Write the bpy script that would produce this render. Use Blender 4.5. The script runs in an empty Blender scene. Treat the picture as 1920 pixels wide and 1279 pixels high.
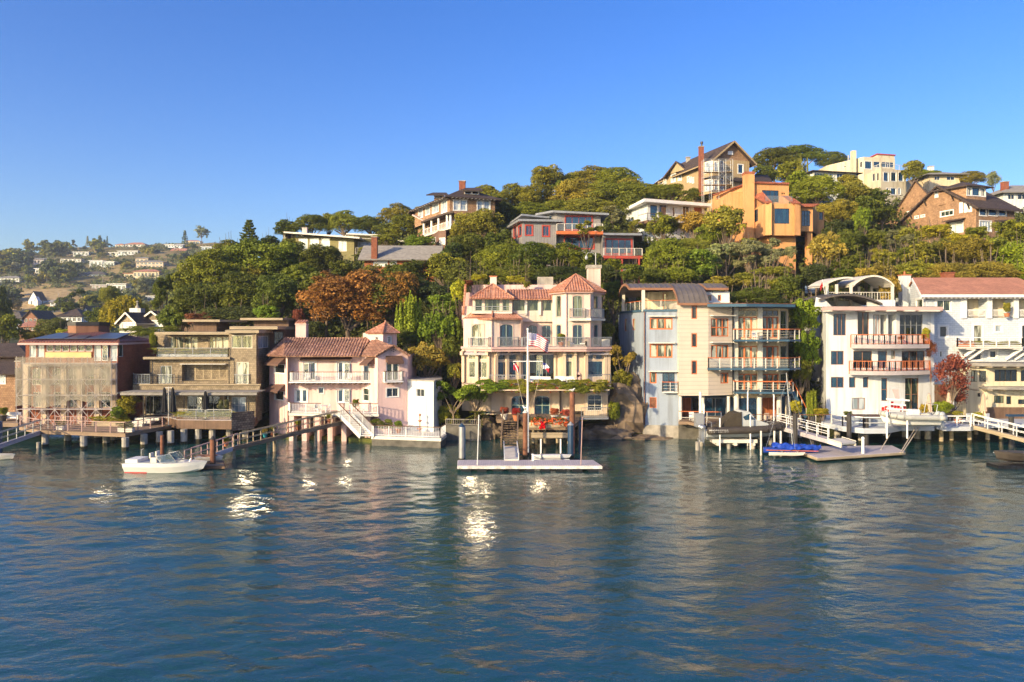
import bpy, math, random
import numpy as np
from mathutils import Vector, Matrix
random.seed(7)
RNG = np.random.default_rng(11)
scn = bpy.context.scene
col = scn.collection

# ---------------- camera, sky, sun, exposure ----------------
F, CH, YH = 1400.0, 11.3, 620.0          # focal length in photo pixels, eye height, horizon row
cd = bpy.data.cameras.new('camera'); cam = bpy.data.objects.new('camera', cd); col.objects.link(cam)
cam.location = (0, 0, CH); cam.rotation_euler = (math.pi/2, 0, 0)
cd.sensor_width = 36; cd.lens = 36*F/1920; cd.shift_y = -(639.5-YH)/1920
cd.clip_start = 0.5; cd.clip_end = 20000
scn.camera = cam
SUN_EL, SUN_AZ = math.radians(17), math.radians(226)      # azimuth clockwise from +Y
w = bpy.data.worlds.new('World'); scn.world = w; w.use_nodes = True
nt = w.node_tree; bg = nt.nodes['Background']
sky = nt.nodes.new('ShaderNodeTexSky'); sky.sky_type = 'NISHITA'; sky.sun_disc = False
sky.sun_elevation = SUN_EL; sky.sun_rotation = SUN_AZ
sky.air_density = 1.0; sky.dust_density = 2.2; sky.ozone_density = 3.3; sky.altitude = 200
hs = nt.nodes.new('ShaderNodeHueSaturation'); hs.inputs['Saturation'].default_value = 1.3; hs.inputs['Hue'].default_value = 0.519; hs.inputs['Value'].default_value = 1.0
nt.links.new(sky.outputs[0], hs.inputs['Color']); nt.links.new(hs.outputs[0], bg.inputs[0]); bg.inputs[1].default_value = 0.15
sd = bpy.data.lights.new('sun', 'SUN'); so = bpy.data.objects.new('sun', sd); col.objects.link(so)
sd.energy = 4.3; sd.angle = math.radians(0.6); sd.color = (1.0, 0.78, 0.47)
sdir = Vector((math.sin(SUN_AZ)*math.cos(SUN_EL), math.cos(SUN_AZ)*math.cos(SUN_EL), math.sin(SUN_EL)))
so.location = sdir*200; so.rotation_euler = sdir.to_track_quat('Z', 'Y').to_euler()
scn.view_settings.view_transform = 'Standard'; scn.view_settings.look = 'None'
scn.view_settings.exposure = 0.84; scn.view_settings.gamma = 1
scn.cycles.use_denoising = True; scn.cycles.denoising_prefilter = 'FAST'
scn.cycles.max_bounces = 6; scn.cycles.diffuse_bounces = 2; scn.cycles.glossy_bounces = 3; scn.cycles.transparent_max_bounces = 6
scn.cycles.sample_clamp_indirect = 30

# ---------------- projection helpers: photo pixel + distance -> world ----------------
def X(px, d): return (px-960)/F*d
def Z(py, d): return CH-(py-YH)/F*d
def P2(px, d): return (X(px, d), d)
def P3(px, py, d): return Vector((X(px, d), d, Z(py, d)))
def dwater(py): return CH*F/(py-YH)          # distance of a point on the water seen at row py

# ---------------- materials ----------------
M = {}
def nodes(name):
 m = bpy.data.materials.new(name); m.use_nodes = True
 t = m.node_tree; b = t.nodes['Principled BSDF']; M[name] = m
 return m, t, b, (lambda k: t.nodes.new('ShaderNode'+k)), t.links.new
def ramp(N, stops):
 r = N('ValToRGB'); e = r.color_ramp.elements
 while len(e) < len(stops): e.new(0.5)
 for k, (p, c) in enumerate(stops): e[k].position = p; e[k].color = (*c, 1)
 return r
def mul(c, k): return tuple(min(1, x*k) for x in c)
def plain(name, c, rough=0.6, var=0.15, scale=1.2, metal=0, bump=0.0, bscale=20, spec=0.4):
 m, t, b, N, L = nodes(name)
 tc = N('TexCoord'); n = N('TexNoise'); n.inputs['Scale'].default_value = scale; n.inputs['Detail'].default_value = 6
 L(tc.outputs['Object'], n.inputs['Vector'])
 r = ramp(N, [(0.3, mul(c, 1-var)), (0.7, mul(c, 1+var))]); L(n.outputs['Fac'], r.inputs[0]); L(r.outputs[0], b.inputs['Base Color'])
 b.inputs['Roughness'].default_value = rough; b.inputs['Metallic'].default_value = metal
 b.inputs['Specular IOR Level'].default_value = spec
 if bump:
  n2 = N('TexNoise'); n2.inputs['Scale'].default_value = bscale; n2.inputs['Detail'].default_value = 4
  L(tc.outputs['Object'], n2.inputs['Vector'])
  bp = N('Bump'); bp.inputs['Strength'].default_value = bump; bp.inputs['Distance'].default_value = 0.05
  L(n2.outputs['Fac'], bp.inputs['Height']); L(bp.outputs[0], b.inputs['Normal'])
 return m
def stucco(name, c, stain=0.18):
 """painted render: fine bump, patchy tone, faint vertical rain streaks"""
 m, t, b, N, L = nodes(name)
 tc = N('TexCoord'); n = N('TexNoise'); n.inputs['Scale'].default_value = 0.5; n.inputs['Detail'].default_value = 8; n.inputs['Roughness'].default_value = 0.65
 L(tc.outputs['Object'], n.inputs['Vector'])
 mp = N('Mapping'); mp.inputs['Scale'].default_value = (2.2, 2.2, 0.16); L(tc.outputs['Object'], mp.inputs[0])
 n2 = N('TexNoise'); n2.inputs['Scale'].default_value = 1.0; n2.inputs['Detail'].default_value = 5; L(mp.outputs[0], n2.inputs['Vector'])
 r = ramp(N, [(0.25, mul(c, 1-stain)), (0.6, c), (0.8, mul(c, 1.06))]); L(n.outputs['Fac'], r.inputs[0])
 r2 = ramp(N, [(0.3, (0.66, 0.62, 0.57)), (0.52, (1, 1, 1))]); L(n2.outputs['Fac'], r2.inputs[0])
 mx = N('MixRGB'); mx.blend_type = 'MULTIPLY'; mx.inputs[0].default_value = 0.7; L(r.outputs[0], mx.inputs[1]); L(r2.outputs[0], mx.inputs[2]); L(mx.outputs[0], b.inputs['Base Color'])
 b.inputs['Roughness'].default_value = 0.85; b.inputs['Specular IOR Level'].default_value = 0.2
 n3 = N('TexNoise'); n3.inputs['Scale'].default_value = 9; n3.inputs['Detail'].default_value = 6; L(tc.outputs['Object'], n3.inputs['Vector'])
 bp = N('Bump'); bp.inputs['Strength'].default_value = 0.25; bp.inputs['Distance'].default_value = 0.04; L(n3.outputs['Fac'], bp.inputs['Height']); L(bp.outputs[0], b.inputs['Normal'])
 return m
def brickish(name, c1, c2, mortar, bw, rh, ms=0.02, rough=0.85, bump=0.5, off=0.5, var=0.35):
 """bricks, shingles or tiles laid on metric UVs"""
 m, t, b, N, L = nodes(name)
 tc = N('TexCoord'); k = N('TexBrick'); L(tc.outputs['UV'], k.inputs['Vector'])
 k.inputs['Scale'].default_value = 1; k.inputs['Brick Width'].default_value = bw; k.inputs['Row Height'].default_value = rh
 k.inputs['Mortar Size'].default_value = ms; k.inputs['Mortar Smooth'].default_value = 0.3; k.inputs['Bias'].default_value = 0; k.offset = off
 k.inputs['Color1'].default_value = (*c1, 1); k.inputs['Color2'].default_value = (*c2, 1); k.inputs['Mortar'].default_value = (*mortar, 1)
 n = N('TexNoise'); n.inputs['Scale'].default_value = 0.7; n.inputs['Detail'].default_value = 8; n.inputs['Roughness'].default_value = 0.7; L(tc.outputs['Object'], n.inputs['Vector'])
 r = ramp(N, [(0.28, (1-var,)*3), (0.72, (1+var*0.4,)*3)]); L(n.outputs['Fac'], r.inputs[0])
 mx = N('MixRGB'); mx.blend_type = 'MULTIPLY'; mx.inputs[0].default_value = 1; L(k.outputs['Color'], mx.inputs[1]); L(r.outputs[0], mx.inputs[2]); L(mx.outputs[0], b.inputs['Base Color'])
 b.inputs['Roughness'].default_value = rough; b.inputs['Specular IOR Level'].default_value = 0.25
 bp = N('Bump'); bp.inputs['Strength'].default_value = bump; bp.inputs['Distance'].default_value = 0.03; bp.invert = True
 L(k.outputs['Fac'], bp.inputs['Height']); L(bp.outputs[0], b.inputs['Normal'])
 return m
def boards(name, c, pitch=0.25, axis='v', depth=0.25, var=0.2, line=0.45, rough=0.7):
 """lap siding (axis v) or vertical boards (axis u) on metric UVs"""
 m, t, b, N, L = nodes(name)
 tc = N('TexCoord'); sp = N('SeparateXYZ'); L(tc.outputs['UV'], sp.inputs[0])
 dv = N('Math'); dv.operation = 'DIVIDE'; dv.inputs[1].default_value = pitch; L(sp.outputs['Y' if axis == 'v' else 'X'], dv.inputs[0])
 fr = N('Math'); fr.operation = 'FRACT'; L(dv.outputs[0], fr.inputs[0])
 fl = N('Math'); fl.operation = 'FLOOR'; L(dv.outputs[0], fl.inputs[0])
 wn = N('TexWhiteNoise'); wn.noise_dimensions = '1D'; L(fl.outputs[0], wn.inputs['W'])
 r = ramp(N, [(0.0, mul(c, line)), (0.09, mul(c, line)), (0.13, c), (1.0, c)]); L(fr.outputs[0], r.inputs[0])
 r3 = ramp(N, [(0, (1-var*0.6,)*3), (1, (1.0,)*3)]); L(wn.outputs['Value'], r3.inputs[0])
 n = N('TexNoise'); n.inputs['Scale'].default_value = 0.8; n.inputs['Detail'].default_value = 8; L(tc.outputs['Object'], n.inputs['Vector'])
 r2 = ramp(N, [(0.3, (1-var,)*3), (0.7, (1,)*3)]); L(n.outputs['Fac'], r2.inputs[0])
 m1 = N('MixRGB'); m1.blend_type = 'MULTIPLY'; m1.inputs[0].default_value = 1; L(r.outputs[0], m1.inputs[1]); L(r3.outputs[0], m1.inputs[2])
 m2 = N('MixRGB'); m2.blend_type = 'MULTIPLY'; m2.inputs[0].default_value = 1; L(m1.outputs[0], m2.inputs[1]); L(r2.outputs[0], m2.inputs[2]); L(m2.outputs[0], b.inputs['Base Color'])
 b.inputs['Roughness'].default_value = rough; b.inputs['Specular IOR Level'].default_value = 0.3
 bp = N('Bump'); bp.inputs['Strength'].default_value = depth; bp.inputs['Distance'].default_value = 0.04; L(fr.outputs[0], bp.inputs['Height']); L(bp.outputs[0], b.inputs['Normal'])
 return m
def glass(name, dark, light, fac=0.5, ior=1.9, blinds=False):
 """glazing with the dim room, curtains or blinds behind it, or a blue reflection, painted in as broad vertical folds"""
 m, t, b, N, L = nodes(name)
 tc = N('TexCoord'); mp = N('Mapping'); mp.inputs['Scale'].default_value = (2.2, 2.2, 0.35) if not blinds else (0.4, 0.4, 5); L(tc.outputs['Object'], mp.inputs[0])
 oi = N('ObjectInfo'); ad = N('VectorMath'); ad.operation = 'ADD'; L(mp.outputs[0], ad.inputs[0])
 cx = N('CombineXYZ'); ml = N('Math'); ml.operation = 'MULTIPLY'; ml.inputs[1].default_value = 40; L(oi.outputs['Random'], ml.inputs[0]); L(ml.outputs[0], cx.inputs[0]); L(cx.outputs[0], ad.inputs[1])
 n = N('TexNoise'); n.inputs['Scale'].default_value = 1; n.inputs['Detail'].default_value = 3; L(ad.outputs[0], n.inputs['Vector'])
 r = ramp(N, [(max(0, fac-0.04), dark), (min(1, fac+0.04), light)]); L(n.outputs['Fac'], r.inputs[0]); L(r.outputs[0], b.inputs['Base Color'])
 b.inputs['Roughness'].default_value = 0.065; b.inputs['IOR'].default_value = ior
 return m
plain('soil', (0.10, 0.085, 0.05), 0.95, 0.4, 0.3)
plain('white', (0.74, 0.73, 0.70), 0.5, 0.08); plain('worn', (0.64, 0.62, 0.57), 0.7, 0.38, 2.6, bump=0.3, bscale=6); plain('offwhite', (0.62, 0.58, 0.50), 0.6, 0.1)
plain('cream', (0.62, 0.52, 0.36), 0.7, 0.08); plain('pinktrim', (0.55, 0.36, 0.32), 0.7, 0.1)
plain('blackmetal', (0.012, 0.012, 0.013), 0.4, 0.2); plain('darkmetal', (0.045, 0.04, 0.035), 0.45, 0.2)
plain('steel', (0.42, 0.43, 0.44), 0.35, 0.15, metal=0.7); plain('greymetal', (0.30, 0.31, 0.32), 0.45, 0.12, metal=0.3)
plain('pinkmetal', (0.42, 0.27, 0.24), 0.6, 0.15); plain('sagetrim', (0.26, 0.33, 0.28), 0.5, 0.08)
plain('concrete', (0.34, 0.31, 0.26), 0.9, 0.3, 1.5, bump=0.4); plain('concretedark', (0.12, 0.11, 0.09), 0.9, 0.4, 1.5, bump=0.5)
plain('deckgrey', (0.42, 0.37, 0.36), 0.8, 0.12); plain('rust', (0.18, 0.075, 0.04), 0.85, 0.4, 3, bump=0.4)
plain('orange', (0.52, 0.14, 0.04), 0.5, 0.12); plain('redpaint', (0.40, 0.06, 0.04), 0.5, 0.1)
plain('redcloth', (0.65, 0.015, 0.012), 0.8, 0.2); plain('bluepaint', (0.045, 0.10, 0.15), 0.5, 0.15)
plain('navy', (0.02, 0.05, 0.10), 0.4, 0.2); plain('teal', (0.02, 0.22, 0.25), 0.5, 0.15)
plain('bluecover', (0.01, 0.05, 0.34), 0.6, 0.3, 3, bump=0.5, bscale=5); plain('blackcloth', (0.015, 0.014, 0.015), 0.85, 0.3, 4, bump=0.6, bscale=6)
plain('browncloth', (0.12, 0.065, 0.045), 0.85, 0.15, 3); plain('olivecloth', (0.045, 0.035, 0.022), 0.85, 0.2, 3, bump=0.3, bscale=4)
plain('tancloth', (0.50, 0.36, 0.26), 0.85, 0.15, 5, bump=0.6, bscale=8); plain('rubber', (0.055, 0.045, 0.036), 0.55, 0.2, 2)
plain('rubberlight', (0.42, 0.42, 0.38), 0.55, 0.15, 2); plain('gelcoat', (0.80, 0.79, 0.74), 0.18, 0.05, 1.0, spec=0.6)
plain('greyfrp', (0.40, 0.42, 0.42), 0.3, 0.08); plain('clay', (0.45, 0.16, 0.07), 0.8, 0.2, 4)
plain('asphaltroof', (0.10, 0.085, 0.075), 0.9, 0.25, 3, bump=0.4); plain('greyroof', (0.27, 0.25, 0.22), 0.9, 0.2, 2, bump=0.3)
plain('metalroof', (0.17, 0.145, 0.125), 0.5, 0.15, 1, metal=0.2); plain('solar', (0.06, 0.065, 0.08), 0.35, 0.2, 1, spec=0.5)
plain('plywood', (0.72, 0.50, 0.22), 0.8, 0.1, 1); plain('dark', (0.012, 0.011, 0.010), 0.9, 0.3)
plain('kelp', (0.10, 0.11, 0.02), 0.9, 0.4, 4, bump=0.5); plain('kelpdark', (0.035, 0.032, 0.015), 0.9, 0.5, 5, bump=0.8); plain('bark', (0.16, 0.12, 0.085), 0.95, 0.3, 6, bump=0.6)
plain('palebark', (0.42, 0.36, 0.28), 0.9, 0.3, 6, bump=0.5); plain('skin', (0.5, 0.3, 0.2), 0.6, 0.05)
plain('rope', (0.55, 0.45, 0.32), 0.8, 0.1); plain('wicker', (0.07, 0.05, 0.04), 0.8, 0.3, 8)
plain('carblue', (0.14, 0.20, 0.28), 0.3, 0.1); plain('redlight', (0.55, 0.03, 0.03), 0.6, 0.1)
stucco('pinkwall', (0.76, 0.53, 0.48), 0.1); stucco('peach', (0.66, 0.54, 0.46), 0.14); stucco('tanwall', (0.62, 0.49, 0.36), 0.18)
stucco('orangewall', (0.66, 0.34, 0.14), 0.16); stucco('whitewall', (0.66, 0.68, 0.68), 0.08); stucco('creamwall', (0.66, 0.55, 0.37), 0.1)
stucco('yellowwall', (0.64, 0.56, 0.40), 0.12); stucco('greywall', (0.30, 0.35, 0.42), 0.12); stucco('brownwall', (0.30, 0.15, 0.09), 0.2)
brickish('shingle', (0.39, 0.31, 0.205), (0.25, 0.20, 0.135), (0.12, 0.09, 0.05), 0.22, 0.20, 0.012, var=0.45)
brickish('shinglered', (0.46, 0.28, 0.16), (0.31, 0.18, 0.10), (0.13, 0.08, 0.05), 0.25, 0.2, 0.012, var=0.4)
brickish('shinglewhite', (0.62, 0.66, 0.70), (0.54, 0.58, 0.63), (0.34, 0.38, 0.43), 0.5, 0.24, 0.014, var=0.12)
brickish('shinglecream', (0.60, 0.57, 0.48), (0.53, 0.50, 0.42), (0.38, 0.35, 0.28), 0.6, 0.24, 0.012, var=0.15)
brickish('brick', (0.36, 0.10, 0.045), (0.24, 0.06, 0.03), (0.20, 0.14, 0.10), 0.24, 0.085, 0.008, var=0.3)
brickish('stone', (0.34, 0.26, 0.18), (0.15, 0.10, 0.075), (0.06, 0.04, 0.03), 0.32, 0.22, 0.02, var=0.4)
brickish('claytile', (0.50, 0.17, 0.085), (0.34, 0.10, 0.055), (0.17, 0.05, 0.035), 0.30, 0.38, 0.02, var=0.4, off=0.0)
brickish('claytilepale', (0.68, 0.36, 0.24), (0.52, 0.20, 0.11), (0.20, 0.08, 0.05), 0.28, 0.36, 0.02, var=0.35, off=0.0)
brickish('claytileold', (0.64, 0.36, 0.24), (0.34, 0.16, 0.10), (0.12, 0.07, 0.05), 0.30, 0.38, 0.02, var=0.5, off=0.0)
brickish('claytilepurple', (0.38, 0.17, 0.13), (0.28, 0.11, 0.09), (0.10, 0.035, 0.035), 0.30, 0.38, 0.02, var=0.3, off=0.0)
brickish('redshingleroof', (0.58, 0.27, 0.17), (0.48, 0.21, 0.13), (0.32, 0.14, 0.09), 0.3, 0.16, 0.01, var=0.3)
brickish('darkshingleroof', (0.12, 0.085, 0.065), (0.075, 0.055, 0.045), (0.03, 0.02, 0.02), 0.3, 0.18, 0.012, var=0.35)
boards('clapcream', (0.62, 0.53, 0.43), 0.42, 'v', 0.3, 0.10, 0.72); boards('clapgreen', (0.25, 0.22, 0.09), 0.2, 'v', 0.3, 0.15, 0.6)
boards('clapbrown', (0.22, 0.125, 0.085), 0.22, 'v', 0.3, 0.25, 0.5); boards('boardgrey', (0.27, 0.26, 0.26), 0.3, 'u', 0.2, 0.15, 0.7)
boards('boardtan', (0.42, 0.31, 0.17), 0.45, 'u', 0.3, 0.12, 0.65); boards('decking', (0.36, 0.25, 0.165), 0.16, 'v', 0.3, 0.3, 0.5)
boards('plank', (0.30, 0.21, 0.135), 0.2, 'v', 0.4, 0.4, 0.4); boards('fencewood', (0.20, 0.12, 0.075), 0.15, 'u', 0.3, 0.4, 0.35)
boards('palewood', (0.50, 0.40, 0.26), 0.3, 'v', 0.3, 0.3, 0.6); boards('whitedeck', (0.50, 0.53, 0.57), 0.15, 'v', 0.2, 0.1, 0.7)
boards('redwood', (0.40, 0.13, 0.045), 0.25, 'u', 0.3, 0.3, 0.6); boards('dockgrey', (0.50, 0.45, 0.46), 0.18, 'u', 0.2, 0.12, 0.7)
glass('glassdark', (0.008, 0.012, 0.013), (0.05, 0.055, 0.045), 0.62); glass('glassblue', (0.006, 0.028, 0.06), (0.012, 0.05, 0.085), 0.55, 2.0)  # glassblue: dark blue of reflected bay and sky put into the base colour
glass('glasscurtain', (0.06, 0.065, 0.045), (0.42, 0.43, 0.34), 0.50, 1.6); glass('glasspale', (0.22, 0.27, 0.30), (0.45, 0.50, 0.52), 0.5, 2.0)
glass('glassgreen', (0.02, 0.035, 0.028), (0.16, 0.18, 0.11), 0.55, 1.8); glass('glasswhite', (0.45, 0.45, 0.42), (0.7, 0.7, 0.66), 0.4, 1.6, True)
def clear(name, c, alpha):
 m, t, b, N, L = nodes(name)
 tr = N('BsdfTransparent'); mx = N('MixShader'); mx.inputs[0].default_value = alpha
 b.inputs['Base Color'].default_value = (*c, 1); b.inputs['Roughness'].default_value = 0.05
 L(tr.outputs[0], mx.inputs[1]); L(b.outputs[0], mx.inputs[2]); L(mx.outputs[0], t.nodes['Material Output'].inputs[0])
clear('clearglass', (0.45, 0.50, 0.48), 0.10); clear('windshield', (0.10, 0.16, 0.18), 0.45)
def netting():
 m, t, b, N, L = nodes('netting')
 tc = N('TexCoord'); n = N('TexNoise'); n.inputs['Scale'].default_value = 0.45; n.inputs['Detail'].default_value = 5; L(tc.outputs['Object'], n.inputs['Vector'])
 r = ramp(N, [(0.3, (0.25, 0.25, 0.25)), (0.7, (0.66, 0.66, 0.66))]); L(n.outputs['Fac'], r.inputs[0])
 tr = N('BsdfTransparent'); mx = N('MixShader'); L(r.outputs[0], mx.inputs[0])
 b.inputs['Base Color'].default_value = (0.36, 0.32, 0.24, 1); b.inputs['Roughness'].default_value = 0.9
 L(tr.outputs[0], mx.inputs[1]); L(b.outputs[0], mx.inputs[2]); L(mx.outputs[0], t.nodes['Material Output'].inputs[0])
netting()
def leafmat(name, trans=0.33):
 """one foliage material: hue from the object's own colour, tone from each leaf"""
 m, t, b, N, L = nodes(name)
 oi = N('ObjectInfo'); at = N('Attribute'); at.attribute_name = 'tone'
 r = ramp(N, [(0.0, (0.42, 0.48, 0.42)), (0.5, (1.0, 1.0, 1.0)), (1.0, (1.75, 1.6, 1.2))])
 r.color_ramp.elements[2].color = (1.75, 1.6, 1.2, 1)
 L(at.outputs['Fac'], r.inputs[0])
 mx = N('MixRGB'); mx.blend_type = 'MULTIPLY'; mx.inputs[0].default_value = 1; L(oi.outputs['Color'], mx.inputs[1]); L(r.outputs[0], mx.inputs[2])
 L(mx.outputs[0], b.inputs['Base Color']); b.inputs['Roughness'].default_value = 0.6; b.inputs['Specular IOR Level'].default_value = 0.25
 tr = N('BsdfTranslucent'); L(mx.outputs[0], tr.inputs['Color']); ms = N('MixShader'); ms.inputs[0].default_value = trans
 L(b.outputs[0], ms.inputs[1]); L(tr.outputs[0], ms.inputs[2]); L(ms.outputs[0], t.nodes['Material Output'].inputs[0])
leafmat('leaf')

# ---------------- object helpers ----------------
def tag(o, label=None, cat=None, group=None, kind=None):
 if label: o['label'] = label
 if cat: o['category'] = cat
 if group: o['group'] = group
 if kind: o['kind'] = kind
 return o
def thing(name, label, cat, loc=(0, 0, 0), group=None, rz=0):
 o = bpy.data.objects.new(name, None); col.objects.link(o); o.empty_display_size = 0.3
 o.location = loc; o.rotation_euler = (0, 0, rz)
 return tag(o, label, cat, group)
def copy_tree(o, parent=None):
 c = o.copy(); col.objects.link(c); c.parent = parent
 for ch in list(o.children): copy_tree(ch, c)
 return c
def mat(m): return M[m] if isinstance(m, str) else m
def addmesh(name, verts, faces, mats, parent=None, mi=None, smooth=False, uv=True, loc=None):
 me = bpy.data.meshes.new(name); me.from_pydata(verts, [], faces)
 for m in (mats if isinstance(mats, (list, tuple)) else [mats]): me.materials.append(mat(m))
 if mi: me.polygons.foreach_set('material_index', mi)
 if smooth: me.polygons.foreach_set('use_smooth', [True]*len(me.polygons))
 if uv:
  ul = me.uv_layers.new(name='UVMap')
  for p in me.polygons:
   n = p.normal; h = math.hypot(n.x, n.y)
   for li in p.loop_indices:
    v = me.vertices[me.loops[li].vertex_index].co
    if h < 0.12: ul.data[li].uv = (v.x, v.y)
    else: ul.data[li].uv = ((-n.y*v.x+n.x*v.y)/h, v.z/h if abs(n.z) < 0.5 else (-(n.x*v.x+n.y*v.y)*n.z*0+v.z/h))
 o = bpy.data.objects.new(name, me); col.objects.link(o)
 if parent: o.parent = parent
 if loc is not None: o.location = loc
 return o
class MB:
 """collects shapes in world coordinates; build() links them as one mesh under its thing"""
 def __init__(s): s.v = []; s.f = []; s.m = []; s.cur = 0; s.g = []
 def add(s, vs, fs):
  b = len(s.v); s.g.append((b, len(s.f))); s.v += [tuple(v) for v in vs]; s.f += [tuple(b+i for i in f) for f in fs]; s.m += [s.cur]*len(fs); return s
 def box(s, x0, x1, y0, y1, z0, z1):
  return s.add([(x0,y0,z0),(x1,y0,z0),(x1,y1,z0),(x0,y1,z0),(x0,y0,z1),(x1,y0,z1),(x1,y1,z1),(x0,y1,z1)],
      [(0,3,2,1),(4,5,6,7),(0,1,5,4),(1,2,6,5),(2,3,7,6),(3,0,4,7)])
 def obox(s, c, ax, ay, az):
  c = Vector(c); ax = Vector(ax); ay = Vector(ay); az = Vector(az)
  vs = [c+i*ax+j*ay+k*az for k in (-1, 1) for (i, j) in ((-1,-1),(1,-1),(1,1),(-1,1))]
  fs = [(0,3,2,1),(4,5,6,7),(0,1,5,4),(1,2,6,5),(2,3,7,6),(3,0,4,7)]
  if ax.cross(ay).dot(az) < 0: fs = [f[::-1] for f in fs]
  return s.add(vs, fs)
 def bar(s, a, b, w=0.05, h=None):
  a = Vector(a); b = Vector(b); d = b-a; l = d.length
  if l < 1e-6: return s
  d /= l; up = Vector((0, 0, 1)) if abs(d.z) < 0.95 else Vector((0, 1, 0))
  sx = d.cross(up).normalized(); sz = sx.cross(d).normalized(); h = h or w
  return s.obox((a+b)/2, d*l/2, sx*w/2, sz*h/2)
 def cyl(s, a, b, r, r2=None, n=8, caps=True):
  a = Vector(a); b = Vector(b); d = (b-a).normalized(); r2 = r if r2 is None else r2
  up = Vector((0, 0, 1)) if abs(d.z) < 0.95 else Vector((1, 0, 0))
  sx = d.cross(up).normalized(); sy = d.cross(sx)
  vs = []
  for c, rr in ((a, r), (b, r2)):
   for k in range(n):
    t = 2*math.pi*k/n; vs.append(c+(sx*math.cos(t)+sy*math.sin(t))*rr)
  fs = [(k, (k+1) % n, n+(k+1) % n, n+k) for k in range(n)]
  if caps: fs += [tuple(range(n))[::-1], tuple(range(n, 2*n))]
  return s.add(vs, fs)
 def tube(s, pts, r, n=6):
  rs = r if isinstance(r, (list, tuple)) else [r]*len(pts)
  for k in range(len(pts)-1): s.cyl(pts[k], pts[k+1], rs[k], rs[k+1], n, caps=(k in (0, len(pts)-2)))
  return s
 def lathe(s, c, prof, n=12):
  c = Vector(c); vs = []; fs = []
  for (r, z) in prof:
   for k in range(n):
    t = 2*math.pi*k/n; vs.append(c+Vector((r*math.cos(t), r*math.sin(t), z)))
  for j in range(len(prof)-1):
   for k in range(n): fs.append((j*n+k, j*n+(k+1) % n, (j+1)*n+(k+1) % n, (j+1)*n+k))
  fs.append(tuple(range(n))[::-1]); fs.append(tuple(range((len(prof)-1)*n, len(prof)*n)))
  return s.add(vs, fs)
 def prism(s, pts, z0, z1):
  n = len(pts); a = sum(pts[i][0]*pts[(i+1) % n][1]-pts[(i+1) % n][0]*pts[i][1] for i in range(n))
  if a < 0: pts = pts[::-1]
  vs = [(p[0], p[1], z0) for p in pts]+[(p[0], p[1], z1) for p in pts]
  return s.add(vs, [tuple(range(n))[::-1], tuple(range(n, 2*n))]+[(i, (i+1) % n, n+(i+1) % n, n+i) for i in range(n)])
 def slab(s, pts, t):
  """polygon in space given a thickness t along its normal's underside"""
  pts = [Vector(p) for p in pts]; n = len(pts)
  nr = (pts[1]-pts[0]).cross(pts[2]-pts[0]).normalized()
  if nr.z < 0: pts = pts[::-1]; nr = -nr
  vs = [p-nr*t for p in pts]+pts
  return s.add(vs, [tuple(range(n))[::-1], tuple(range(n, 2*n))]+[(i, (i+1) % n, n+(i+1) % n, n+i) for i in range(n)])
 def sphere(s, c, r, n=8, sq=(1, 1, 1)):
  c = Vector(c); vs = []; m = n//2
  for j in range(1, m):
   ph = math.pi*j/m
   for k in range(n):
    t = 2*math.pi*k/n; vs.append(c+Vector((r*sq[0]*math.sin(ph)*math.cos(t), r*sq[1]*math.sin(ph)*math.sin(t), r*sq[2]*math.cos(ph))))
  top = len(vs); vs.append(c+Vector((0, 0, r*sq[2]))); vs.append(c-Vector((0, 0, r*sq[2])))
  fs = [(j*n+k, (j+1)*n+k, (j+1)*n+(k+1) % n, j*n+(k+1) % n) for j in range(m-2) for k in range(n)]
  fs += [(top, k, (k+1) % n) for k in range(n)]+[(top+1, (m-2)*n+(k+1) % n, (m-2)*n+k) for k in range(n)]
  return s.add(vs, fs)
 def build(s, name, m, parent=None, smooth=False):
  off = Vector((0, 0, 0))
  q = parent
  while q is not None: off += q.location; q = q.parent
  vs = [(v[0]-off.x, v[1]-off.y, v[2]-off.z) for v in s.v]
  return addmesh(name, vs, s.f, m, parent, s.m if isinstance(m, (list, tuple)) else None, smooth)
def each(name, mb, m, parent):
 """every shape in mb becomes a part of its own"""
 g = mb.g+[(len(mb.v), len(mb.f))]; out = []
 for (a, fa), (b, fb) in zip(g[:-1], g[1:]):
  q = MB(); q.add(mb.v[a:b], [tuple(i-a for i in f) for f in mb.f[fa:fb]]); out.append(q.build(name, m, parent))
 return out
def one(name, mb, m, label, cat, group=None, base=None, smooth=False):
 """a thing that is a single mesh, origin at its base"""
 xs = np.array(mb.v); b = Vector(((xs[:, 0].min()+xs[:, 0].max())/2, (xs[:, 1].min()+xs[:, 1].max())/2, xs[:, 2].min())) if base is None else Vector(base)
 vs = [(v[0]-b.x, v[1]-b.y, v[2]-b.z) for v in mb.v]
 o = addmesh(name, vs, mb.f, m, None, mb.m if isinstance(m, (list, tuple)) else None, smooth, loc=b)
 return tag(o, label, cat, group)

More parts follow.
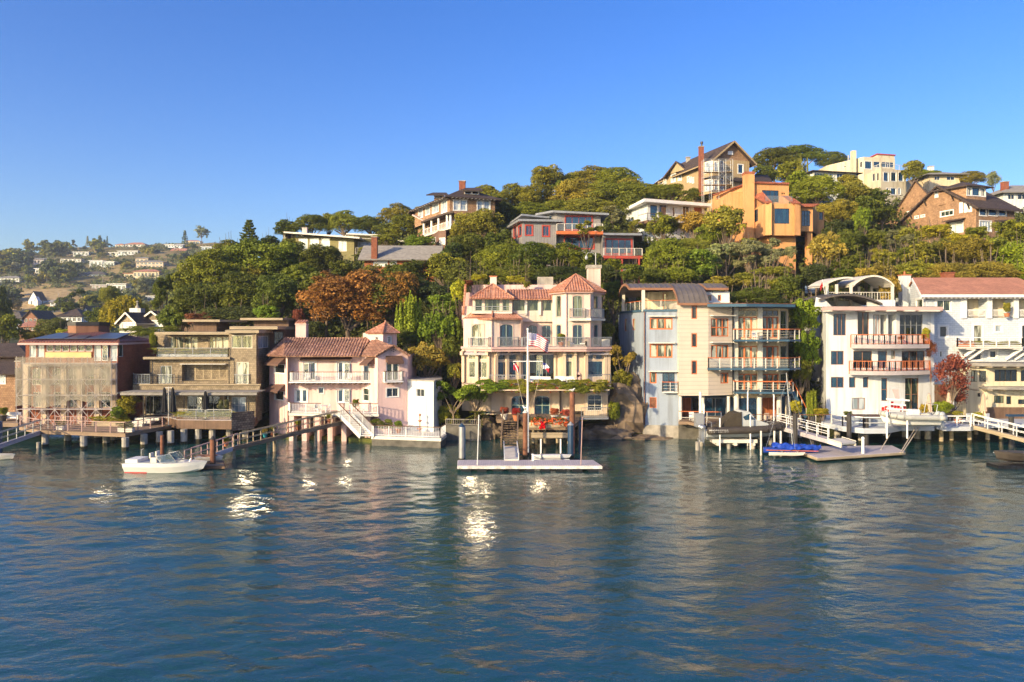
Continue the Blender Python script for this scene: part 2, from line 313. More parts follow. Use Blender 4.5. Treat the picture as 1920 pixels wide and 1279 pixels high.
# tiled roof plane: pts[0]->pts[1] is the eave; barrel tiles run up the slope
def tiles(mb, pts, pitch=0.3, h=0.07, thick=0.12):
 pts = [Vector(p) for p in pts]
 mb.slab(pts, thick)
 o = pts[0]; e = (pts[1]-pts[0]).normalized(); n = (pts[1]-pts[0]).cross(pts[2]-pts[0]).normalized()
 if n.z < 0: n = -n
 f = n.cross(e)
 if f.z < 0: f = -f
 q = [((p-o).dot(e), (p-o).dot(f)) for p in pts]
 s0 = min(a for a, _ in q); s1 = max(a for a, _ in q); cnt = int((s1-s0)/pitch)
 for k in range(cnt):
  s = s0+(k+0.5)*(s1-s0)/max(cnt, 1); ts = []
  for i in range(len(q)):
   (a0, b0), (a1, b1) = q[i], q[(i+1) % len(q)]
   if (a0-s)*(a1-s) < 0: ts.append(b0+(b1-b0)*(s-a0)/(a1-a0))
  if len(ts) < 2: continue
  t0, t1 = min(ts), max(ts)
  if t1-t0 < 0.15: continue
  t0 -= 0.04; w_ = pitch*0.36
  prof = [(-w_, 0.0), (-w_*0.6, h*0.8), (w_*0.6, h*0.8), (w_, 0.0)]
  vs = [o+e*(s+a)+f*t+n*(b+0.005) for t in (t0, t1) for a, b in prof]
  mb.add(vs, [(0, 1, 5, 4), (1, 2, 6, 5), (2, 3, 7, 6), (0, 3, 2, 1), (4, 5, 6, 7)])
def ridge_caps(mb, a, b, r=0.11):
 a = Vector(a); b = Vector(b); n = max(1, int((b-a).length/0.4))
 for k in range(n): mb.cyl(a+(b-a)*k/n, a+(b-a)*((k+1)/n), r, r*0.8, 6)

# ---------------- terrain ----------------
# ground height along lines of sight: photo column -> [(distance, height)]
PROF = {
 -900: [(70,-2),(84,-1),(100,3),(150,5),(250,10),(370,20),(450,36),(550,56),(650,78),(760,90),(1100,88),(2500,60)],
 0:    [(70,-2),(84,-1),(100,3),(150,5),(250,10),(370,22),(450,38),(550,58),(650,77),(760,86),(1100,84),(2500,60)],
 170:  [(70,-2),(84,-1),(100,3),(150,5),(250,9),(370,22),(450,38),(550,60),(650,82),(760,93),(1100,90),(2500,60)],
 300:  [(70,-2),(84,-1),(95,3),(120,6),(150,7),(250,11),(370,25),(450,42),(550,64),(650,86),(760,94),(1100,90),(2500,60)],
 420:  [(70,-2),(83,-1),(95,4),(120,9),(150,11),(200,11),(250,14),(370,28),(450,44),(550,66),(650,87),(760,92),(1100,85),(2500,60)],
 500:  [(70,-2),(82,0),(95,6),(110,11),(130,18),(150,20),(200,16),(300,20),(550,60),(700,70),(1100,60),(2500,50)],
 600:  [(70,-2),(81,0.5),(90,5),(100,9),(115,16),(130,23),(150,26),(190,24),(300,20),(600,40),(2500,40)],
 700:  [(70,-2),(81,0.5),(90,5),(100,10),(115,18),(130,24),(150,28),(190,27),(300,20),(2500,20)],
 850:  [(70,-2),(80,0),(88,5),(100,12),(112,19),(125,26),(140,31),(160,33),(200,30),(300,20),(2500,20)],
 1000: [(70,-2),(80,0),(90,6),(100,14),(110,21),(120,26),(135,32),(155,37),(200,34),(300,20),(2500,20)],
 1150: [(70,-2),(79,0),(86,5),(100,15),(110,21),(120,27),(135,33),(155,38),(200,36),(300,20),(2500,20)],
 1300: [(70,-2),(80,0),(90,5),(100,13),(110,20),(120,26),(132,33),(150,38),(200,37),(300,20),(2500,20)],
 1480: [(70,-2),(80,0),(90,5),(100,13),(108,19),(120,28),(140,36),(165,41),(220,38),(300,20),(2500,20)],
 1650: [(70,-2),(80,0),(90,5),(100,13),(110,21),(125,28),(140,34),(160,39),(220,37),(300,20),(2500,20)],
 1900: [(70,-2),(80,0),(90,5),(100,13),(110,21),(125,27),(140,33),(160,37),(220,35),(300,20),(2500,20)],
 2900: [(70,-2),(80,0),(90,5),(100,13),(110,21),(125,27),(140,33),(160,37),(220,35),(300,20),(2500,20)]}
PK = sorted(PROF); LD = np.linspace(math.log(66), math.log(2500), 220)
PT = np.array([np.interp(np.exp(LD), [a for a, _ in PROF[k]], [b for _, b in PROF[k]]) for k in PK])
def ground(x, y):
 px = 960+F*x/max(y, 1); c = min(max(px, PK[0]), PK[-1]-1e-6)
 i = max(j for j in range(len(PK)-1) if PK[j] <= c); t = (c-PK[i])/(PK[i+1]-PK[i]); t = t*t*(3-2*t)
 l = math.log(max(y, 66)); k = (l-LD[0])/(LD[1]-LD[0]); k0 = int(min(max(k, 0), 218)); fk = min(max(k-k0, 0), 1)
 a = PT[i][k0]*(1-fk)+PT[i][k0+1]*fk; b = PT[i+1][k0]*(1-fk)+PT[i+1][k0+1]*fk
 return a*(1-t)+b*t
def gpx(px, d): return ground(X(px, d), d)
def build_ground():
 m, t, b, N, L = nodes('hillside')
 tc = N('TexCoord'); n = N('TexNoise'); n.inputs['Scale'].default_value = 0.02; n.inputs['Detail'].default_value = 10; n.inputs['Roughness'].default_value = 0.7
 L(tc.outputs['Object'], n.inputs['Vector'])
 at = N('Attribute'); at.attribute_name = 'dry'
 n2 = N('TexNoise'); n2.inputs['Scale'].default_value = 0.35; n2.inputs['Detail'].default_value = 8; L(tc.outputs['Object'], n2.inputs['Vector'])
 rd = ramp(N, [(0.3, (0.36, 0.24, 0.10)), (0.55, (0.52, 0.37, 0.17)), (0.75, (0.58, 0.43, 0.22))]); L(n2.outputs['Fac'], rd.inputs[0])
 rg = ramp(N, [(0.3, (0.035, 0.04, 0.015)), (0.6, (0.08, 0.085, 0.03)), (0.8, (0.16, 0.13, 0.06))]); L(n2.outputs['Fac'], rg.inputs[0])
 mx = N('MixRGB'); L(at.outputs['Fac'], mx.inputs[0]); L(rg.outputs[0], mx.inputs[1]); L(rd.outputs[0], mx.inputs[2]); L(mx.outputs[0], b.inputs['Base Color'])
 b.inputs['Roughness'].default_value = 0.95; b.inputs['Specular IOR Level'].default_value = 0.1
 n3 = N('TexNoise'); n3.inputs['Scale'].default_value = 1.2; n3.inputs['Detail'].default_value = 8; L(tc.outputs['Object'], n3.inputs['Vector'])
 bp = N('Bump'); bp.inputs['Strength'].default_value = 0.8; bp.inputs['Distance'].default_value = 0.5; L(n3.outputs['Fac'], bp.inputs['Height']); L(bp.outputs[0], b.inputs['Normal'])
 cs = np.arange(-1100, 3101, 20.0); ds = np.exp(np.linspace(math.log(72), math.log(2400), 170))
 vs = []; dry = []
 r = random.Random(3)
 for d in ds:
  for c in cs:
   x = X(c, d); z = ground(x, d)
   if d > 100: z += 0.004*d*math.sin(x*0.07+1.3*math.sin(d*0.05))*math.cos(d*0.06)
   vs.append((x, d, z))
   k = 0.0
   if d > 255:
    e = math.exp(-((c-90)/95)**2-((math.log(d/385))/0.17)**2); k = min(1, 1.6*e)
    k = max(k, min(1, max(0, (d-600)/120))*(0.9 if c < 60 or 560 > c > 150 else 0.5)); k = max(k, 0.22+.3*(math.sin(c*.05+d*.02) > .2))
   dry.append(k*0.95)
 nc = len(cs); fs = [(j*nc+i, j*nc+i+1, (j+1)*nc+i+1, (j+1)*nc+i) for j in range(len(ds)-1) for i in range(nc-1)]
 o = addmesh('ground', vs, fs, 'hillside', smooth=True, uv=False); tag(o, kind='structure')
 a = o.data.attributes.new('dry', 'FLOAT', 'POINT'); a.data.foreach_set('value', dry)
build_ground()

# ---------------- water ----------------
def build_water():
 m, t, b, N, L = nodes('bay_water')
 b.inputs['Base Color'].default_value = (0.013, 0.062, 0.062, 1); b.inputs['Roughness'].default_value = 0.04; b.inputs['IOR'].default_value = 1.6
 tc = N('TexCoord')
 def wv(sx, sy, rot, det, rough=0.55, dist=0.0):
  mp = N('Mapping'); mp.inputs['Rotation'].default_value = (0, 0, math.radians(rot)); mp.inputs['Scale'].default_value = (sx, sy, 1); L(tc.outputs['Object'], mp.inputs[0])
  n = N('TexNoise'); n.inputs['Scale'].default_value = 1; n.inputs['Detail'].default_value = det; n.inputs['Roughness'].default_value = rough; n.inputs['Distortion'].default_value = dist
  L(mp.outputs[0], n.inputs['Vector']); return n
 a = wv(0.9, 1.7, -18, 3, 0.6, 0.5); c = wv(3.0, 4.6, 14, 3, 0.65, 0.5)
 b1 = N('Bump'); b1.inputs['Strength'].default_value = 1.0; b1.inputs['Distance'].default_value = 0.052; L(a.outputs['Fac'], b1.inputs['Height'])
 b2 = N('Bump'); b2.inputs['Strength'].default_value = 1.0; b2.inputs['Distance'].default_value = 0.024; L(c.outputs['Fac'], b2.inputs['Height']); L(b1.outputs[0], b2.inputs['Normal'])
 L(b2.outputs[0], b.inputs['Normal'])
 wp = wv(.05, .09, 8, 2); rw = ramp(N, [(.35, (.45,)*3), (.65, (1.0,)*3)]); L(wp.outputs['Fac'], rw.inputs[0]); L(rw.outputs[0], b1.inputs['Strength']); L(rw.outputs[0], b2.inputs['Strength'])
 pxs = np.concatenate([[-400000, -20000, -4000, -1500, -700], np.arange(-420, 2341, 2.2), [2700, 3500, 6000, 20000, 400000]])
 ys = np.concatenate([[-4000, -1000, -200, -40, 0, 10], np.exp(np.linspace(math.log(16), math.log(92), 440)), [100, 140, 250, 600, 2500]])
 XX = (pxs[None, :]-960)/F*np.maximum(ys, 16)[:, None]; YY = np.repeat(ys[:, None], len(pxs), 1); ZZ = np.zeros_like(XX); xs = pxs
 g = np.random.default_rng(5)
 fade = np.clip((YY-15)/3, 0, 1)*np.clip((90-YY)/8, 0, 1)
 for k in range(130):
  lam = 0.42*(5.5/0.42)**(g.random()**0.85); th = math.radians(90+g.normal(8 if k % 2 else -10, 27)); amp = 0.0029*lam*(1.0 if lam < 2 else 0.6)
  kx, ky = math.cos(th)*2*math.pi/lam, math.sin(th)*2*math.pi/lam
  ph = kx*XX+ky*YY+g.random()*6.28+0.9*np.sin(0.11*XX+0.05*YY+k)+0.8*np.sin(0.13*YY-0.06*XX+2*k)
  ZZ += amp*(np.sin(ph)+0.22*np.cos(2*ph))*(0.5+0.5*np.sin(0.16/lam**.5*XX*math.cos(k)+0.2/lam**.5*YY+k*1.7))*np.clip(1.5-YY*0.35/(lam*40), 0, 1)
 ZZ *= fade*(0.85+0.4*np.sin(.07*XX+1.5*np.sin(.06*YY))*np.sin(.10*YY+.05*XX+1))
 nv = XX.size; nc = len(xs); nr = len(ys)
 me = bpy.data.meshes.new('water'); co = np.stack([XX, YY, ZZ], -1).reshape(-1, 3)
 idx = np.arange(nv).reshape(nr, nc); q = np.stack([idx[:-1, :-1], idx[:-1, 1:], idx[1:, 1:], idx[1:, :-1]], -1).reshape(-1, 4)
 me.vertices.add(nv); me.vertices.foreach_set('co', co.ravel()); me.loops.add(q.size); me.loops.foreach_set('vertex_index', q.ravel().astype(np.int32))
 me.polygons.add(len(q)); me.polygons.foreach_set('loop_start', np.arange(0, q.size, 4, dtype=np.int32)); me.update(); me.validate()
 me.polygons.foreach_set('use_smooth', [True]*len(me.polygons)); me.materials.append(m)
 o = bpy.data.objects.new('water', me); col.objects.link(o); tag(o, kind='structure')
build_water()

# ---------------- foliage ----------------
def leafmesh(name, P, Nn, size, tone, aspect=0.6):
 """quads at P facing Nn"""
 n = len(P); r = RNG.normal(size=(n, 3)); u = np.cross(Nn, r); u /= np.linalg.norm(u, axis=1, keepdims=True)+1e-9; v = np.cross(Nn, u)
 s = (size*RNG.uniform(0.6, 1.4, n))[:, None]; a = u*s; b = v*s*aspect
 V = np.stack([P-a, P-b, P+a, P+b], 1).reshape(-1, 3)
 me = bpy.data.meshes.new(name); me.vertices.add(4*n); me.vertices.foreach_set('co', V.ravel())
 me.loops.add(4*n); me.loops.foreach_set('vertex_index', np.arange(4*n, dtype=np.int32)); me.polygons.add(n); me.polygons.foreach_set('loop_start', np.arange(0, 4*n, 4, dtype=np.int32))
 me.update(); me.materials.append(M['leaf'])
 at = me.attributes.new('tone', 'FLOAT', 'FACE'); at.data.foreach_set('value', np.clip(tone, 0, 1).astype(np.float32))
 return me
def unit(n):
 v = RNG.normal(size=(n, 3)); return v/np.linalg.norm(v, axis=1, keepdims=True)
def clusters(cen, rad, n, leaf, jit=0.6, shell=0.35, flat=1.0, cull=True, tonec=None):
 """leaves on the shells of many small clumps, none deep inside another clump"""
 wgt = rad**2; k = RNG.choice(len(cen), size=int(n*1.8), p=wgt/wgt.sum()); d = unit(len(k))
 d[:, 2] = np.where(RNG.random(len(k)) < 0.5, np.abs(d[:, 2]), d[:, 2])
 q = d*np.array([1, 1, flat]); P = cen[k]+q*(rad[k]*(RNG.uniform(1-shell, 1.06, len(k))+np.abs(RNG.normal(0, .12, len(k)))))[:, None]
 if cull:
  keep = np.ones(len(P), bool)
  for c, r in zip(cen, rad):
   e = (P-c)/np.array([1, 1, flat]); keep &= (e*e).sum(1) > (r*0.62)**2
  P, d, k = P[keep], d[keep], k[keep]
 P, d, k = P[:n], d[:n], k[:n]
 N_ = d+RNG.normal(size=d.shape)*jit; N_ /= np.linalg.norm(N_, axis=1, keepdims=True)
 tc_ = RNG.normal(0.5, 0.12, len(cen)) if tonec is None else tonec
 return P, N_, tc_[k]+RNG.normal(0, 0.13, len(k))
LOBES = {}
def crown(kind, lod, seed):
 """unit crown, radius 1 about its centre; lod 0 large, 1 small, 2 far"""
 name = 'crown_'+kind; g = RNG
 n = {0: 15000, 1: 5200, 2: 600}[lod]; leaf = {0: 0.036, 1: 0.062, 2: 0.15}[lod]; nl = {0: 15, 1: 9, 2: 6}[lod]; ns = {0: 10, 1: 7, 2: 3}[lod]
 if kind in ('oak', 'bush', 'hedge', 'maple', 'open'):
  flat = 1.0
  big = unit(nl*2 if kind != 'open' else nl); big[:, 2] = np.where(big[:, 2] < -.6, -big[:, 2], big[:, 2]); nl = len(big)
  rb = g.uniform(0.28, 0.46, nl)
  if kind == 'hedge': big = g.uniform(-1, 1, (nl*2, 3)); big *= np.array([1.0, 1.0, 0.75]); rb = g.uniform(0.2, 0.3, nl*2)
  elif kind == 'open': big *= g.uniform(0.5, 0.82, nl)[:, None]; rb = g.uniform(0.22, 0.36, nl); flat = 0.8
  else: big *= g.uniform(0.5, 0.74, nl)[:, None]; big = np.vstack([big, [[0, 0, 0.0], [.25, 0, -.25], [-.25, 0, -.2]]]); rb = np.append(rb, [0.6, .45, .45])
  cen = []; rad = []; tn = []
  for c, r in zip(big, rb):
   s = unit(ns); s[:, 2] = np.where(s[:, 2] < -0.5, -s[:, 2], s[:, 2]); t0 = g.normal(0.5, 0.10)
   for q in s: cen.append(c+q*r*0.75); rad.append(r*g.uniform(0.3, 0.55)); tn.append(t0+g.normal(0, 0.1))
  P, N_, T = clusters(np.array(cen), np.array(rad), n if kind != 'open' else int(n*0.85), leaf, 0.55 if kind != 'open' else 0.9, 0.3, flat, True, np.array(tn))
  LOBES[(kind, lod, seed)] = big
 elif kind == 'wispy':           # fine sparse twigs
  big = unit(nl*3)*g.uniform(0.3, 0.85, nl*3)[:, None]; big[:, 2] *= 0.9
  P, N_, T = clusters(big, g.uniform(0.3, 0.45, len(big)), int(n*0.5), leaf*0.6, 1.2, 0.95, 0.8, False); LOBES[(kind, lod, seed)] = big
 elif kind == 'pepper':          # drooping strands
  st = unit(nl*16); st[:, 2] = np.abs(st[:, 2])*0.8; st *= g.uniform(0.6, 0.95, len(st))[:, None]; m_ = n//len(st); P = []; T = []
  for s in st:
   t = g.random(m_); l = g.uniform(0.35, 0.9); t0 = g.normal(0.5, 0.16)
   P.append(s+np.stack([s[0]*0.12*t+g.normal(0, 0.025, m_), s[1]*0.12*t+g.normal(0, 0.025, m_), -l*t], 1)); T += list(t0+g.normal(0, 0.1, m_))
  P = np.vstack(P); T = np.array(T); N_ = unit(len(P)); N_[:, 2] *= 0.3; N_ /= np.linalg.norm(N_, axis=1, keepdims=True); LOBES[(kind, lod, seed)] = st[::12]
 elif kind == 'conifer':         # whorls of flat boughs
  P = []; T = []; tiers = 13 if lod < 2 else 8
  for j in range(tiers):
   z = -0.9+1.85*j/tiers; r = (1-j/tiers)**0.8*0.85+0.06; nb = 7 if lod < 2 else 4
   for q in range(nb):
    an = 6.283*(q+g.random()*0.6)/nb; m_ = max(6, int(n*0.8/tiers/nb)); t = g.random(m_)**0.7; rr = r*g.uniform(0.7, 1.1); wd = g.normal(0, 0.07, m_)*(1.2-t)
    P.append(np.stack([math.cos(an)*rr*t-math.sin(an)*wd, math.sin(an)*rr*t+math.cos(an)*wd, z+0.10*t*t-0.05*t+g.normal(0, 0.012, m_)], 1)); T += list(g.normal(0.45, 0.15, m_))
  P = np.vstack(P); T = np.array(T); N_ = unit(len(P))*0.9+np.array([0, 0, .6]); N_ /= np.linalg.norm(N_, axis=1, keepdims=True); LOBES[(kind, lod, seed)] = np.zeros((0, 3))
 elif kind == 'cypress':         # upright flame-like plumes
  k = 26 if lod < 2 else 6; P = []; T = []; N_ = []
  for j in range(k):
   b0 = g.uniform(-0.75, 0.75, 2); h = g.uniform(0.5, 1.0)*(1-0.45*np.hypot(*b0)); m_ = n//k; t = g.random(m_); an = g.random(m_)*6.283; rr = 0.17*(1-t)**0.7+0.01
   P.append(np.stack([b0[0]*(1-0.1*t)+np.cos(an)*rr, b0[1]+np.sin(an)*rr, -0.9+(h+0.9)*t], 1)); N_.append(np.stack([np.cos(an), np.sin(an), 0.5+0*an], 1)); T += list(g.normal(0.5, 0.1)+g.normal(0, 0.13, m_))
  P = np.vstack(P); T = np.array(T); N_ = np.vstack(N_)+g.normal(size=(len(P), 3))*0.5; N_ /= np.linalg.norm(N_, axis=1, keepdims=True); LOBES[(kind, lod, seed)] = np.zeros((0, 3))
 me = leafmesh(name, P, N_, leaf, T, 0.6)
 return me
def trunkmesh(kind, lod, seed, m):
 """unit trunk: foot at z=0, crown centre at z=1; limbs run out to the clumps"""
 mb = MB(); r = random.Random(seed*7+lod); big = LOBES.get((kind, lod, seed), np.zeros((0, 3)))
 k = {'open': 0.045, 'wispy': 0.035}.get(kind, 0.055)
 if kind in ('conifer', 'cypress'): mb.tube([(0, 0, -0.3), (0, 0, 0.6), (0, 0, 1.1)], [0.05, 0.035, 0.008], 6)
 else:
  fork = Vector((r.uniform(-.05, .05), r.uniform(-.05, .05), 0.62)); mb.tube([(0, 0, -0.3), (0.02, 0.01, 0.3), fork], [k*1.3, k, k*0.9], 7)
  for b in big[:14]:
   e = Vector((b[0], b[1], 1+b[2]*0.5)); mid = fork.lerp(e, 0.5)+Vector((r.uniform(-.08, .08), r.uniform(-.08, .08), -0.02)); mb.tube([fork, mid, e], [k*0.55, k*0.35, k*0.12], 5)
 me_o = mb.build('t', m); me = me_o.data; bpy.data.objects.remove(me_o); return me
CR, TR = {}, {}
BARK = {}
def tree(px, py, wpx, hpx, d, kind, colr, label, cat='tree', group=None, name=None, bark=None, gz=None, depthr=None, trunk=False):
 """crown centred on the sight line (px, py) at distance d, wpx x hpx photo pixels across; trunk down to the hillside"""
 rx = wpx/2*d/F; rz = hpx/2*d/F; c = P3(px, py, d); x, y = c.x, c.y
 z0 = ground(x, y) if gz is None else gz
 lod = 0 if max(rx, rz) > 3.2 and d < 200 else (1 if d < 200 else 2)
 seed = random.randrange(3 if lod == 0 else 2); key = (kind, lod, seed)
 if key not in CR: CR[key] = crown(kind, lod, seed)
 kindname = name or {'oak': 'oak_tree', 'bush': 'bush', 'hedge': 'hedge', 'maple': 'maple_tree', 'open': 'oak_tree', 'wispy': 'maple_tree', 'pepper': 'pepper_tree', 'conifer': 'conifer_tree', 'cypress': 'cypress_tree'}[kind]
 co = bpy.data.objects.new('crown', CR[key]); col.objects.link(co); co.color = (*colr, 1)
 ry = depthr or (min(rx, rz*1.3) if kind != 'hedge' else rx*0.8); ry = max(ry, 0.3)
 co.scale = (rx, ry, rz)
 ro = random.uniform(0, 6.28) if (kind not in ('hedge',) and abs(rx-ry) < 0.3*rx) else random.choice([0, math.pi]); co.rotation_euler = (0, 0, ro)
 far = (d > 200 and not trunk) or kind in ('hedge',) or (kind == 'bush' and c.z-rz-0.3 <= z0)
 if far:
  co.location = c; co.name = kindname; return tag(co, label, cat, group)
 z0 = min(z0, c.z-rz*0.5)
 root = thing(kindname, label, cat, (x, y, z0), group); co.parent = root; co.location = (0, 0, c.z-z0)
 bk = bark or BARK.get(kind, 'bark')
 if colr[0] > .2 and name is None and kind == 'maple' and colr[2] < .04 and colr[1] < .2:
  c2 = co.copy(); col.objects.link(c2); c2.rotation_euler = (0, 0, ro+1.9); c2.color = (.13, .15, .02, 1)
 tk = key+(bk,)
 if tk not in TR: TR[tk] = trunkmesh(kind, lod, seed, bk)
 to = bpy.data.objects.new('trunk', TR[tk]); col.objects.link(to); to.parent = root
 to.scale = (rx, ry, c.z-z0); to.rotation_euler = (0, 0, ro)
 return root
# ---- foliage colours (linear) ----
G = dict(dark=(0.125, 0.15, 0.018), mid=(0.195, 0.22, 0.02), olive=(0.26, 0.245, 0.03), lime=(0.24, 0.30, 0.02), yellow=(0.36, 0.34, 0.025), gold=(0.36, 0.27, 0.045),
   grey=(0.25, 0.26, 0.12), autumn=(0.33, 0.165, 0.035), red=(0.25, 0.07, 0.045), deep=(0.07, 0.09, 0.02), bright=(0.17, 0.24, 0.02), blue=(0.11, 0.14, 0.05), rusty=(0.2, 0.07, 0.03))

# ---------------- buildings ----------------
def lerp2(a, b, t): return (a[0]+(b[0]-a[0])*t, a[1]+(b[1]-a[1])*t)
class House:
 def __init__(s, name, label, cat, px, d, z=None, group=None):
  x, y = P2(px, d); s.root = thing(name, label, cat, (x, y, ground(x, y) if z is None else z), group)
 def part(s, name, mb, m, parent=None, smooth=False, label=None):
  o = mb.build(name, m, parent or s.root, smooth)
  if label: o['label'] = label
  return o
 def parts(s, name, mb, m, parent=None): return each(name, mb, m, parent or s.root)
 def body(s, pts, ztop, zbot, m, name='wall', back=None, cap='flat', capmat=None):
  return Body(s, pts, ztop, zbot, m, name, back)
class Body:
 """walls over a footprint pts (world x, y), left to right as the camera sees them; windows cut real openings"""
 def __init__(s, h, pts, ztop, zbot, m, name, back):
  s.h = h; s.pts = list(pts); s.zt = ztop; s.zb = zbot; s.m = m; s.name = name; s.nf = len(s.pts)-1
  if back:
   s.pts += [(s.pts[-1][0]+back[0], s.pts[-1][1]+back[1]), (s.pts[0][0]+back[0], s.pts[0][1]+back[1])] if isinstance(back, tuple) else [(s.pts[-1][0], max(p[1] for p in s.pts)+back), (s.pts[0][0], max(p[1] for p in s.pts)+back)]
  s.holes = {}; s.tops = {}; s.wins = []; s.extra = MB()
 def seg(s, i):
  A = s.pts[i % len(s.pts)]; B = s.pts[(i+1) % len(s.pts)]; return A, B
 def hit(s, i, px, py=None):
  A, B = s.seg(i); k = (px-960)/F; den = (B[0]-A[0])-k*(B[1]-A[1]); t = (k*A[1]-A[0])/den
  y = A[1]+t*(B[1]-A[1]); L_ = math.hypot(B[0]-A[0], B[1]-A[1])
  return (t*L_, None if py is None else Z(py, y))
 def P(s, i, px, py, out=0.0):
  A, B = s.seg(i); u, z = s.hit(i, px, py); L_ = math.hypot(B[0]-A[0], B[1]-A[1]); dx, dy = (B[0]-A[0])/L_, (B[1]-A[1])/L_
  return Vector((A[0]+dx*u+dy*out, A[1]+dy*u-dx*out, z))
 def frame(s, i):
  A, B = s.seg(i); L_ = math.hypot(B[0]-A[0], B[1]-A[1]); return Vector((A[0], A[1], 0)), Vector(((B[0]-A[0])/L_, (B[1]-A[1])/L_, 0)), Vector(((B[1]-A[1])/L_, -(B[0]-A[0])/L_, 0)), L_
 def win(s, i, x0, y0, x1, y1, nx=2, ny=1, arch=0.0, fr='white', gl='glassdark', trim=0.0, tm=None, fw=0.06, mw=0.045, sill=False, rec=0.10, name='window', door_h=None, hood=None, label=None):
  """opening given by photo pixels on wall i"""
  u0, _ = s.hit(i, x0); u1, _ = s.hit(i, x1); um = (x0+x1)/2; _, zt = s.hit(i, um, y0); _, zb = s.hit(i, um, y1)
  L_ = s.frame(i)[3]; u0 = max(u0, 0.03); u1 = min(u1, L_-0.03); zt = min(zt, s.zt-0.03+0.0 if i not in s.tops else zt); zb = max(zb, s.zb+0.01)
  if u1-u0 < 0.15 or zt-zb < 0.15: return
  s.holes.setdefault(i, []).append((u0, u1, zb, zt, arch*(u1-u0), rec))
  s.wins.append((i, u0, u1, zb, zt, nx, ny, arch*(u1-u0), fr, gl, trim, tm, fw, mw, sill, rec, name, label))
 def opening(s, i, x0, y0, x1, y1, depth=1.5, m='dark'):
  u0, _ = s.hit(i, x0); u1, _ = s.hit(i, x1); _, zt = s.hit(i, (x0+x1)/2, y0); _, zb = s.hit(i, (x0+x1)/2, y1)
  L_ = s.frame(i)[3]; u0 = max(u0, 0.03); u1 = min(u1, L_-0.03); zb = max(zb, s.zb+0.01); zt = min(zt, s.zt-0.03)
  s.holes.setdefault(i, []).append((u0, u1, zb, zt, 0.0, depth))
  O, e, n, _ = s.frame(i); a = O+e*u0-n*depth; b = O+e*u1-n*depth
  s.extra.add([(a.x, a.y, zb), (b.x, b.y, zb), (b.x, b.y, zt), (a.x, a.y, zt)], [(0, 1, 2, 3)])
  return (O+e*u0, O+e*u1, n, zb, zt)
 def gable(s, i, pts_uz):
  """extra wall above segment i: polygon of (px, py) seen points"""
  O, e, n, L_ = s.frame(i); vs = []
  for (px, py) in pts_uz: vs.append(s.P(i, px, py))
  s.extra.add(vs, [tuple(range(len(vs)))])
 def done(s):
  mb = MB(); N_ = len(s.pts)
  for i in range(N_):
   O, e, n, L_ = s.frame(i); hs = s.holes.get(i, [])
   us = sorted(set([0.0, L_]+[q for h in hs for q in h[:2]])); zs = sorted(set([s.zb, s.zt]+[q for h in hs for q in h[2:4]]))
   for a in range(len(us)-1):
    for c in range(len(zs)-1):
     um = (us[a]+us[a+1])/2; zm = (zs[c]+zs[c+1])/2
     if any(h[0] < um < h[1] and h[2] < zm < h[3] for h in hs): continue
     p = [(us[a], zs[c]), (us[a+1], zs[c]), (us[a+1], zs[c+1]), (us[a], zs[c+1])]
     mb.add([(O.x+e.x*u, O.y+e.y*u, z) for u, z in p], [(0, 1, 2, 3)])
   for (u0, u1, z0, z1, ar, rec) in hs:
    q = [(u0, z0), (u1, z0), (u1, z1), (u0, z1)]; f = [(O.x+e.x*u, O.y+e.y*u, z) for u, z in q]; g = [(x-n.x*rec, y-n.y*rec, z) for x, y, z in f]
    mb.add(f+g, [(0, 1, 5, 4), (1, 2, 6, 5), (2, 3, 7, 6), (3, 0, 4, 7)])
    if ar > 0:
     uc = (u0+u1)/2; hw = (u1-u0)/2
     for sg in (-1, 1):
      cu = uc+sg*hw; arc = [(uc+sg*hw*math.cos(t), z1-ar+ar*math.sin(t)) for t in [k*math.pi/10 for k in range(6)]]
      for k in range(5):
       tri = [(cu, z1), arc[k], arc[k+1]]; o = 0.004
       vs = [(O.x+e.x*u+n.x*o, O.y+e.y*u+n.y*o, z) for u, z in tri]; mb.add(vs, [(0, 1, 2) if sg > 0 else (0, 2, 1)])
  cap = [(p[0], p[1], s.zt-0.01) for p in s.pts]; mb.add(cap, [tuple(range(N_))])
  b = len(mb.v); mb.v += s.extra.v; mb.f += [tuple(b+i for i in f) for f in s.extra.f]; mb.m += s.extra.m
  wo = s.h.part(s.name, mb, s.m)
  for wd in s.wins: s.makewin(*wd)
  return wo
 def makewin(s, i, u0, u1, z0, z1, nx, ny, ar, fr, gl, trim, tm, fw, mw, sill, rec, name, label):
  O, e, n, _ = s.frame(i); up = Vector((0, 0, 1)); mb = MB(); zc = (z0+z1)/2; uc = (u0+u1)/2
  def bx(mb, a0, a1, b0, b1, dep, th): mb.obox(O+e*((a0+a1)/2)+up*((b0+b1)/2)-n*dep, e*((a1-a0)/2), n*(th/2), up*((b1-b0)/2))
  d = rec-0.035
  bx(mb, u0, u0+fw, z0, z1, d, 0.07); bx(mb, u1-fw, u1, z0, z1, d, 0.07); bx(mb, u0+fw, u1-fw, z0, z0+fw, d, 0.068); bx(mb, u0+fw, u1-fw, z1-fw-ar*0.0, z1, d, 0.068)
  for k in range(1, nx): c = u0+(u1-u0)*k/nx; bx(mb, c-mw/2, c+mw/2, z0+fw, z1-fw, d, 0.06)
  for k in range(1, ny): c = z0+(z1-z0)*k/ny; bx(mb, u0+fw, u1-fw, c-mw/2, c+mw/2, d, 0.054)
  mats = [fr, tm or fr]; mb.cur = 1
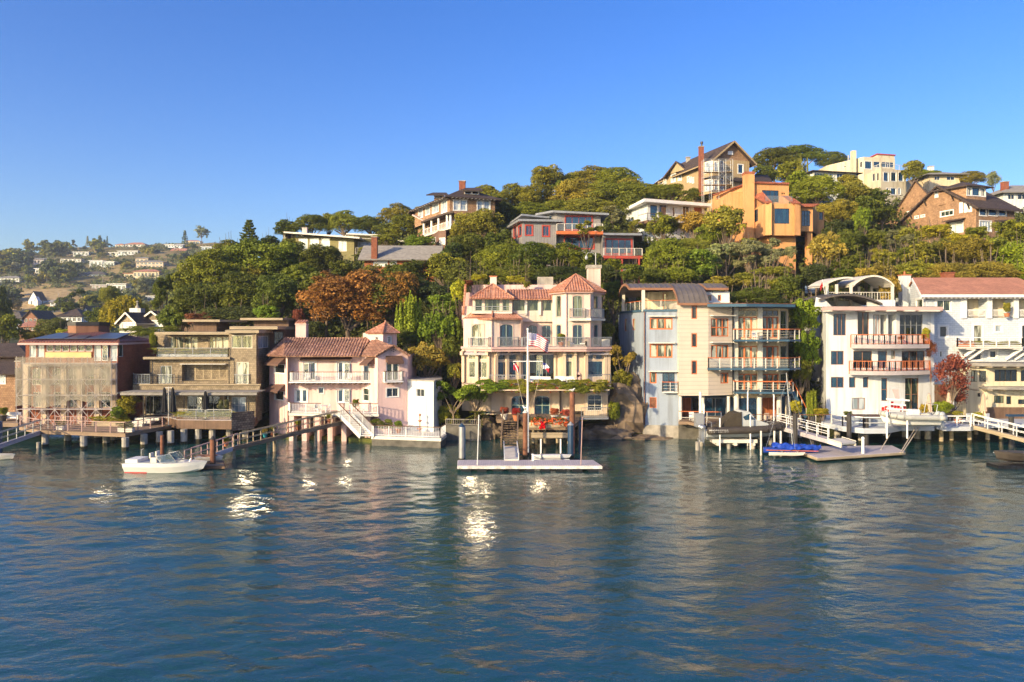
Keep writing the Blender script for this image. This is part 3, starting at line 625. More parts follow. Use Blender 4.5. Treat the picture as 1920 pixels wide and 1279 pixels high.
  if trim > 0:
   t = trim; o = -0.025
   bx(mb, u0-t, u0, z0, z1, o, 0.05); bx(mb, u1, u1+t, z0, z1, o, 0.05); bx(mb, u0-t*1.15, u1+t*1.15, z1, z1+t, o-0.003, 0.056); bx(mb, u0-t*1.15, u1+t*1.15, z0-t*0.9, z0, o-0.003, 0.056)
  if sill: bx(mb, u0-0.06, u1+0.06, z0-0.07, z0, -0.07, 0.14)
  w_ = mb.build(name, mats, s.h.root)
  if label: w_['label'] = label
  pb = MB(); a = O+e*(u0+0.01)-n*(rec-0.012); b = O+e*(u1-0.01)-n*(rec-0.012)
  pb.add([(a.x, a.y, z0+.01), (b.x, b.y, z0+.01), (b.x, b.y, z1-.01), (a.x, a.y, z1-.01)], [(0, 1, 2, 3)])
  a2, b2 = a-n*0.02, b-n*0.02
  pb.add([(a2.x, a2.y, z0+.01), (b2.x, b2.y, z0+.01), (b2.x, b2.y, z1-.01), (a2.x, a2.y, z1-.01)], [(3, 2, 1, 0)])
  pb.build('pane', gl, w_)
def glint_leaf(h, b, i, x0, x1, y0, y1, deg, fr='white'):
 """glazed leaf added and angled to throw sun glints on the water"""
 a = b.P(i, x0, y0, .03); c = b.P(i, x1, y1, .03); w_ = math.hypot(c.x-a.x, c.y-a.y); r = math.radians(deg); e = Vector((math.cos(r), -math.sin(r), 0)); n = Vector((-math.sin(r), -math.cos(r), 0)); H_ = a.z-c.z; o = Vector((a.x, a.y, c.z)); mb = MB(); up = Vector((0, 0, 1))
 for p, q in ((o, o+up*H_), (o+e*w_, o+e*w_+up*H_), (o, o+e*w_), (o+up*H_, o+e*w_+up*H_)): mb.bar(p, q, .05)
 l = h.part('door_leaf', mb, fr); mb = MB(); mb.obox(o+e*w_/2+up*H_/2, e*(w_/2-.02), n*.008, up*(H_/2-.02)); h.part('pane', mb, 'glassblue', l)
def offset_poly(pts, o):
 """grow a counter-clockwise footprint outward by o"""
 n = len(pts); out = []
 a = sum(pts[i][0]*pts[(i+1) % n][1]-pts[(i+1) % n][0]*pts[i][1] for i in range(n))
 if a < 0: o = -o
 for i in range(n):
  p0, p1, p2 = Vector(pts[i-1]), Vector(pts[i]), Vector(pts[(i+1) % n]); d1 = (p1-p0).normalized(); d2 = (p2-p1).normalized()
  n1 = Vector((d1.y, -d1.x)); n2 = Vector((d2.y, -d2.x)); m = (n1+n2); m = m/max(0.4, m.length_squared)*2 if m.length > 1e-3 else n1
  out.append((p1.x+m.x*o, p1.y+m.y*o))
 return out
def flatroof(h, pts, z, o=0.5, t=0.3, m='greyroof', name='roof', fm=None):
 mb = MB(); q = offset_poly(pts, o); mb.prism(q, z, z+t); r = h.part(name, mb, fm or m)
 if fm: mb = MB(); mb.prism(offset_poly(pts, o-0.08), z+t, z+t+0.03); h.part('roofing', mb, m)
 return r
def hiproof(h, rect, ze, zr, o, m, frac=0.5, tile=True, name='roof', pitch=0.3, thick=0.14):
 """rect: four corners front-left, front-right, back-right, back-left; ridge along the long side"""
 q = offset_poly(rect, o); a, b, c, d = [Vector((p[0], p[1], ze)) for p in q]
 w_ = (b-a).length; dp = (d-a).length; k = min(0.5, frac*dp/w_) if w_ > dp else 0.5
 if w_ > dp: r0 = (a+d)/2+(b-a)*k; r1 = (b+c)/2-(b-a)*k; r0.z = r1.z = zr; pl = [[a, b, r1, r0], [c, d, r0, r1], [b, c, r1], [d, a, r0]]
 else: kk = min(0.5, frac*w_/dp); r0 = (a+b)/2+(d-a)*kk; r1 = (c+d)/2-(d-a)*kk; r0.z = r1.z = zr; pl = [[a, b, r0], [c, d, r1], [b, c, r1, r0], [d, a, r0, r1]]
 mb = MB()
 for p in pl:
  if tile: tiles(mb, p, pitch)
  else: mb.slab(p, thick)
 if tile:
  for p in (pl[0][0], pl[0][1]): ridge_caps(mb, p+Vector((0, 0, 0.04)), (r0 if (p-r0).length < (p-r1).length else r1)+Vector((0, 0, .06)))
  if (r1-r0).length > 0.3: ridge_caps(mb, r0+Vector((0, 0, .05)), r1+Vector((0, 0, .05)))
 return h.part(name, mb, m), r0, r1
def gableroof(h, rect, ze, zr, o, m, along='u', tile=False, wallm=None, og=0.5, name='roof', thick=0.18, fascia=None):
 """ridge along u (front edge direction) or v (into depth)"""
 a, b, c, d = [Vector((p[0], p[1], ze)) for p in rect]; u = (b-a).normalized(); v = (d-a).normalized()
 mb = MB(); wb = MB()
 if along == 'u':
  r0 = (a+d)/2; r1 = (b+c)/2; r0.z = r1.z = zr; sl = (zr-ze)/((d-a).length/2); dz = Vector((0, 0, -sl*o))
  P1 = [a-v*o-u*og+dz, b-v*o+u*og+dz, r1+u*og, r0-u*og]; P2_ = [c+v*o+u*og+dz, d+v*o-u*og+dz, r0-u*og, r1+u*og]
  wb.add([b, c, r1], [(0, 1, 2)]); wb.add([d, a, r0], [(0, 1, 2)])
 else:
  r0 = (a+b)/2; r1 = (c+d)/2; r0.z = r1.z = zr; sl = (zr-ze)/((b-a).length/2); dz = Vector((0, 0, -sl*o))
  P1 = [b+u*o-v*og+dz, c+u*o+v*og+dz, r1+v*og, r0-v*og]; P2_ = [d-u*o+v*og+dz, a-u*o-v*og+dz, r0-v*og, r1+v*og]
  wb.add([a, b, r0], [(0, 1, 2)]); wb.add([c, d, r1], [(0, 1, 2)])
 up = Vector((0, 0, thick))
 for p in (P1, P2_):
  p = [q+up for q in p]
  if tile: tiles(mb, p)
  else: mb.slab(p, thick)
 r = h.part(name, mb, m)
 if wallm: h.parts('gable', wb, wallm)
 if fascia:
  fb = MB()
  for p in (P1, P2_):
   e = [p[1], p[2]]; e2 = [p[3], p[0]];
   for q0, q1 in (e, e2): fb.bar(q0+up*0.3, q1+up*0.3, 0.06, 0.26)
   fb.bar(p[0]+up*0.3, p[1]+up*0.3, 0.05, 0.2)
  h.part('fascia', fb, fascia)
 return r, r0, r1
def railing(parent, pts, h=1.05, post=1.6, bal=0.0, m='white', toprail=None, cables=0, glassm=None, pw=0.07, rw=0.07, drop=0.0, name='railing', mid=None, top_m=None):
 """railing along 3-D points at floor level"""
 mb = MB(); gb = MB(); up = Vector((0, 0, 1))
 for a, b in zip(pts[:-1], pts[1:]):
  a = Vector(a); b = Vector(b); L_ = (b-a).length; n = max(1, round(L_/post)); mb.cur = 0
  for k in range(n+1): p = a.lerp(b, k/n); mb.bar(p-up*drop, p+up*h, pw)
  if bal:
   nb = int(L_/bal)
   for k in range(1, nb): p = a.lerp(b, k/nb); mb.bar(p+up*0.1, p+up*(h-0.03), 0.032)
   mb.bar(a+up*0.1, b+up*0.1, 0.05)
  for k in range(cables): z = h*(k+1)/(cables+1); mb.bar(a+up*z, b+up*z, 0.02)
  if mid:
   for z in mid: mb.bar(a+up*z*h, b+up*z*h, 0.05)
  if top_m: mb.cur = 1
  mb.bar(a+up*(h+0.02), b+up*(h+0.02), rw, max(.06, rw)); mb.cur = 0
  if glassm: gb.obox((a+b)/2+up*h*0.5, (b-a)/2, (b-a).cross(up).normalized()*0.01, up*h*0.42)
 r = mb.build(name, [m, top_m or m], parent)
 if glassm: gb.build('railing_panel', glassm, parent)
 return r
def awning(h, body, i, x0, x1, y0, y1, out, m, name='awning'):
 a = body.P(i, x0, y0); b = body.P(i, x1, y0); n = body.frame(i)[2]; z = body.P(i, (x0+x1)/2, y1).z
 c = b+n*out; d = a+n*out; c.z = d.z = z; mb = MB(); mb.slab([a+n*.02, b+n*.02, c, d], 0.03)
 mb.add([a+n*.02, Vector((a.x, a.y, z))+n*.02, d], [(0, 1, 2)]); mb.add([b+n*.02, Vector((b.x, b.y, z))+n*.02, c], [(0, 1, 2)])
 mb.slab([d, c, c-Vector((0, 0, .18))+n*0.01, d-Vector((0, 0, .18))+n*0.01], 0.015)
 return h.part(name, mb, m)
def chimney(h, x, y, z0, z1, w_, m='brick', cap='concrete', d_=None, pots=0):
 d_ = d_ or w_; mb = MB(); mb.box(x-w_/2, x+w_/2, y-d_/2, y+d_/2, z0, z1); c = h.part('chimney', mb, m)
 mb = MB(); mb.box(x-w_/2-.08, x+w_/2+.08, y-d_/2-.08, y+d_/2+.08, z1, z1+0.12)
 for k in range(pots): mb.cyl((x+(k-(pots-1)/2)*0.5, y, z1+.12), (x+(k-(pots-1)/2)*0.5, y, z1+0.5), 0.13, 0.11)
 h.part('chimney_cap', mb, cap, c); return c
def simple(name, label, px0, d0, px1, d1, depth, ytop, ybot, roof='flat', rise=1.5, o=0.5, wm='creamwall', rm='greyroof', wins=(), fr='white', trim=0.0, zbot=None, roofkw=None, cat='house', group=None, tm=None):
 """house seen corner to corner: front wall from (px0,d0) to (px1,d1), running depth metres back at right angles; wins: (wall, x0,y0,x1,y1,nx,ny,glass)"""
 A = P2(px0, d0); B = P2(px1, d1); L_ = math.hypot(B[0]-A[0], B[1]-A[1]); e = ((B[0]-A[0])/L_, (B[1]-A[1])/L_); bk = (-e[1]*depth, e[0]*depth)
 dm = (d0+d1)/2; zt = Z(ytop, dm); zb = Z(ybot, dm) if zbot is None else zbot; zb = min(zb, min(ground(A[0], A[1]), ground(B[0], B[1])))-0.3
 h = House(name, label, cat, (px0+px1)/2, dm, zb, group); b = h.body([A, B], zt, zb, wm, back=bk)
 for w_ in wins: b.win(*w_[:5], nx=w_[5] if len(w_) > 5 else 2, ny=w_[6] if len(w_) > 6 else 1, gl=w_[7] if len(w_) > 7 else 'glassdark', fr=fr, trim=trim, tm=tm, name='door' if len(w_) > 8 else 'window')
 rect = list(b.pts); kw = roofkw or {}
 h.b = b; h.rect = rect; h.zt = zt; h.zb = zb
 b.done()
 if roof == 'flat': flatroof(h, rect, zt, o, kw.get('t', 0.3), rm, fm=kw.get('fm'))
 elif roof == 'hip': hiproof(h, rect, zt, zt+rise, o, rm, kw.get('frac', 1.0)*0.5, tile=kw.get('tile', False))
 elif roof in ('gu', 'gv'): gableroof(h, rect, zt, zt+rise, o, rm, 'u' if roof == 'gu' else 'v', tile=kw.get('tile', False), wallm=wm, og=kw.get('og', 0.5), fascia=kw.get('fascia'))
 elif roof == 'shed':
  q = offset_poly(rect, o); mb = MB(); r0, r1 = kw.get('z', (rise, 0)); zz = [zt+r0, zt+r1, zt+r1, zt+r0] if kw.get('dir', 'u') == 'u' else [zt+r0, zt+r0, zt+r1, zt+r1]
  mb.slab([(p[0], p[1], z+0.02) for p, z in zip(q, zz)], 0.18) if False else mb.slab([(p[0], p[1], z+0.2) for p, z in zip(q, zz)], 0.18)
  h.part('roof', mb, rm); wb = MB(); n = 4
  for i in range(4): a = rect[i]; c = rect[(i+1) % 4]; wb.add([(a[0], a[1], zt-.02), (c[0], c[1], zt-.02), (c[0], c[1], zz[(i+1) % 4]+0.03), (a[0], a[1], zz[i]+0.03)], [(0, 1, 2, 3)])
  h.part('gable', wb, wm)
 return h

# ---------------- waterfront houses ----------------
def balcony(hs, body, i, px0, px1, yf, out, slabm='white', thick=0.2, **rk):
 """slab with railing projecting from wall i; yf = photo row of the floor's front edge"""
 n = body.frame(i)[2]; e = body.frame(i)[1]
 def fp(px):
  a = body.P(i, px, 700); k = (px-960)/F      # front point on the same sight line
  A = body.frame(i)[0]+n*out; den = e.x-k*e.y; t = (k*A.y-A.x)/den; return A+e*t
 a, b = fp(px0), fp(px1); z = Z(yf, (a.y+b.y)/2); a.z = b.z = z; a2 = a-n*out*0.98; b2 = b-n*out*0.98
 mb = MB(); mb.prism([(a.x, a.y), (b.x, b.y), (b2.x, b2.y), (a2.x, a2.y)], z-thick, z); bl = hs.part('balcony', mb, slabm)
 i_ = 0.06; q = [a2, a-n*i_+e*i_, b-n*i_-e*i_, b2]; q[0] = a2+e*i_; q[3] = b2-e*i_
 railing(bl, q, **rk); return a, b, z, bl
def bars3(mb, pts, w):
 for a, b in zip(pts[:-1], pts[1:]): mb.bar(a, b, w)

# ---- brown brick house behind scaffold netting
def brick_house():
 h = House('brick_house', 'brick house with purple tile roof and solar panels, front wrapped in scaffold netting', 'house', 135, 80, 1.4)
 pts = [P2(48, 78), P2(221, 78), P2(243, 80.2), P2(292, 86.5)]; b = h.body(pts, Z(644, 78), 1.3, 'brick', back=(2, 9))
 for k, x in enumerate((55, 70)): b.win(0, x, 647, x+13, 670, 1, 1, gl='glasspale', fr='offwhite')
 for k in range(6): b.win(0, 87+14.6*k, 647, 100+14.6*k, 659, 1, 1, gl='glassgreen', fr='white')
 for x in (176, 191.5, 207): b.win(0, x, 647, x+13, 677, 1, 1, gl='glasspale', fr='white')
 b.win(1, 223, 646, 231, 669, 1, 1, gl='glassgreen', fr='offwhite'); glint_leaf(h, b, 0, 192, 203, 648, 676, 9)
 for x in (60, 98, 128, 160, 190): b.win(0, x, 690, x+18, 722, 2, 1, gl='glassgreen', fr='offwhite', arch=0.3)
 for x in (62, 100, 130, 162, 188): b.win(0, x, 735, x+20, 764, 2, 1, gl='glassdark', fr='offwhite', name='door')
 b.done(); mb = MB(); n = b.frame(0)[2]
 for x in (50, 84, 121, 151, 183, 214): p = b.P(0, x, 720, 0.12); mb.box(p.x-.28, p.x+.28, p.y-.12, p.y+.12, 1.5, Z(682, 78))
 p0 = b.P(0, 50, 680, .16); p1 = b.P(0, 219, 680, .16); mb.box(p0.x, p1.x, p0.y-.1, p0.y+.14, Z(687, 78), Z(680, 78)); h.parts('pilaster', mb, 'tanwall')
 mb = MB(); mb.box(X(86, 78), X(172, 78), 77.90, 77.99, Z(671, 78), Z(660.5, 78)); h.part('sheathing', mb, 'plywood')
 A, B, C, D = P2(34, 77.2), P2(222, 77.2), P2(293, 87), (P2(293, 87)[0]-11, 92)
 ze = Z(641, 77.3); zr = ze+.8; a, b_, c, d = [Vector((q[0], q[1], ze)) for q in (A, B, C, D)]
 r0 = (a+d)/2+(b_-a)*0.22; r1 = (b_+c)/2-(b_-a)*0.2; r0.z = r1.z = zr; mb = MB(); tiles(mb, [a, b_, r1, r0]); tiles(mb, [b_, c, r1]); tiles(mb, [c, d, r0, r1]); tiles(mb, [d, a, r0])
 ridge_caps(mb, b_+Vector((0, 0, .05)), r1); h.part('roof', mb, 'claytilepurple')
 mb = MB(); mb.bar(a+Vector((0, -.06, -.22)), b_+Vector((0.06, -.06, -.22)), .12, .2); mb.bar(b_+Vector((.06, 0, -.22)), c+Vector((.06, 0, -.22)), .12, .2); h.part('gutter', mb, 'pinktrim')
 u = (b_-a); v = ((r0+r1)/2-(a+b_)/2)
 for (s0, s1, t0, t1) in ((.1, .4, .12, .85), (.41, .62, .12, .55), (.63, .95, .12, .85)):
  q = [a+u*s0+v*t0, a+u*s1+v*t0, a+u*(s1-.05)+v*t1, a+u*(s0+.03)+v*t1]; mb = MB(); mb.slab([p+Vector((0, 0, .24)) for p in q], 0.05); h.part('solar_panel', mb, 'solar')
 x = X(166, 84); z0 = zr-.9; mb = MB()
 q0 = [(X(141, 84), 82.6), (X(160, 84), 82.2), (X(192, 84), 83.2), (X(192, 84), 85.5), (X(141, 84), 85.5)]; mb.prism(q0, z0, Z(611, 84)); c = h.part('chimney', mb, 'brownwall')
 mb = MB(); mb.prism(offset_poly(q0, 0.05), Z(611, 84), Z(604, 84)); h.part('chimney_cap', mb, 'darkmetal', c)
brick_house()
def scaffold_front():
 t = thing('scaffold', 'tube scaffolding hung with tan debris netting in front of the brick house', 'scaffolding', (X(118, 76.3), 76.3, 1.4))
 xs = [X(p, 76.2) for p in (29, 53, 77, 101, 126, 152, 178, 208)]; mb = MB(); zs = [Z(y, 76.2) for y in (768, 742, 712, 682)]
 for x in xs:
  for y in (76.35, 77.35): mb.cyl((x, y, 1.5), (x, y, Z(668, 76.2)), 0.03, n=6)
 for z in zs:
  for y in (76.35, 77.35): mb.bar((xs[0], y, z), (xs[-1], y, z), 0.05)
  mb.box(xs[0], xs[-1], 76.45, 77.25, z-.04, z)
 for k in range(len(xs)-1):
  for j in range(3):
   if (k+j) % 2: mb.bar((xs[k], 76.35, zs[j]), (xs[k+1], 76.35, zs[j+1]), 0.04)
   else: mb.bar((xs[k+1], 76.35, zs[j]), (xs[k], 76.35, zs[j+1]), 0.04)
  mb.bar((xs[k], 76.35, 1.5), (xs[k+1], 76.35, zs[0]), 0.045); mb.bar((xs[k+1], 76.35, 1.5), (xs[k], 76.35, zs[0]), 0.045)
 mb.build('frame', 'deckgrey', t)
 for (p0, p1, y1) in ((28, 125, 762), (124, 208, 752)):
  nx, nz = 40, 26; vs = []; z1, z0 = Z(670, 76.1), Z(y1, 76.1)
  for j in range(nz+1):
   for i in range(nx+1):
    u = i/nx; v = j/nz; x = X(p0+(p1-p0)*u, 76.1); z = z0+(z1-z0)*v+(0.12*math.sin(u*9) if j == 0 else 0)
    vs.append((x, 76.12+0.05*math.sin(u*13+p0+v*2)*(1-v*0.6)+0.012*math.sin(u*47+v*9)+0.02*math.sin(v*14+u*5), z))
  mb = MB(); mb.add(vs, [(j*(nx+1)+i, j*(nx+1)+i+1, (j+1)*(nx+1)+i+1, (j+1)*(nx+1)+i) for j in range(nz) for i in range(nx)]); mb.build('netting', 'netting', t, True)
scaffold_front()

# ---- brown house at the picture's edge
def edge_house():
 h = House('brick_house', 'dark roofed brown house cut by the edge beside the netted scaffold', 'house', -20, 84, 1.4)
 b = h.body([P2(-130, 84), P2(29, 84)], Z(700, 84), 1.2, 'shinglered', back=6); b.win(0, -14, 704, 9, 719, 1, 1, trim=.12, gl='glasspale'); b.win(0, -60, 704, -40, 719, 1, 1, trim=.12); b.done()
 A, B, C, D = b.pts; q = [(A[0]-.6, 83.3), (B[0]+.3, 83.3), (B[0]+.1, 88), (A[0], 88)]; z = Z(701, 83.3); mb = MB(); mb.slab([(q[0][0], q[0][1], z), (q[1][0], q[1][1], z), (q[2][0], q[2][1], z+1.5), (q[3][0], q[3][1], z+1.5)], .15); h.part('lower_roof', mb, 'darkshingleroof')
 b2 = h.body([P2(-130, 88), P2(50, 88)], Z(668, 88), Z(690, 88), 'clapbrown', name='upper_wall', back=7); b2.done()
 hiproof(h, b2.pts, Z(668, 88), Z(643, 92), 0.7, 'darkshingleroof', tile=False)
 chimney(h, X(26, 84), 85, Z(690, 84), Z(679, 84), .6, 'brick')
edge_house()

# ---- brown shingle house with flat roofs
def shingle_modern():
 h = House('shingle_house', 'modern brown shingle house stepped under thin flat roofs, glass balcony above', 'house', 390, 80, 2.3)
 zb = 2.3
 # mid storey
 b = h.body([P2(281, 79.5), P2(431, 79.5)], Z(671, 79.5), Z(723, 79.5), 'shingle', back=8)
 b.win(0, 301, 686, 322, 719, 2, 1, gl='glasscurtain', fr='greymetal', name='door'); o = b.opening(0, 341, 683, 427, 714.5, 0.9); b.done()
 b3 = h.body([P2(344, 80.35), P2(427, 80.35)], Z(683.5, 80.35), Z(714, 80.35), 'shingle', name='window_wall', back=.1)
 b3.win(0, 351, 684, 426, 712.5, 5, 1, gl='glassgreen', fr='palewood', fw=.1, mw=.12); b3.done()
 mb = MB(); a = b.P(0, 341, 683, .3); c = b.P(0, 426, 683, .3); mb.box(a.x, c.x, a.y-.25, a.y+.3, a.z, a.z+.07); h.part('awning', mb, 'offwhite')
 mb = MB(); mb.prism([P2(268, 78.6), P2(431, 78.9), P2(431, 80), P2(270, 80)], Z(673.5, 79), Z(669.5, 79)); h.part('cornice', mb, 'palewood')
 # recessed top storey
 t = h.body([P2(293, 83.3), P2(432, 81.65)], Z(628, 82), Z(671, 82), 'shingle', name='upper_wall', back=6)
 t.win(0, 318, 631, 371, 657, 4, 1, gl='glasscurtain', fr='palewood', mw=.1, fw=.09); t.win(0, 391, 631, 429, 657, 3, 1, gl='glasscurtain', fr='palewood', mw=.1, fw=.09, name='door'); t.done()
 fl = Z(671, 79)
 railing(h.root, [(X(294, 81), 81, fl), (X(295, 79.2), 79.2, fl), (X(428, 79.2), 79.2, fl), (X(428, 81), 81, fl)], 1.0, 1.9, m='greymetal', glassm='clearglass', rw=.05, pw=.05)
 flatroof(h, [P2(296, 80.6), P2(438, 80.6), (X(438, 80.6), 88.5), (X(296, 80.6), 88.5)], Z(627.5, 80), .25, .26, 'greyroof', fm='palewood')
 # stair tower to the right
 w_ = h.body([P2(429, 79.4), P2(480.5, 78.7), P2(508, 84.5)], Z(624.5, 79), zb, 'shingle', name='tower_wall', back=(1, 6))
 w_.win(0, 434, 629, 473, 653, 2, 1, gl='glassgreen', fr='offwhite'); w_.win(0, 443, 679, 466, 720, 2, 1, gl='glasscurtain', fr='offwhite', name='door')
 w_.win(1, 484, 630, 503, 652.5, 2, 1, gl='glasspale', fr='offwhite', mw=.15); w_.win(1, 484, 742, 490, 760, 1, 1, fr='darkmetal'); w_.done()
 w2 = h.body([P2(482, 83.5), P2(536, 84.5)], Z(617, 84), zb, 'clapbrown', name='side_wall', back=6); w2.win(0, 514, 622, 531, 646, 2, 2, gl='glassdark', fr='darkmetal'); w2.done()
 flatroof(h, [P2(428, 78.6), P2(482, 78.6), P2(512, 85), (X(428, 78.6), 90)], Z(624.5, 79), .25, .3, 'greyroof', fm='palewood')
 flatroof(h, [P2(435, 81.5), P2(518, 81.5), (X(518, 81.5), 90), (X(435, 81.5), 90)], Z(617.5, 81.5), .2, .3, 'greyroof', fm='palewood', name='upper_roof')
 # roof pavilions
 for (p0, p1, y0, y1, q0, q1, d) in ((363, 406, 604, 622, 342, 412, 86), (476, 541, 601, 615, 450, 530, 87)):
  s = h.body([P2(p0, d), P2(p1, d)], Z(y0, d), Z(y1, d), 'fencewood', name='roof_pavilion', back=4); s.done()
  mb = MB(); mb.prism([P2(q0, d-1), P2(q1, d-1), (X(q1, d)+1.4, d+5), (X(q0, d), d+5)], Z(y0, d)+.02, Z(y0, d)+.28); h.part('pavilion_roof', mb, 'palewood')
 # skirt band and ground floor glazing
 mb = MB(); mb.prism([P2(262, 78.2), P2(487, 78.2), P2(492, 84), P2(262, 84)], Z(735.5, 78.2), Z(722, 78.2)); h.part('skirt', mb, 'shingle')
 mb = MB(); mb.prism([P2(261, 78.0), P2(489, 78.0), P2(489, 78.3), P2(261, 78.3)], Z(722.5, 78.2), Z(720, 78.2)); h.part('band', mb, 'palewood')
 mb = MB(); z = Z(738, 76)
 for k in range(26): x = X(228, 76.5)+k*(X(480, 76.5)-X(228, 76.5))/25; mb.box(x-.05, x+.05, 75.6, 78.3, z-.02, z+.14)
 mb.box(X(226, 75.6), X(482, 75.6), 75.5, 75.7, z-.12, z+.1); mb.box(X(226, 75.6), X(482, 75.6), 75.6, 78.3, z+.14, z+.2); h.part('pergola', mb, 'greyroof')
 mb = MB()
 for x in (269, 345, 420, 462): mb.cyl((X(x, 75.8), 75.8, zb-.5), (X(x, 75.8), 75.8, z), .05)
 h.parts('post', mb, 'darkmetal')
 g = h.body([P2(270, 79.3), P2(431, 79.3)], Z(735, 79), zb-.4, 'shingle', name='ground_floor_wall', back=5)
 g.win(0, 273, 742, 330, 777, 4, 1, gl='glassdark', fr='greymetal', name='door'); g.win(0, 351, 742, 412, 777, 5, 1, gl='glassdark', fr='greymetal', name='door'); g.win(0, 424, 742, 430.5, 777, 1, 1, gl='glassgreen', fr='olivecloth'); g.done()
 glint_leaf(h, g, 0, 370, 380, 744, 777, 11, 'greymetal')
 g2 = h.body([P2(430, 77.6), P2(479, 77.6), P2(482, 79)], Z(737, 77.6), zb-.6, 'shingle', name='bay_wall', back=1.6); g2.win(0, 434, 744, 461, 776, 2, 2, gl='glasspale', fr='offwhite'); g2.done()
 mb = MB()
 for x, d in ((281.5, 79.35), (429.5, 78.85), (481, 78.9)): mb.cyl((X(x, d), d, zb), (X(x, d), d, Z(675, d)), .05, n=6)
 h.parts('downpipe', mb, 'darkmetal')
 # side balcony
 mb = MB(); mb.prism([P2(249, 79.5), P2(282, 79), P2(282, 84), P2(255, 84)], Z(736, 79), Z(721, 79)); h.part('side_balcony', mb, 'shingle')
 z = Z(721, 79); railing(h.root, [(X(251, 83), 83, z), (X(250, 79.4), 79.4, z), (X(281, 79), 79, z)], 1.05, 1.2, m='greymetal', glassm='clearglass', bal=.3, pw=.05)
 z = Z(720, 79.3)
 for p0, p1 in ((298, 325), (441, 469)): railing(h.root, [(X(p0, 79), 79.2, z), (X(p0, 79), 78.75, z), (X(p1, 79), 78.75, z), (X(p1, 79), 79.2, z)], 1.0, 1.5, m='greymetal', glassm='clearglass', pw=.05)
shingle_modern()

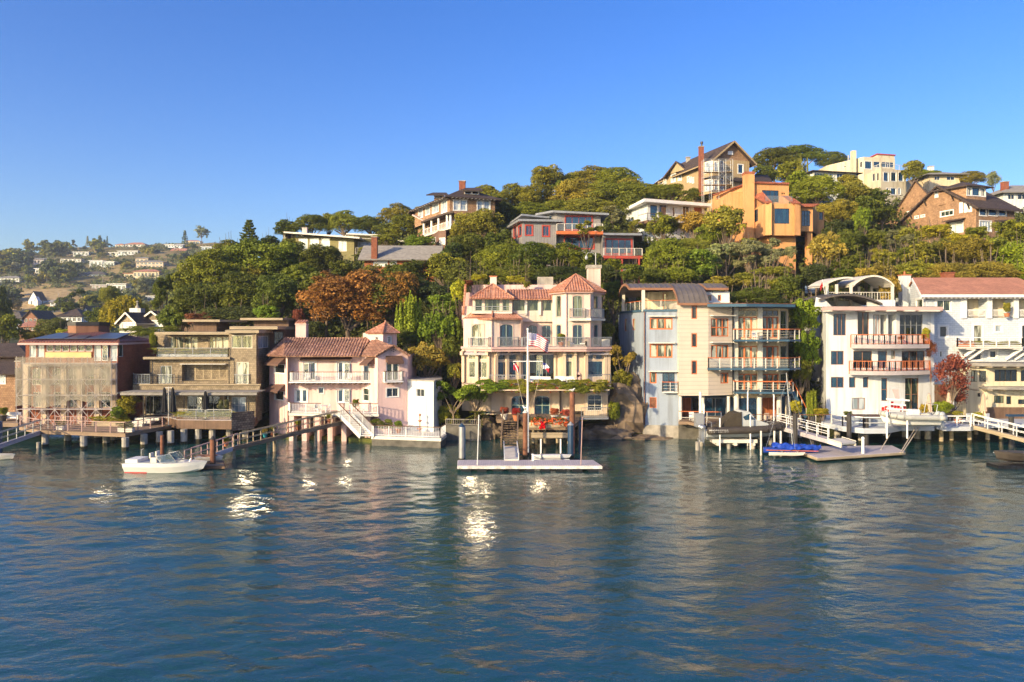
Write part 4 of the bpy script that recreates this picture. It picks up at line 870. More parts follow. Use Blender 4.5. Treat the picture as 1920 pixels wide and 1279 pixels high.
# ---- pink house
def pink_house():
 h = House('pink_house', 'pink stucco house with clay tile roof, white balconies and small lantern tower', 'house', 630, 79, 0.5)
 zb = 0.2; ze = Z(667, 78.3)
 b = h.body([P2(505, 81), P2(539, 78.3), P2(541, 79.2), P2(676, 79.2), P2(708, 76.6), P2(765, 78)], ze, zb, 'pinkwall', back=(0, 7))
 tr = dict(fr='white', trim=.06, gl='glassblue')
 b.win(0, 515, 683, 534, 700, 1, 1, fr='white', trim=.05); b.win(0, 515, 733, 532, 750, 1, 1, fr='white', trim=.05)
 for x0, x1 in ((568, 593), (632, 657)): b.win(2, x0, 678, x1, 714, 2, 1, arch=.22, fw=.16, mw=.3, name='door', **tr)
 for x0, x1 in ((553, 577), (632, 657)): b.win(2, x0, 729, x1, 755, 2, 1, arch=.22, fw=.16, mw=.3, name='door', **tr)
 b.win(2, 597.5, 727, 607, 738, 1, 1, **tr); glint_leaf(h, b, 2, 646, 656, 681, 713, 17); glint_leaf(h, b, 2, 570, 580, 681, 713, 15); glint_leaf(h, b, 2, 646, 656, 731, 754, 16.5)
 b.win(3, 681, 680, 692, 714, 1, 1, arch=.3, **tr); b.win(3, 681, 728, 692, 752, 1, 2, arch=.3, fr='white', trim=.06, gl='glassgreen')
 b.win(4, 724, 677, 748, 714, 2, 1, fr='white', gl='glassgreen', fw=.1, mw=.15, name='door'); b.win(4, 725, 728, 747, 744, 2, 1, fr='white', trim=.08)
 b.done()
 # annex
 a = h.body([P2(764, 78), P2(813, 76.2), P2(828, 80)], Z(715, 76.5), zb, 'whitewall', name='annex_wall', back=(-1, 5)); a.win(0, 781, 729, 796, 744, 2, 1, fr='white', trim=.05); a.done()
 mb = MB(); mb.prism(offset_poly(a.pts, .1), Z(715, 76.5), Z(713, 76.5)); h.part('annex_roof', mb, 'concrete')
 # main roof: ridge along the house, hip at the far end
 A, B = Vector((*P2(500, 79.6), ze)), Vector((*P2(532, 77.6), ze)); C = Vector((*P2(664, 77.9), ze)); zr = ze+1.75
 r0 = Vector((X(533, 82.4), 82.4, zr)); r1 = Vector((X(694, 82.4), 82.4, zr)); D = Vector((*P2(505, 86.5), ze)); E = Vector((X(694, 82.4), 87, ze))
 mb = MB(); tiles(mb, [B, C+Vector((.5, 0, 0)), r1, r0]); tiles(mb, [A, B, r0]); tiles(mb, [D, A, r0]); tiles(mb, [E, D, r0, r1]); ridge_caps(mb, r0, r1); ridge_caps(mb, B, r0); h.part('roof', mb, 'claytileold')
 # gabled wing roof: ridge runs back from the gable over the right wing
 g0 = Vector((*P2(704, 76.2), Z(668, 76.2))); g1 = Vector((*P2(769, 77.7), Z(667, 77.7))); ap = Vector((*P2(738, 76.9), Z(649, 76.9))); back = Vector((-1.5, 6, 0)); l0 = Vector((*P2(676, 78.4), ze)); l0.z = g0.z
 mb = MB(); tiles(mb, [l0, g0, ap, Vector((*P2(700, 82.3), zr))]); tiles(mb, [g1, g1+back, ap+Vector((-1.5, 5.5, 0)), ap]); ridge_caps(mb, g0+Vector((0, -.05, .05)), ap+Vector((0, -.05, .1))); ridge_caps(mb, g1+Vector((0, -.05, .05)), ap+Vector((0, -.05, .1))); h.part('wing_roof', mb, 'claytileold')
 mb = MB(); q = [b.P(4, 708.3, 668, .01), b.P(4, 764.6, 667, .01), b.P(4, 738, 651, .01)]; q2 = [p+Vector((0, .5, 0)) for p in q]; mb.add(q+q2, [(0, 1, 2), (5, 4, 3), (0, 3, 4, 1), (1, 4, 5, 2), (2, 5, 3, 0)]); h.part('gable', mb, 'pinkwall')
 mb = MB()
 for (x, y) in ((734, 657), (738, 655), (742, 657), (738, 659.5)): p = b.P(4, x, y, .02); mb.cyl(p, p+Vector((0, -.04, 0)), .05, n=6)
 h.parts('gable_vent', mb, 'dark')
 # lantern tower
 d = 81; s = h.body([P2(690, 82.2), P2(718, 80.4), P2(744, 82)], Z(624.5, d), Z(660, d), 'pinkwall', name='tower_wall', back=(-1.0, 2.2))
 s.win(0, 704, 631, 709, 643, 1, 2, fr='white', trim=.04); s.win(1, 727, 631, 733, 644, 2, 3, fr='white', trim=.05); s.done()
 q = offset_poly(s.pts, .3); z = Z(624.5, d); apx = Vector((X(722, 82), 82.2, Z(604.5, 82.2))); mb = MB()
 for k in range(4): tiles(mb, [Vector((*q[k], z)), Vector((*q[(k+1) % 4], z)), apx], .26, .06, .1); ridge_caps(mb, Vector((*q[k], z+.04)), apx, .09)
 mb.cyl(apx, apx+Vector((0, 0, .25)), .1, .05, 6); h.part('tower_roof', mb, 'claytilepale')
 # chimney
 mb = MB(); x0, x1 = X(556, 83), X(575.5, 83); z1 = Z(609, 83); mb.box(x0, x1, 82.6, 83.6, zr-1.2, z1); mb.box(x0-.05, x1+.05, 82.5, 83.7, z1, z1+.12); c = h.part('chimney', mb, 'pinkwall')
 mb = MB()
 for k in range(4): x = x0+.12+k*(x1-x0-.24)/3; mb.cyl((x, 82.5, z1+.12), (x, 83.65, z1+.42), .17, .17, 6);
 h.part('chimney_cap', mb, 'claytilepale', c)
 # awnings
 for (i, x0, x1, y0, y1, out) in ((0, 508, 536, 670, 682, .9), (0, 508, 535, 720.5, 732, .9), (3, 688, 703, 670, 682, .9), (4, 723, 753, 667, 679, .8)): awning(h, b, i, x0, x1, y0, y1, out, 'browncloth')
 awning(h, b, 2, 565, 660, 669.5, 673, .6, 'browncloth')
 # balconies
 rk = dict(h=1.0, post=1.7, bal=.17, m='white', top_m='browncloth')
 a_, b_, z, bl = balcony(h, b, 2, 541, 698, 716, 1.5, 'white', .12, **rk)
 mb = MB()
 for k in range(16): p = a_.lerp(b_, (k+.5)/16); mb.box(p.x-.06, p.x+.06, p.y-.12, p.y+1.4, z-.3, z-.12)
 h.parts('joist', mb, 'fencewood')
 a_, b_, z, bl = balcony(h, b, 4, 722, 757, 715, .8, 'white', .12, **rk)
 mb = MB()
 for k in range(4): p = a_.lerp(b_, (k+.5)/4); mb.box(p.x-.06, p.x+.06, p.y-.1, p.y+.7, z-.3, z-.12)
 h.parts('joist', mb, 'fencewood')
 # terrace, its railings and the stair down
 zt = Z(775, 77)+.1; mb = MB(); mb.prism([P2(541, 76.2), P2(638, 75.5), P2(710, 75.4), P2(709, 77), P2(676, 79.2), P2(541, 79.3)], zt-.25, zt); h.part('terrace', mb, 'offwhite')
 mb = MB()
 for px in (548, 572, 596, 620, 646, 690): mb.prism([(X(px, 76.6)-.25, 76.3), (X(px, 76.6)+.25, 76.3), (X(px, 76.6)+.25, 79), (X(px, 76.6)-.25, 79)], zb-.3, zt-.25)
 h.parts('terrace_pier', mb, 'pinkwall')
 railing(h.root, [(X(541, 79), 78.6, zt), (X(545, 76.4), 76.4, zt), (X(602, 75.9), 75.9, zt)], **rk)
 railing(h.root, [(X(634, 75.6), 75.6, zt), (X(645, 75.4), 75.4, zt), (X(646, 76), 76, zt)], **rk)
 railing(h.root, [(X(656, 76), 75.9, zt), (X(708, 75.6), 75.6, zt)], **rk)
 mb = MB(); n = 12; p0 = Vector((X(650, 75.3), 75.2, zt)); p1 = Vector((X(689, 73), 73.2, 0.95))
 for k in range(n): p = p0.lerp(p1, (k+.5)/n); mb.box(p.x-.75, p.x+.55, p.y-.17, p.y+.17, p.z-.06, p.z)
 for s_ in (-.75, .55): mb.bar(p0+Vector((s_, 0, -.1)), p1+Vector((s_, 0, -.1)), .08, .3)
 st = h.part('stair', mb, 'white')
 for s_ in (-.72, .55): railing(st, [p0+Vector((s_, 0, 0)), p1+Vector((s_, 0, 0))], **rk)
 # lower patio with picket railing on a sea wall
 zp = 0.95; mb = MB(); pat = [P2(697, 73.4), P2(826, 71.8), P2(836, 74.5), P2(828, 78), P2(700, 77)]; mb.prism(pat, -1, zp-.3); h.part('sea_wall', mb, 'concretedark')
 mb = MB(); mb.prism(offset_poly(pat, .06), zp-.3, zp); h.part('patio', mb, 'offwhite')
 railing(h.root, [(*P2(697.5, 73.6), zp), (*P2(825.5, 72), zp), (*P2(835, 74.3), zp)], h=1.0, post=1.9, bal=.17, m='white', top_m='browncloth', drop=.3)
 mb = MB(); mb.prism([P2(512, 80.5), P2(545, 77.5), P2(640, 77), P2(698, 75), P2(700, 79), P2(512, 84)], -1, 0.35); h.part('foundation', mb, 'kelp')
pink_house()

# ---- villa in the middle
def villa():
 h = House('villa', 'large peach villa with red tile roofs, arched windows and octagonal corner tower', 'house', 1005, 80, 2.4)
 z1 = Z(655, 78)      # floor of the arched storey
 zt = 5.7             # terrace floor
 AR = dict(arch=.24, fr='sagetrim', gl='glassblue', fw=.07, mw=.07, tm='pinktrim', trim=.05)
 # lower arcade
 l = h.body([P2(893, 80), P2(1049, 79.4), P2(1050, 81), P2(1094, 81), P2(1095, 79.5), P2(1140, 79.5)], zt-.02, 2.3, 'tanwall', name='lower_wall', back=5)
 l.win(0, 895, 742, 920, 776, 2, 1, **AR)
 l.win(0, 959, 742, 988, 786, 2, 2, name='door', **AR); l.win(0, 1002, 742, 1031, 786, 2, 2, name='door', **AR)
 l.win(2, 1052, 746, 1066, 780, 1, 1, fr='sagetrim'); l.win(4, 1102, 740, 1128, 770, 2, 3, arch=.2, fr='offwhite', gl='glassdark', trim=.05); l.done()
 # terrace slab on top
 mb = MB(); mb.prism([P2(866, 78.6), P2(915, 76.6), P2(1100, 76.4), P2(1146, 78.0), P2(1146, 84), P2(866, 84)], zt-.28, zt); h.part('terrace', mb, 'tanwall')
 # main floor
 m = h.body([P2(866, 80.3), P2(922, 79), P2(978, 80.6), P2(1041, 80.6), P2(1052, 79.8), P2(1100, 79.8), P2(1143, 80.6)], z1, zt-3, 'tanwall', name='main_floor_wall', back=6)
 m.win(0, 878, 663.5, 894, 674, 1, 1, fr='offwhite', gl='glassgreen'); m.win(0, 898, 663.5, 914, 674, 1, 1, fr='offwhite', gl='glassgreen'); m.win(0, 879, 678, 914, 708, 3, 1, fr='offwhite', gl='glassgreen')
 m.win(1, 932, 664, 948, 675, 1, 1, fr='offwhite'); m.win(1, 953, 664, 968, 675, 1, 1, fr='offwhite'); m.win(1, 932, 678, 968, 708, 1, 1, fr='offwhite', gl='glassblue')
 m.win(2, 979.5, 664, 988, 712, 1, 1, fr='offwhite', gl='glassblue'); m.win(2, 993, 664, 1040, 712, 3, 1, fr='sagetrim', gl='glassdark', name='door')
 m.win(4, 1061, 664, 1073, 672, 1, 1, fr='offwhite'); m.win(4, 1061, 677, 1073, 706, 1, 1, fr='offwhite', gl='glassgreen')
 m.win(5, 1101, 664, 1113, 674, 1, 1, fr='offwhite', gl='glassblue'); m.win(5, 1117, 664, 1131, 674, 1, 1, fr='offwhite', gl='glassblue'); m.win(5, 1099, 677, 1131, 707, 1, 1, fr='offwhite', gl='glassblue')
 m.done(); mb = MB()
 for (i, x) in ((0, 870), (0, 896), (0, 917), (1, 929), (1, 950), (1, 972), (2, 990), (3, 1044), (4, 1058), (4, 1078), (5, 1098), (5, 1134), (5, 1140)):
  p = m.P(i, x, 700, .15); n = m.frame(i)[2]; e = m.frame(i)[1]; mb.obox((p.x, p.y, (z1+zt)/2), e*.16, n*.15, (0, 0, (z1-zt)/2-.1)); mb.obox(Vector((p.x, p.y, z1-.45))+n*.25, e*.16, n*.3, (0, 0, .2))
 h.parts('pillar', mb, 'tanwall')
 # cornice / balcony slab of the arched storey
 mb = MB(); cp = [P2(864, 80.2), P2(921, 77.6), P2(985, 78.4), P2(1100, 78.2), P2(1148, 79.6), P2(1148, 86), P2(864, 86)]; mb.prism(cp, z1, z1+.22); mb.prism(offset_poly(cp, -.15), z1-.25, z1); h.part('cornice', mb, 'pinktrim')
 zf = z1+.22
 # arched storey: left bay, centre, tower
 zc = Z(597, 78)
 s = h.body([P2(869, 80.6), P2(874, 80.3), P2(922, 79.2), P2(977, 80.2), P2(980, 83), P2(1037, 83)], zc, zf-.02, 'peach', name='arched_floor_wall', back=5)
 s.win(1, 885, 608, 908, 650, 2, 1, arch=.26, fr='sagetrim', gl='glasscurtain', name='door', tm='pinktrim', trim=.05); s.win(2, 937, 608, 962, 650, 2, 1, name='door', **AR)
 s.win(4, 990, 610, 1007, 645, 2, 1, name='door', **AR); s.win(4, 1016, 610, 1033, 645, 2, 1, name='door', **AR); s.done()
 tp = [P2(1036, 81.6), P2(1062, 78.8), P2(1107, 78.8), P2(1128, 81.2), P2(1128, 84), P2(1107, 86), P2(1062, 86)]; zT = Z(546, 79)
 t = h.body(tp, zT, zf-.02, 'peach', name='tower_wall')
 for (i, x0, x1) in ((0, 1043, 1052), (1, 1074, 1092), (2, 1113, 1121)):
  t.win(i, x0, 554.5, x1, 594, 2 if i == 1 else 1, 1, name='door' if i == 1 else 'window', **dict(AR, gl='glassgreen')); t.win(i, x0, 609, x1, 647, 2 if i == 1 else 1, 1, name='door' if i == 1 else 'window', **AR)
 t.done(); mb = MB()
 for x, d in ((874.5, 81.2), (922, 79.1), (976, 80.1), (1062, 78.7), (1106.5, 78.7)): mb.cyl((X(x, d), d, zf), (X(x, d), d, zT if x > 1000 else zc), .05, n=6)
 h.parts('downpipe', mb, 'pinktrim')
 # tower roof
 q = offset_poly(tp, .5); ap = Vector((X(1080, 82.2), 82.3, Z(513.5, 82.2))); mb = MB()
 for k in range(len(q)): tiles(mb, [Vector((*q[k], zT)), Vector((*q[(k+1) % len(q)], zT)), ap], .27, .07, .12); ridge_caps(mb, Vector((*q[k], zT+.05)), ap, .1)
 h.part('tower_roof', mb, 'claytilepale'); mb = MB(); mb.prism(offset_poly(tp, .35), zT-.22, zT-.1); h.part('tower_cornice', mb, 'pinktrim')
 # top storey of the bay with its loggia windows and hip roof
 zu = Z(559, 80.5); u = h.body([P2(886, 82), P2(960, 82)], zu, zc-.3, 'peach', name='upper_wall', back=5)
 u.win(0, 891, 560.5, 904, 583, 1, 1, fr='sagetrim', gl='glassgreen'); u.win(0, 909, 560.5, 937, 583, 2, 1, fr='sagetrim', gl='glassgreen'); u.win(0, 942, 560.5, 955, 583, 1, 1, fr='sagetrim', gl='glassgreen'); u.done()
 k = [P2(885, 81.2), P2(961, 81.2), (X(961, 81.2), 86.5), (X(885, 81.2), 86.5)]; hiproof(h, k, zu, Z(533.5, 83.8), .2, 'claytilepale', .5, pitch=.27)
 v = h.body([P2(958, 82.6), P2(1040, 82.6)], Z(561, 82.6), zc-.3, 'peach', name='wing_wall', back=5)
 for x0, x1 in ((962, 984), (988, 1009), (1017, 1034)): v.win(0, x0, 561.8, x1, 583, 1, 1, fr='sagetrim', gl='glassgreen')
 v.done(); mb = MB(); z_ = Z(560.5, 82); tiles(mb, [Vector((*P2(957, 81.9), z_)), Vector((*P2(1040, 81.9), z_)), Vector((*P2(1040, 86), z_+1.25)), Vector((*P2(950, 86), z_+1.25))]); h.part('wing_roof', mb, 'claytilepale')
 mb = MB()
 for x in (986, 1012): p = v.P(0, x, 585, .12); mb.box(p.x-.14, p.x+.14, p.y-.12, p.y+.12, p.z-.35, Z(561, 82.6))
 h.parts('bracket', mb, 'offwhite')
 # skirt roof over the bay
 sk = [Vector((*P2(867, 81.3), zc)), Vector((*P2(922, 78.4), zc)), Vector((*P2(981, 79.6), zc)), Vector((*P2(962, 82), zc+.75)), Vector((*P2(924, 81.4), zc+.75)), Vector((*P2(884, 82), zc+.75))]
 mb = MB(); tiles(mb, [sk[0], sk[1], sk[4], sk[5]]); tiles(mb, [sk[1], sk[2], sk[3], sk[4]]); ridge_caps(mb, sk[1]+Vector((0, -.04, .08)), sk[4]+Vector((0, 0, .1))); h.part('skirt_roof', mb, 'claytilepale')
 mb = MB(); z0 = zc+.55; mb.prism([P2(884, 80.6), P2(960, 80.6), P2(961, 82), P2(884, 82)], z0, z0+.2); bl = h.part('balcony', mb, 'offwhite')
 railing(bl, [(*P2(885, 80.7), z0+.2), (*P2(958, 80.7), z0+.2)], .55, 2, m='greymetal', cables=2, pw=.04, rw=.04)
 # parapet of the roof terrace, roof equipment
 w2 = h.body([P2(884, 87), P2(1046, 87)], Z(534, 87), Z(560, 87), 'pinkwall', name='parapet', back=2); w2.done()
 w3 = h.body([P2(866, 84.6), P2(890, 84.6)], Z(574, 84.6), zc-1, 'pinkwall', name='side_wall', back=5); w3.done()
 mb = MB(); mb.add([(*P2(867, 84.4), Z(574, 84.4)), (*P2(872, 84.4), Z(530, 84.4)), (*P2(872, 84.9), Z(530, 84.4)), (*P2(867, 84.9), Z(574, 84.4))], [(0, 1, 2, 3)]); mb.bar((*P2(868, 84.5), Z(590, 84.5)), (*P2(873, 84.5), Z(533, 84.5)), .22, .3); h.part('rake_tiles', mb, 'claytilepale')
 mb = MB(); mb.box(X(872, 86), X(886, 86), 85.5, 86.5, Z(577, 86), Z(549, 86)); h.part('side_roof', mb, 'pinktrim')
 chimney(h, X(925, 86.5), 86.5, Z(545, 86), Z(519, 86), .75, 'offwhite', 'clay');
 mb = MB(); mb.box(X(1101, 84.8), X(1125, 84.8), 84.2, 85.4, Z(560, 85), Z(504, 85)); c = h.part('chimney', mb, 'peach'); mb = MB(); mb.box(X(1099, 84.8), X(1127, 84.8), 84.1, 85.5, Z(504, 85), Z(498, 85)); h.part('chimney_cap', mb, 'concrete', c)
 mb = MB(); mb.box(X(1008, 87.5), X(1037, 87.5), 87.2, 88.6, Z(534, 87), Z(519, 87)); h.part('roof_vent', mb, 'concrete')
 # small balconies with iron railings
 ir = dict(h=1.0, post=1.6, bal=.14, m='greymetal', pw=.04, rw=.05)
 for (i, p0, p1, B) in ((1, 877, 916, s), (2, 934, 974, s)): balcony(h, B, i, p0, p1, 650.5, .55, 'pinktrim', .12, **ir)
 a_ = [(*P2(977, 79.6), zf), (*P2(981, 78.7), zf), (*P2(1099, 78.5), zf), (*P2(1146, 79.8), zf), (*P2(1147, 82), zf)]; railing(h.root, a_, **ir)
 for (i, p0, p1) in ((1, 1068, 1099), (2, 1108, 1135)): balcony(h, t, i, p0, p1, 597, .6, 'offwhite', .25, **ir)
 # terrace railings and awnings
 railing(h.root, [(*P2(917, 77), zt), (*P2(993, 76.7), zt)], h=1.0, post=1.6, bal=.2, m='greymetal', pw=.06)
 railing(h.root, [(*P2(1102, 76.7), zt), (*P2(1144, 78.2), zt), (*P2(1145, 80.3), zt)], h=1.0, post=1.6, bal=.2, m='greymetal', pw=.06)
 glint_leaf(h, m, 2, 1006, 1018, 666, 711, 24, 'sagetrim')
 for (i, x0, x1) in ((0, 876, 916), (1, 932, 974), (5, 1100, 1136)): awning(h, m, i, x0, x1, 657, 662, .7, 'deckgrey')
 awning(h, m, 2, 992, 1038, 657, 662, .8, 'deckgrey')
 # wall fountain niche
 p = m.P(4, 1083.5, 700, .06); mb = MB(); mb.box(p.x-.26, p.x+.26, p.y-.1, p.y+.08, zt, zt+.9); mb.cyl((p.x, p.y-.1, zt+.9), (p.x, p.y+.08, zt+.9), .26, n=14); h.part('fountain_niche', mb, 'pinktrim')
 # small balcony of the lower level
 mb = MB(); z = Z(783, 77.5); mb.prism([P2(1078, 77), P2(1141, 77.5), P2(1141, 80), P2(1078, 80)], z-.18, z); bl = h.part('balcony', mb, 'greymetal'); railing(bl, [(*P2(1090, 77.4), z), (*P2(1139, 77.7), z), (*P2(1140, 79.6), z)], h=1.0, post=2, bal=.2, m='greymetal', pw=.05)
villa()

# ---- blue-grey and cream apartment house on columns
def blue_house():
 h = House('apartment_house', 'blue-grey and cream house with arched metal roof, orange window frames and balconies', 'house', 1320, 79, 1.8)
 OR = dict(fr='orange', gl='glasscurtain')
 b = h.body([P2(1163, 88), P2(1208, 79.3), P2(1273, 78.6)], Z(584, 79), 1.3, 'greywall', back=(1, 9))
 b.win(0, 1171, 598, 1176, 621, 1, 1, **OR); b.win(0, 1186, 598, 1191, 619, 1, 1, **OR)
 for y0, y1 in ((596, 618), (645, 671)): b.win(1, 1218, y0, 1261, y1, 3, 1, mw=.14, fw=.13, **OR)
 b.win(1, 1218, 697, 1231, 719, 1, 1, fw=.12, **OR); b.win(1, 1242, 699, 1265, 733, 2, 1, fr='darkmetal', gl='glassblue', name='door'); b.win(1, 1218, 745, 1231, 765, 1, 1, fr='orange', gl='rust'); b.done()
 mb = MB(); mb.prism(offset_poly(b.pts, .12), b.zt-.02, b.zt+.22); h.part('parapet', mb, 'bluepaint')
 mb = MB(); mb.prism(offset_poly(b.pts, .1), -1.5, 1.3); h.part('foundation', mb, 'concrete')
 mb = MB(); mb.cyl((X(1209, 79), 79.15, 1.3), (X(1209, 79), 79.15, b.zt), .05, n=6); h.parts('downpipe', mb, 'rust')
 c = h.body([P2(1274, 77.6), P2(1328, 77.6), P2(1373, 78.6)], Z(567, 77.6), Z(742, 77.6), 'clapcream', name='cream_wall', back=(0, 9))
 for y0, y1 in ((573, 598), (625, 651), (676, 702)): c.win(0, 1296.5, y0, 1307, y1, 1, 1, fr='orange', gl='glassdark', fw=.09)
 c.win(1, 1333, 597, 1366, 631, 3, 2, mw=.1, fw=.09, **OR); c.win(1, 1333, 647, 1366, 672, 3, 1, mw=.1, fw=.09, **OR); c.win(1, 1351, 699, 1366, 719, 2, 1, mw=.09, fw=.1, **OR); c.done()
 # window hoods
 mb = MB()
 for (B, i, x0, x1, y) in ((b, 1, 1216, 1266, 593), (b, 1, 1216, 1266, 643), (b, 1, 1216, 1274, 696), (c, 1, 1331, 1374, 592), (c, 1, 1331, 1374, 642)):
  p, q = B.P(i, x0, y, .3), B.P(i, x1, y, .3); n = B.frame(i)[2]; mb.obox((p+q)/2, (q-p)/2, n*.3, (0, 0, .05))
 h.parts('hood', mb, 'offwhite')
 # barrel roof
 def vault(x0, x1, d0, name='roof'):
  prof = [(77.0, 14.15), (77.4, 14.6), (77.9, 15.05), (78.6, 15.5), (79.4, 15.85), (80.4, 16.15), (81.6, 16.4), (83, 16.5), (84.6, 16.4), (86.2, 16.0), (87.5, 15.4)]; pr = [(d, z) for d, z in prof if d >= d0]
  mb = MB(); vs = []
  for d, z in pr: vs += [(x0, d, z), (x1, d, z)]
  for d, z in pr: vs += [(x0, d, z-.22), (x1, d, z-.22)]
  n = len(pr); fs = []
  for k in range(n-1): a = 2*k; fs += [(a, a+1, a+3, a+2), (2*n+a, 2*n+a+2, 2*n+a+3, 2*n+a+1), (a, a+2, 2*n+a+2, 2*n+a), (a+1, 2*n+a+1, 2*n+a+3, a+3)]
  fs += [(0, 2*n, 2*n+1, 1), (2*n-2, 2*n-1, 4*n-1, 4*n-2)]; mb.add(vs, fs)
  for k in range(int((x1-x0)/.55)+1):
   x = x0+.05+k*.55
   for (d, z), (d2, z2) in zip(pr[:-1], pr[1:]): mb.bar((x, d, z+.03), (x, d2, z2+.03), .05, .08)
  r = h.part(name, mb, 'metalroof'); mb = MB()
  for (d, z), (d2, z2) in zip(pr[:-1], pr[1:]): mb.bar((x0-.04, d, z-.12), (x0-.04, d2, z2-.12), .08, .26)
  mb.bar((x0, pr[0][0]-.03, pr[0][1]-.12), (x1, pr[0][0]-.03, pr[0][1]-.12), .08, .24); h.part('fascia', mb, 'brownwall', r)
 vault(X(1176, 81), X(1268, 79), 79.0); vault(X(1272, 77), X(1330, 77), 77.0); vault(X(1326, 79), X(1368, 79), 79.0)
 k = h.body([P2(1322, 80), P2(1368, 80)], Z(547, 80), Z(575, 80), 'whitewall', name='attic_wall', back=6); k.win(0, 1327, 553, 1334, 564, 1, 1, fr='orange'); k.win(0, 1346, 553, 1352, 564, 1, 1, fr='orange'); k.done()
 k = h.body([P2(1214, 84), P2(1272, 82)], Z(547, 83), Z(584, 83), 'creamwall', name='penthouse_wall', back=3); k.win(0, 1243, 550, 1249, 583, 1, 1, fr='orange', gl='glassgreen'); k.done()
 mb = MB()
 for x, d in ((1206, 79.5), (1169, 87)): mb.box(X(x, d)-.16, X(x, d)+.16, d-.16, d+.16, b.zt, 15.75)
 h.parts('column', mb, 'offwhite')
 z = b.zt+.2; railing(h.root, [(*P2(1166, 87.5), z), (*P2(1208.5, 79.6), z), (*P2(1270, 78.9), z)], h=.95, post=1.5, m='offwhite', top_m='orange', rw=.06, glassm='clearglass')
 # right wing: glazed bays with columns
 g = h.body([P2(1376, 79.6), P2(1423, 79), P2(1424, 79.6), P2(1462, 80), P2(1478, 82.5)], Z(578, 79.5), Z(746, 79.5), 'creamwall', name='bay_wall', back=(0, 6))
 for (y0, y1, y2) in ((582, 593, 634), (648, 648, 690), (700, 700, 737)):
  if y0 != y1: g.win(0, 1383, y0, 1421, y1-.5, 3, 1, fr='palewood', gl='glassgreen'); g.win(2, 1428, y0, 1460, y1-.5, 3, 1, fr='palewood', gl='glassblue')
  g.win(0, 1383, y1+1, 1421, y2, 3, 1, mw=.16, fw=.12, fr='orange', gl='glasscurtain', name='door'); g.win(2, 1428, y1+1, 1460, y2, 3, 1, mw=.14, fw=.12, fr='orange', gl='glasscurtain', name='door')
  g.win(3, 1464, y0+1, 1475, y2, 1, 2, fr='greymetal', gl='glassgreen')
 g.done(); mb = MB()
 for (x, d) in ((1378.5, 79.3), (1424, 79)): mb.box(X(x, d)-.24, X(x, d)+.24, d-.3, d+.1, Z(746, 79), Z(577, 79))
 h.parts('pilaster', mb, 'offwhite')
 mb = MB(); rp = [P2(1326, 76.8), P2(1400, 75.9), P2(1491, 77.6), P2(1492, 84), P2(1328, 84)]; mb.prism(rp, Z(575.5, 77), Z(570, 77)); r = h.part('wing_roof', mb, 'bluepaint'); mb = MB(); mb.prism(offset_poly(rp, .04), Z(570, 77), Z(569, 77)); h.part('roof_edge', mb, 'rust', r)
 # balconies
 def bal(pts, y, yl=None, st=None):
  z = Z(y, 76.3); mb = MB(); mb.prism(pts+[P2(1478, 82), P2(1376, 80)], z-.18, z); bl = h.part('balcony', mb, 'bluepaint')
  fr = [(p[0], p[1], z) for p in offset_poly(pts+[P2(1478, 82), P2(1376, 80)], -.07)[:len(pts)]]
  railing(bl, fr, h=1.05, post=1.15, m='offwhite', top_m='orange', cables=3, pw=.08, rw=.11, drop=.3); return bl
 bal([P2(1374, 77.6), P2(1378, 76.4), P2(1480, 76.2), P2(1502, 77.6), P2(1500, 80)], 637)
 z = Z(690.5, 76.5); q = [P2(1326, 77.7), P2(1327, 76.6), P2(1480, 76), P2(1502, 77.6), P2(1500, 80)]; mb = MB(); mb.prism(q+[P2(1478, 82), P2(1376, 80)], z-.18, z); bl = h.part('balcony', mb, 'bluepaint')
 railing(bl, [(p[0], p[1], z) for p in offset_poly(q+[P2(1478, 82), P2(1376, 80)], -.07)[:5]], h=1.05, post=1.15, m='offwhite', top_m='orange', cables=3, pw=.09, drop=.3, glassm='clearglass')
 bal([P2(1374, 77.6), P2(1378, 76.4), P2(1474, 76.0), P2(1486, 76.4), P2(1486, 80)], 735)
 z = Z(735, 78); p, q = b.P(1, 1242, 735), b.P(1, 1271, 735); n = b.frame(1)[2]; mb = MB(); mb.prism([(p.x, p.y), (q.x, q.y), ((q+n*.7).x, (q+n*.7).y), ((p+n*.7).x, (p+n*.7).y)], z-.12, z); bl = h.part('balcony', mb, 'offwhite'); p.z = q.z = z
 railing(bl, [p+n*.1, p+n*.65, q+n*.65, q+n*.1], h=1, post=1, m='offwhite', top_m='orange', pw=.06, cables=2)
 # open ground level: columns, glazed back wall, floor
 zf = 2.0; mb = MB()
 for x, d in ((1276, 78.2), (1318, 78.4), (1366, 78.4), (1381, 77.6), (1424, 77.6), (1461, 78.2), (1477, 80)): mb.cyl((X(x, d), d, -1.5), (X(x, d), d, Z(743, d)), .27 if x > 1370 else .17, n=12)
 h.parts('column', mb, 'offwhite')
 w_ = h.body([P2(1274, 81.2), P2(1478, 81.2)], Z(742, 78), zf-.1, 'navy', name='ground_floor_wall', back=3)
 for (x0, x1, gl, fr) in ((1276, 1296, 'redwood', 'orange'), (1298, 1314, 'glassdark', 'darkmetal'), (1321, 1362, 'glassblue', 'greymetal'), (1384, 1422, 'glassblue', 'greymetal'), (1427, 1455, 'redwood', 'orange')): w_.win(0, x0, 746, x1, 781, 2, 1, gl=gl, fr=fr, name='door')
 w_.done(); mb = MB(); mb.prism([P2(1272, 76.4), P2(1400, 75.6), P2(1500, 75.8), P2(1505, 84), P2(1272, 84)], zf-.3, zf); h.part('deck', mb, 'decking')
 mb = MB(); mb.prism([P2(1272, 77.5), P2(1500, 78.5), P2(1505, 84), P2(1272, 84)], -1.5, zf-.3); h.part('deck_wall', mb, 'concretedark')
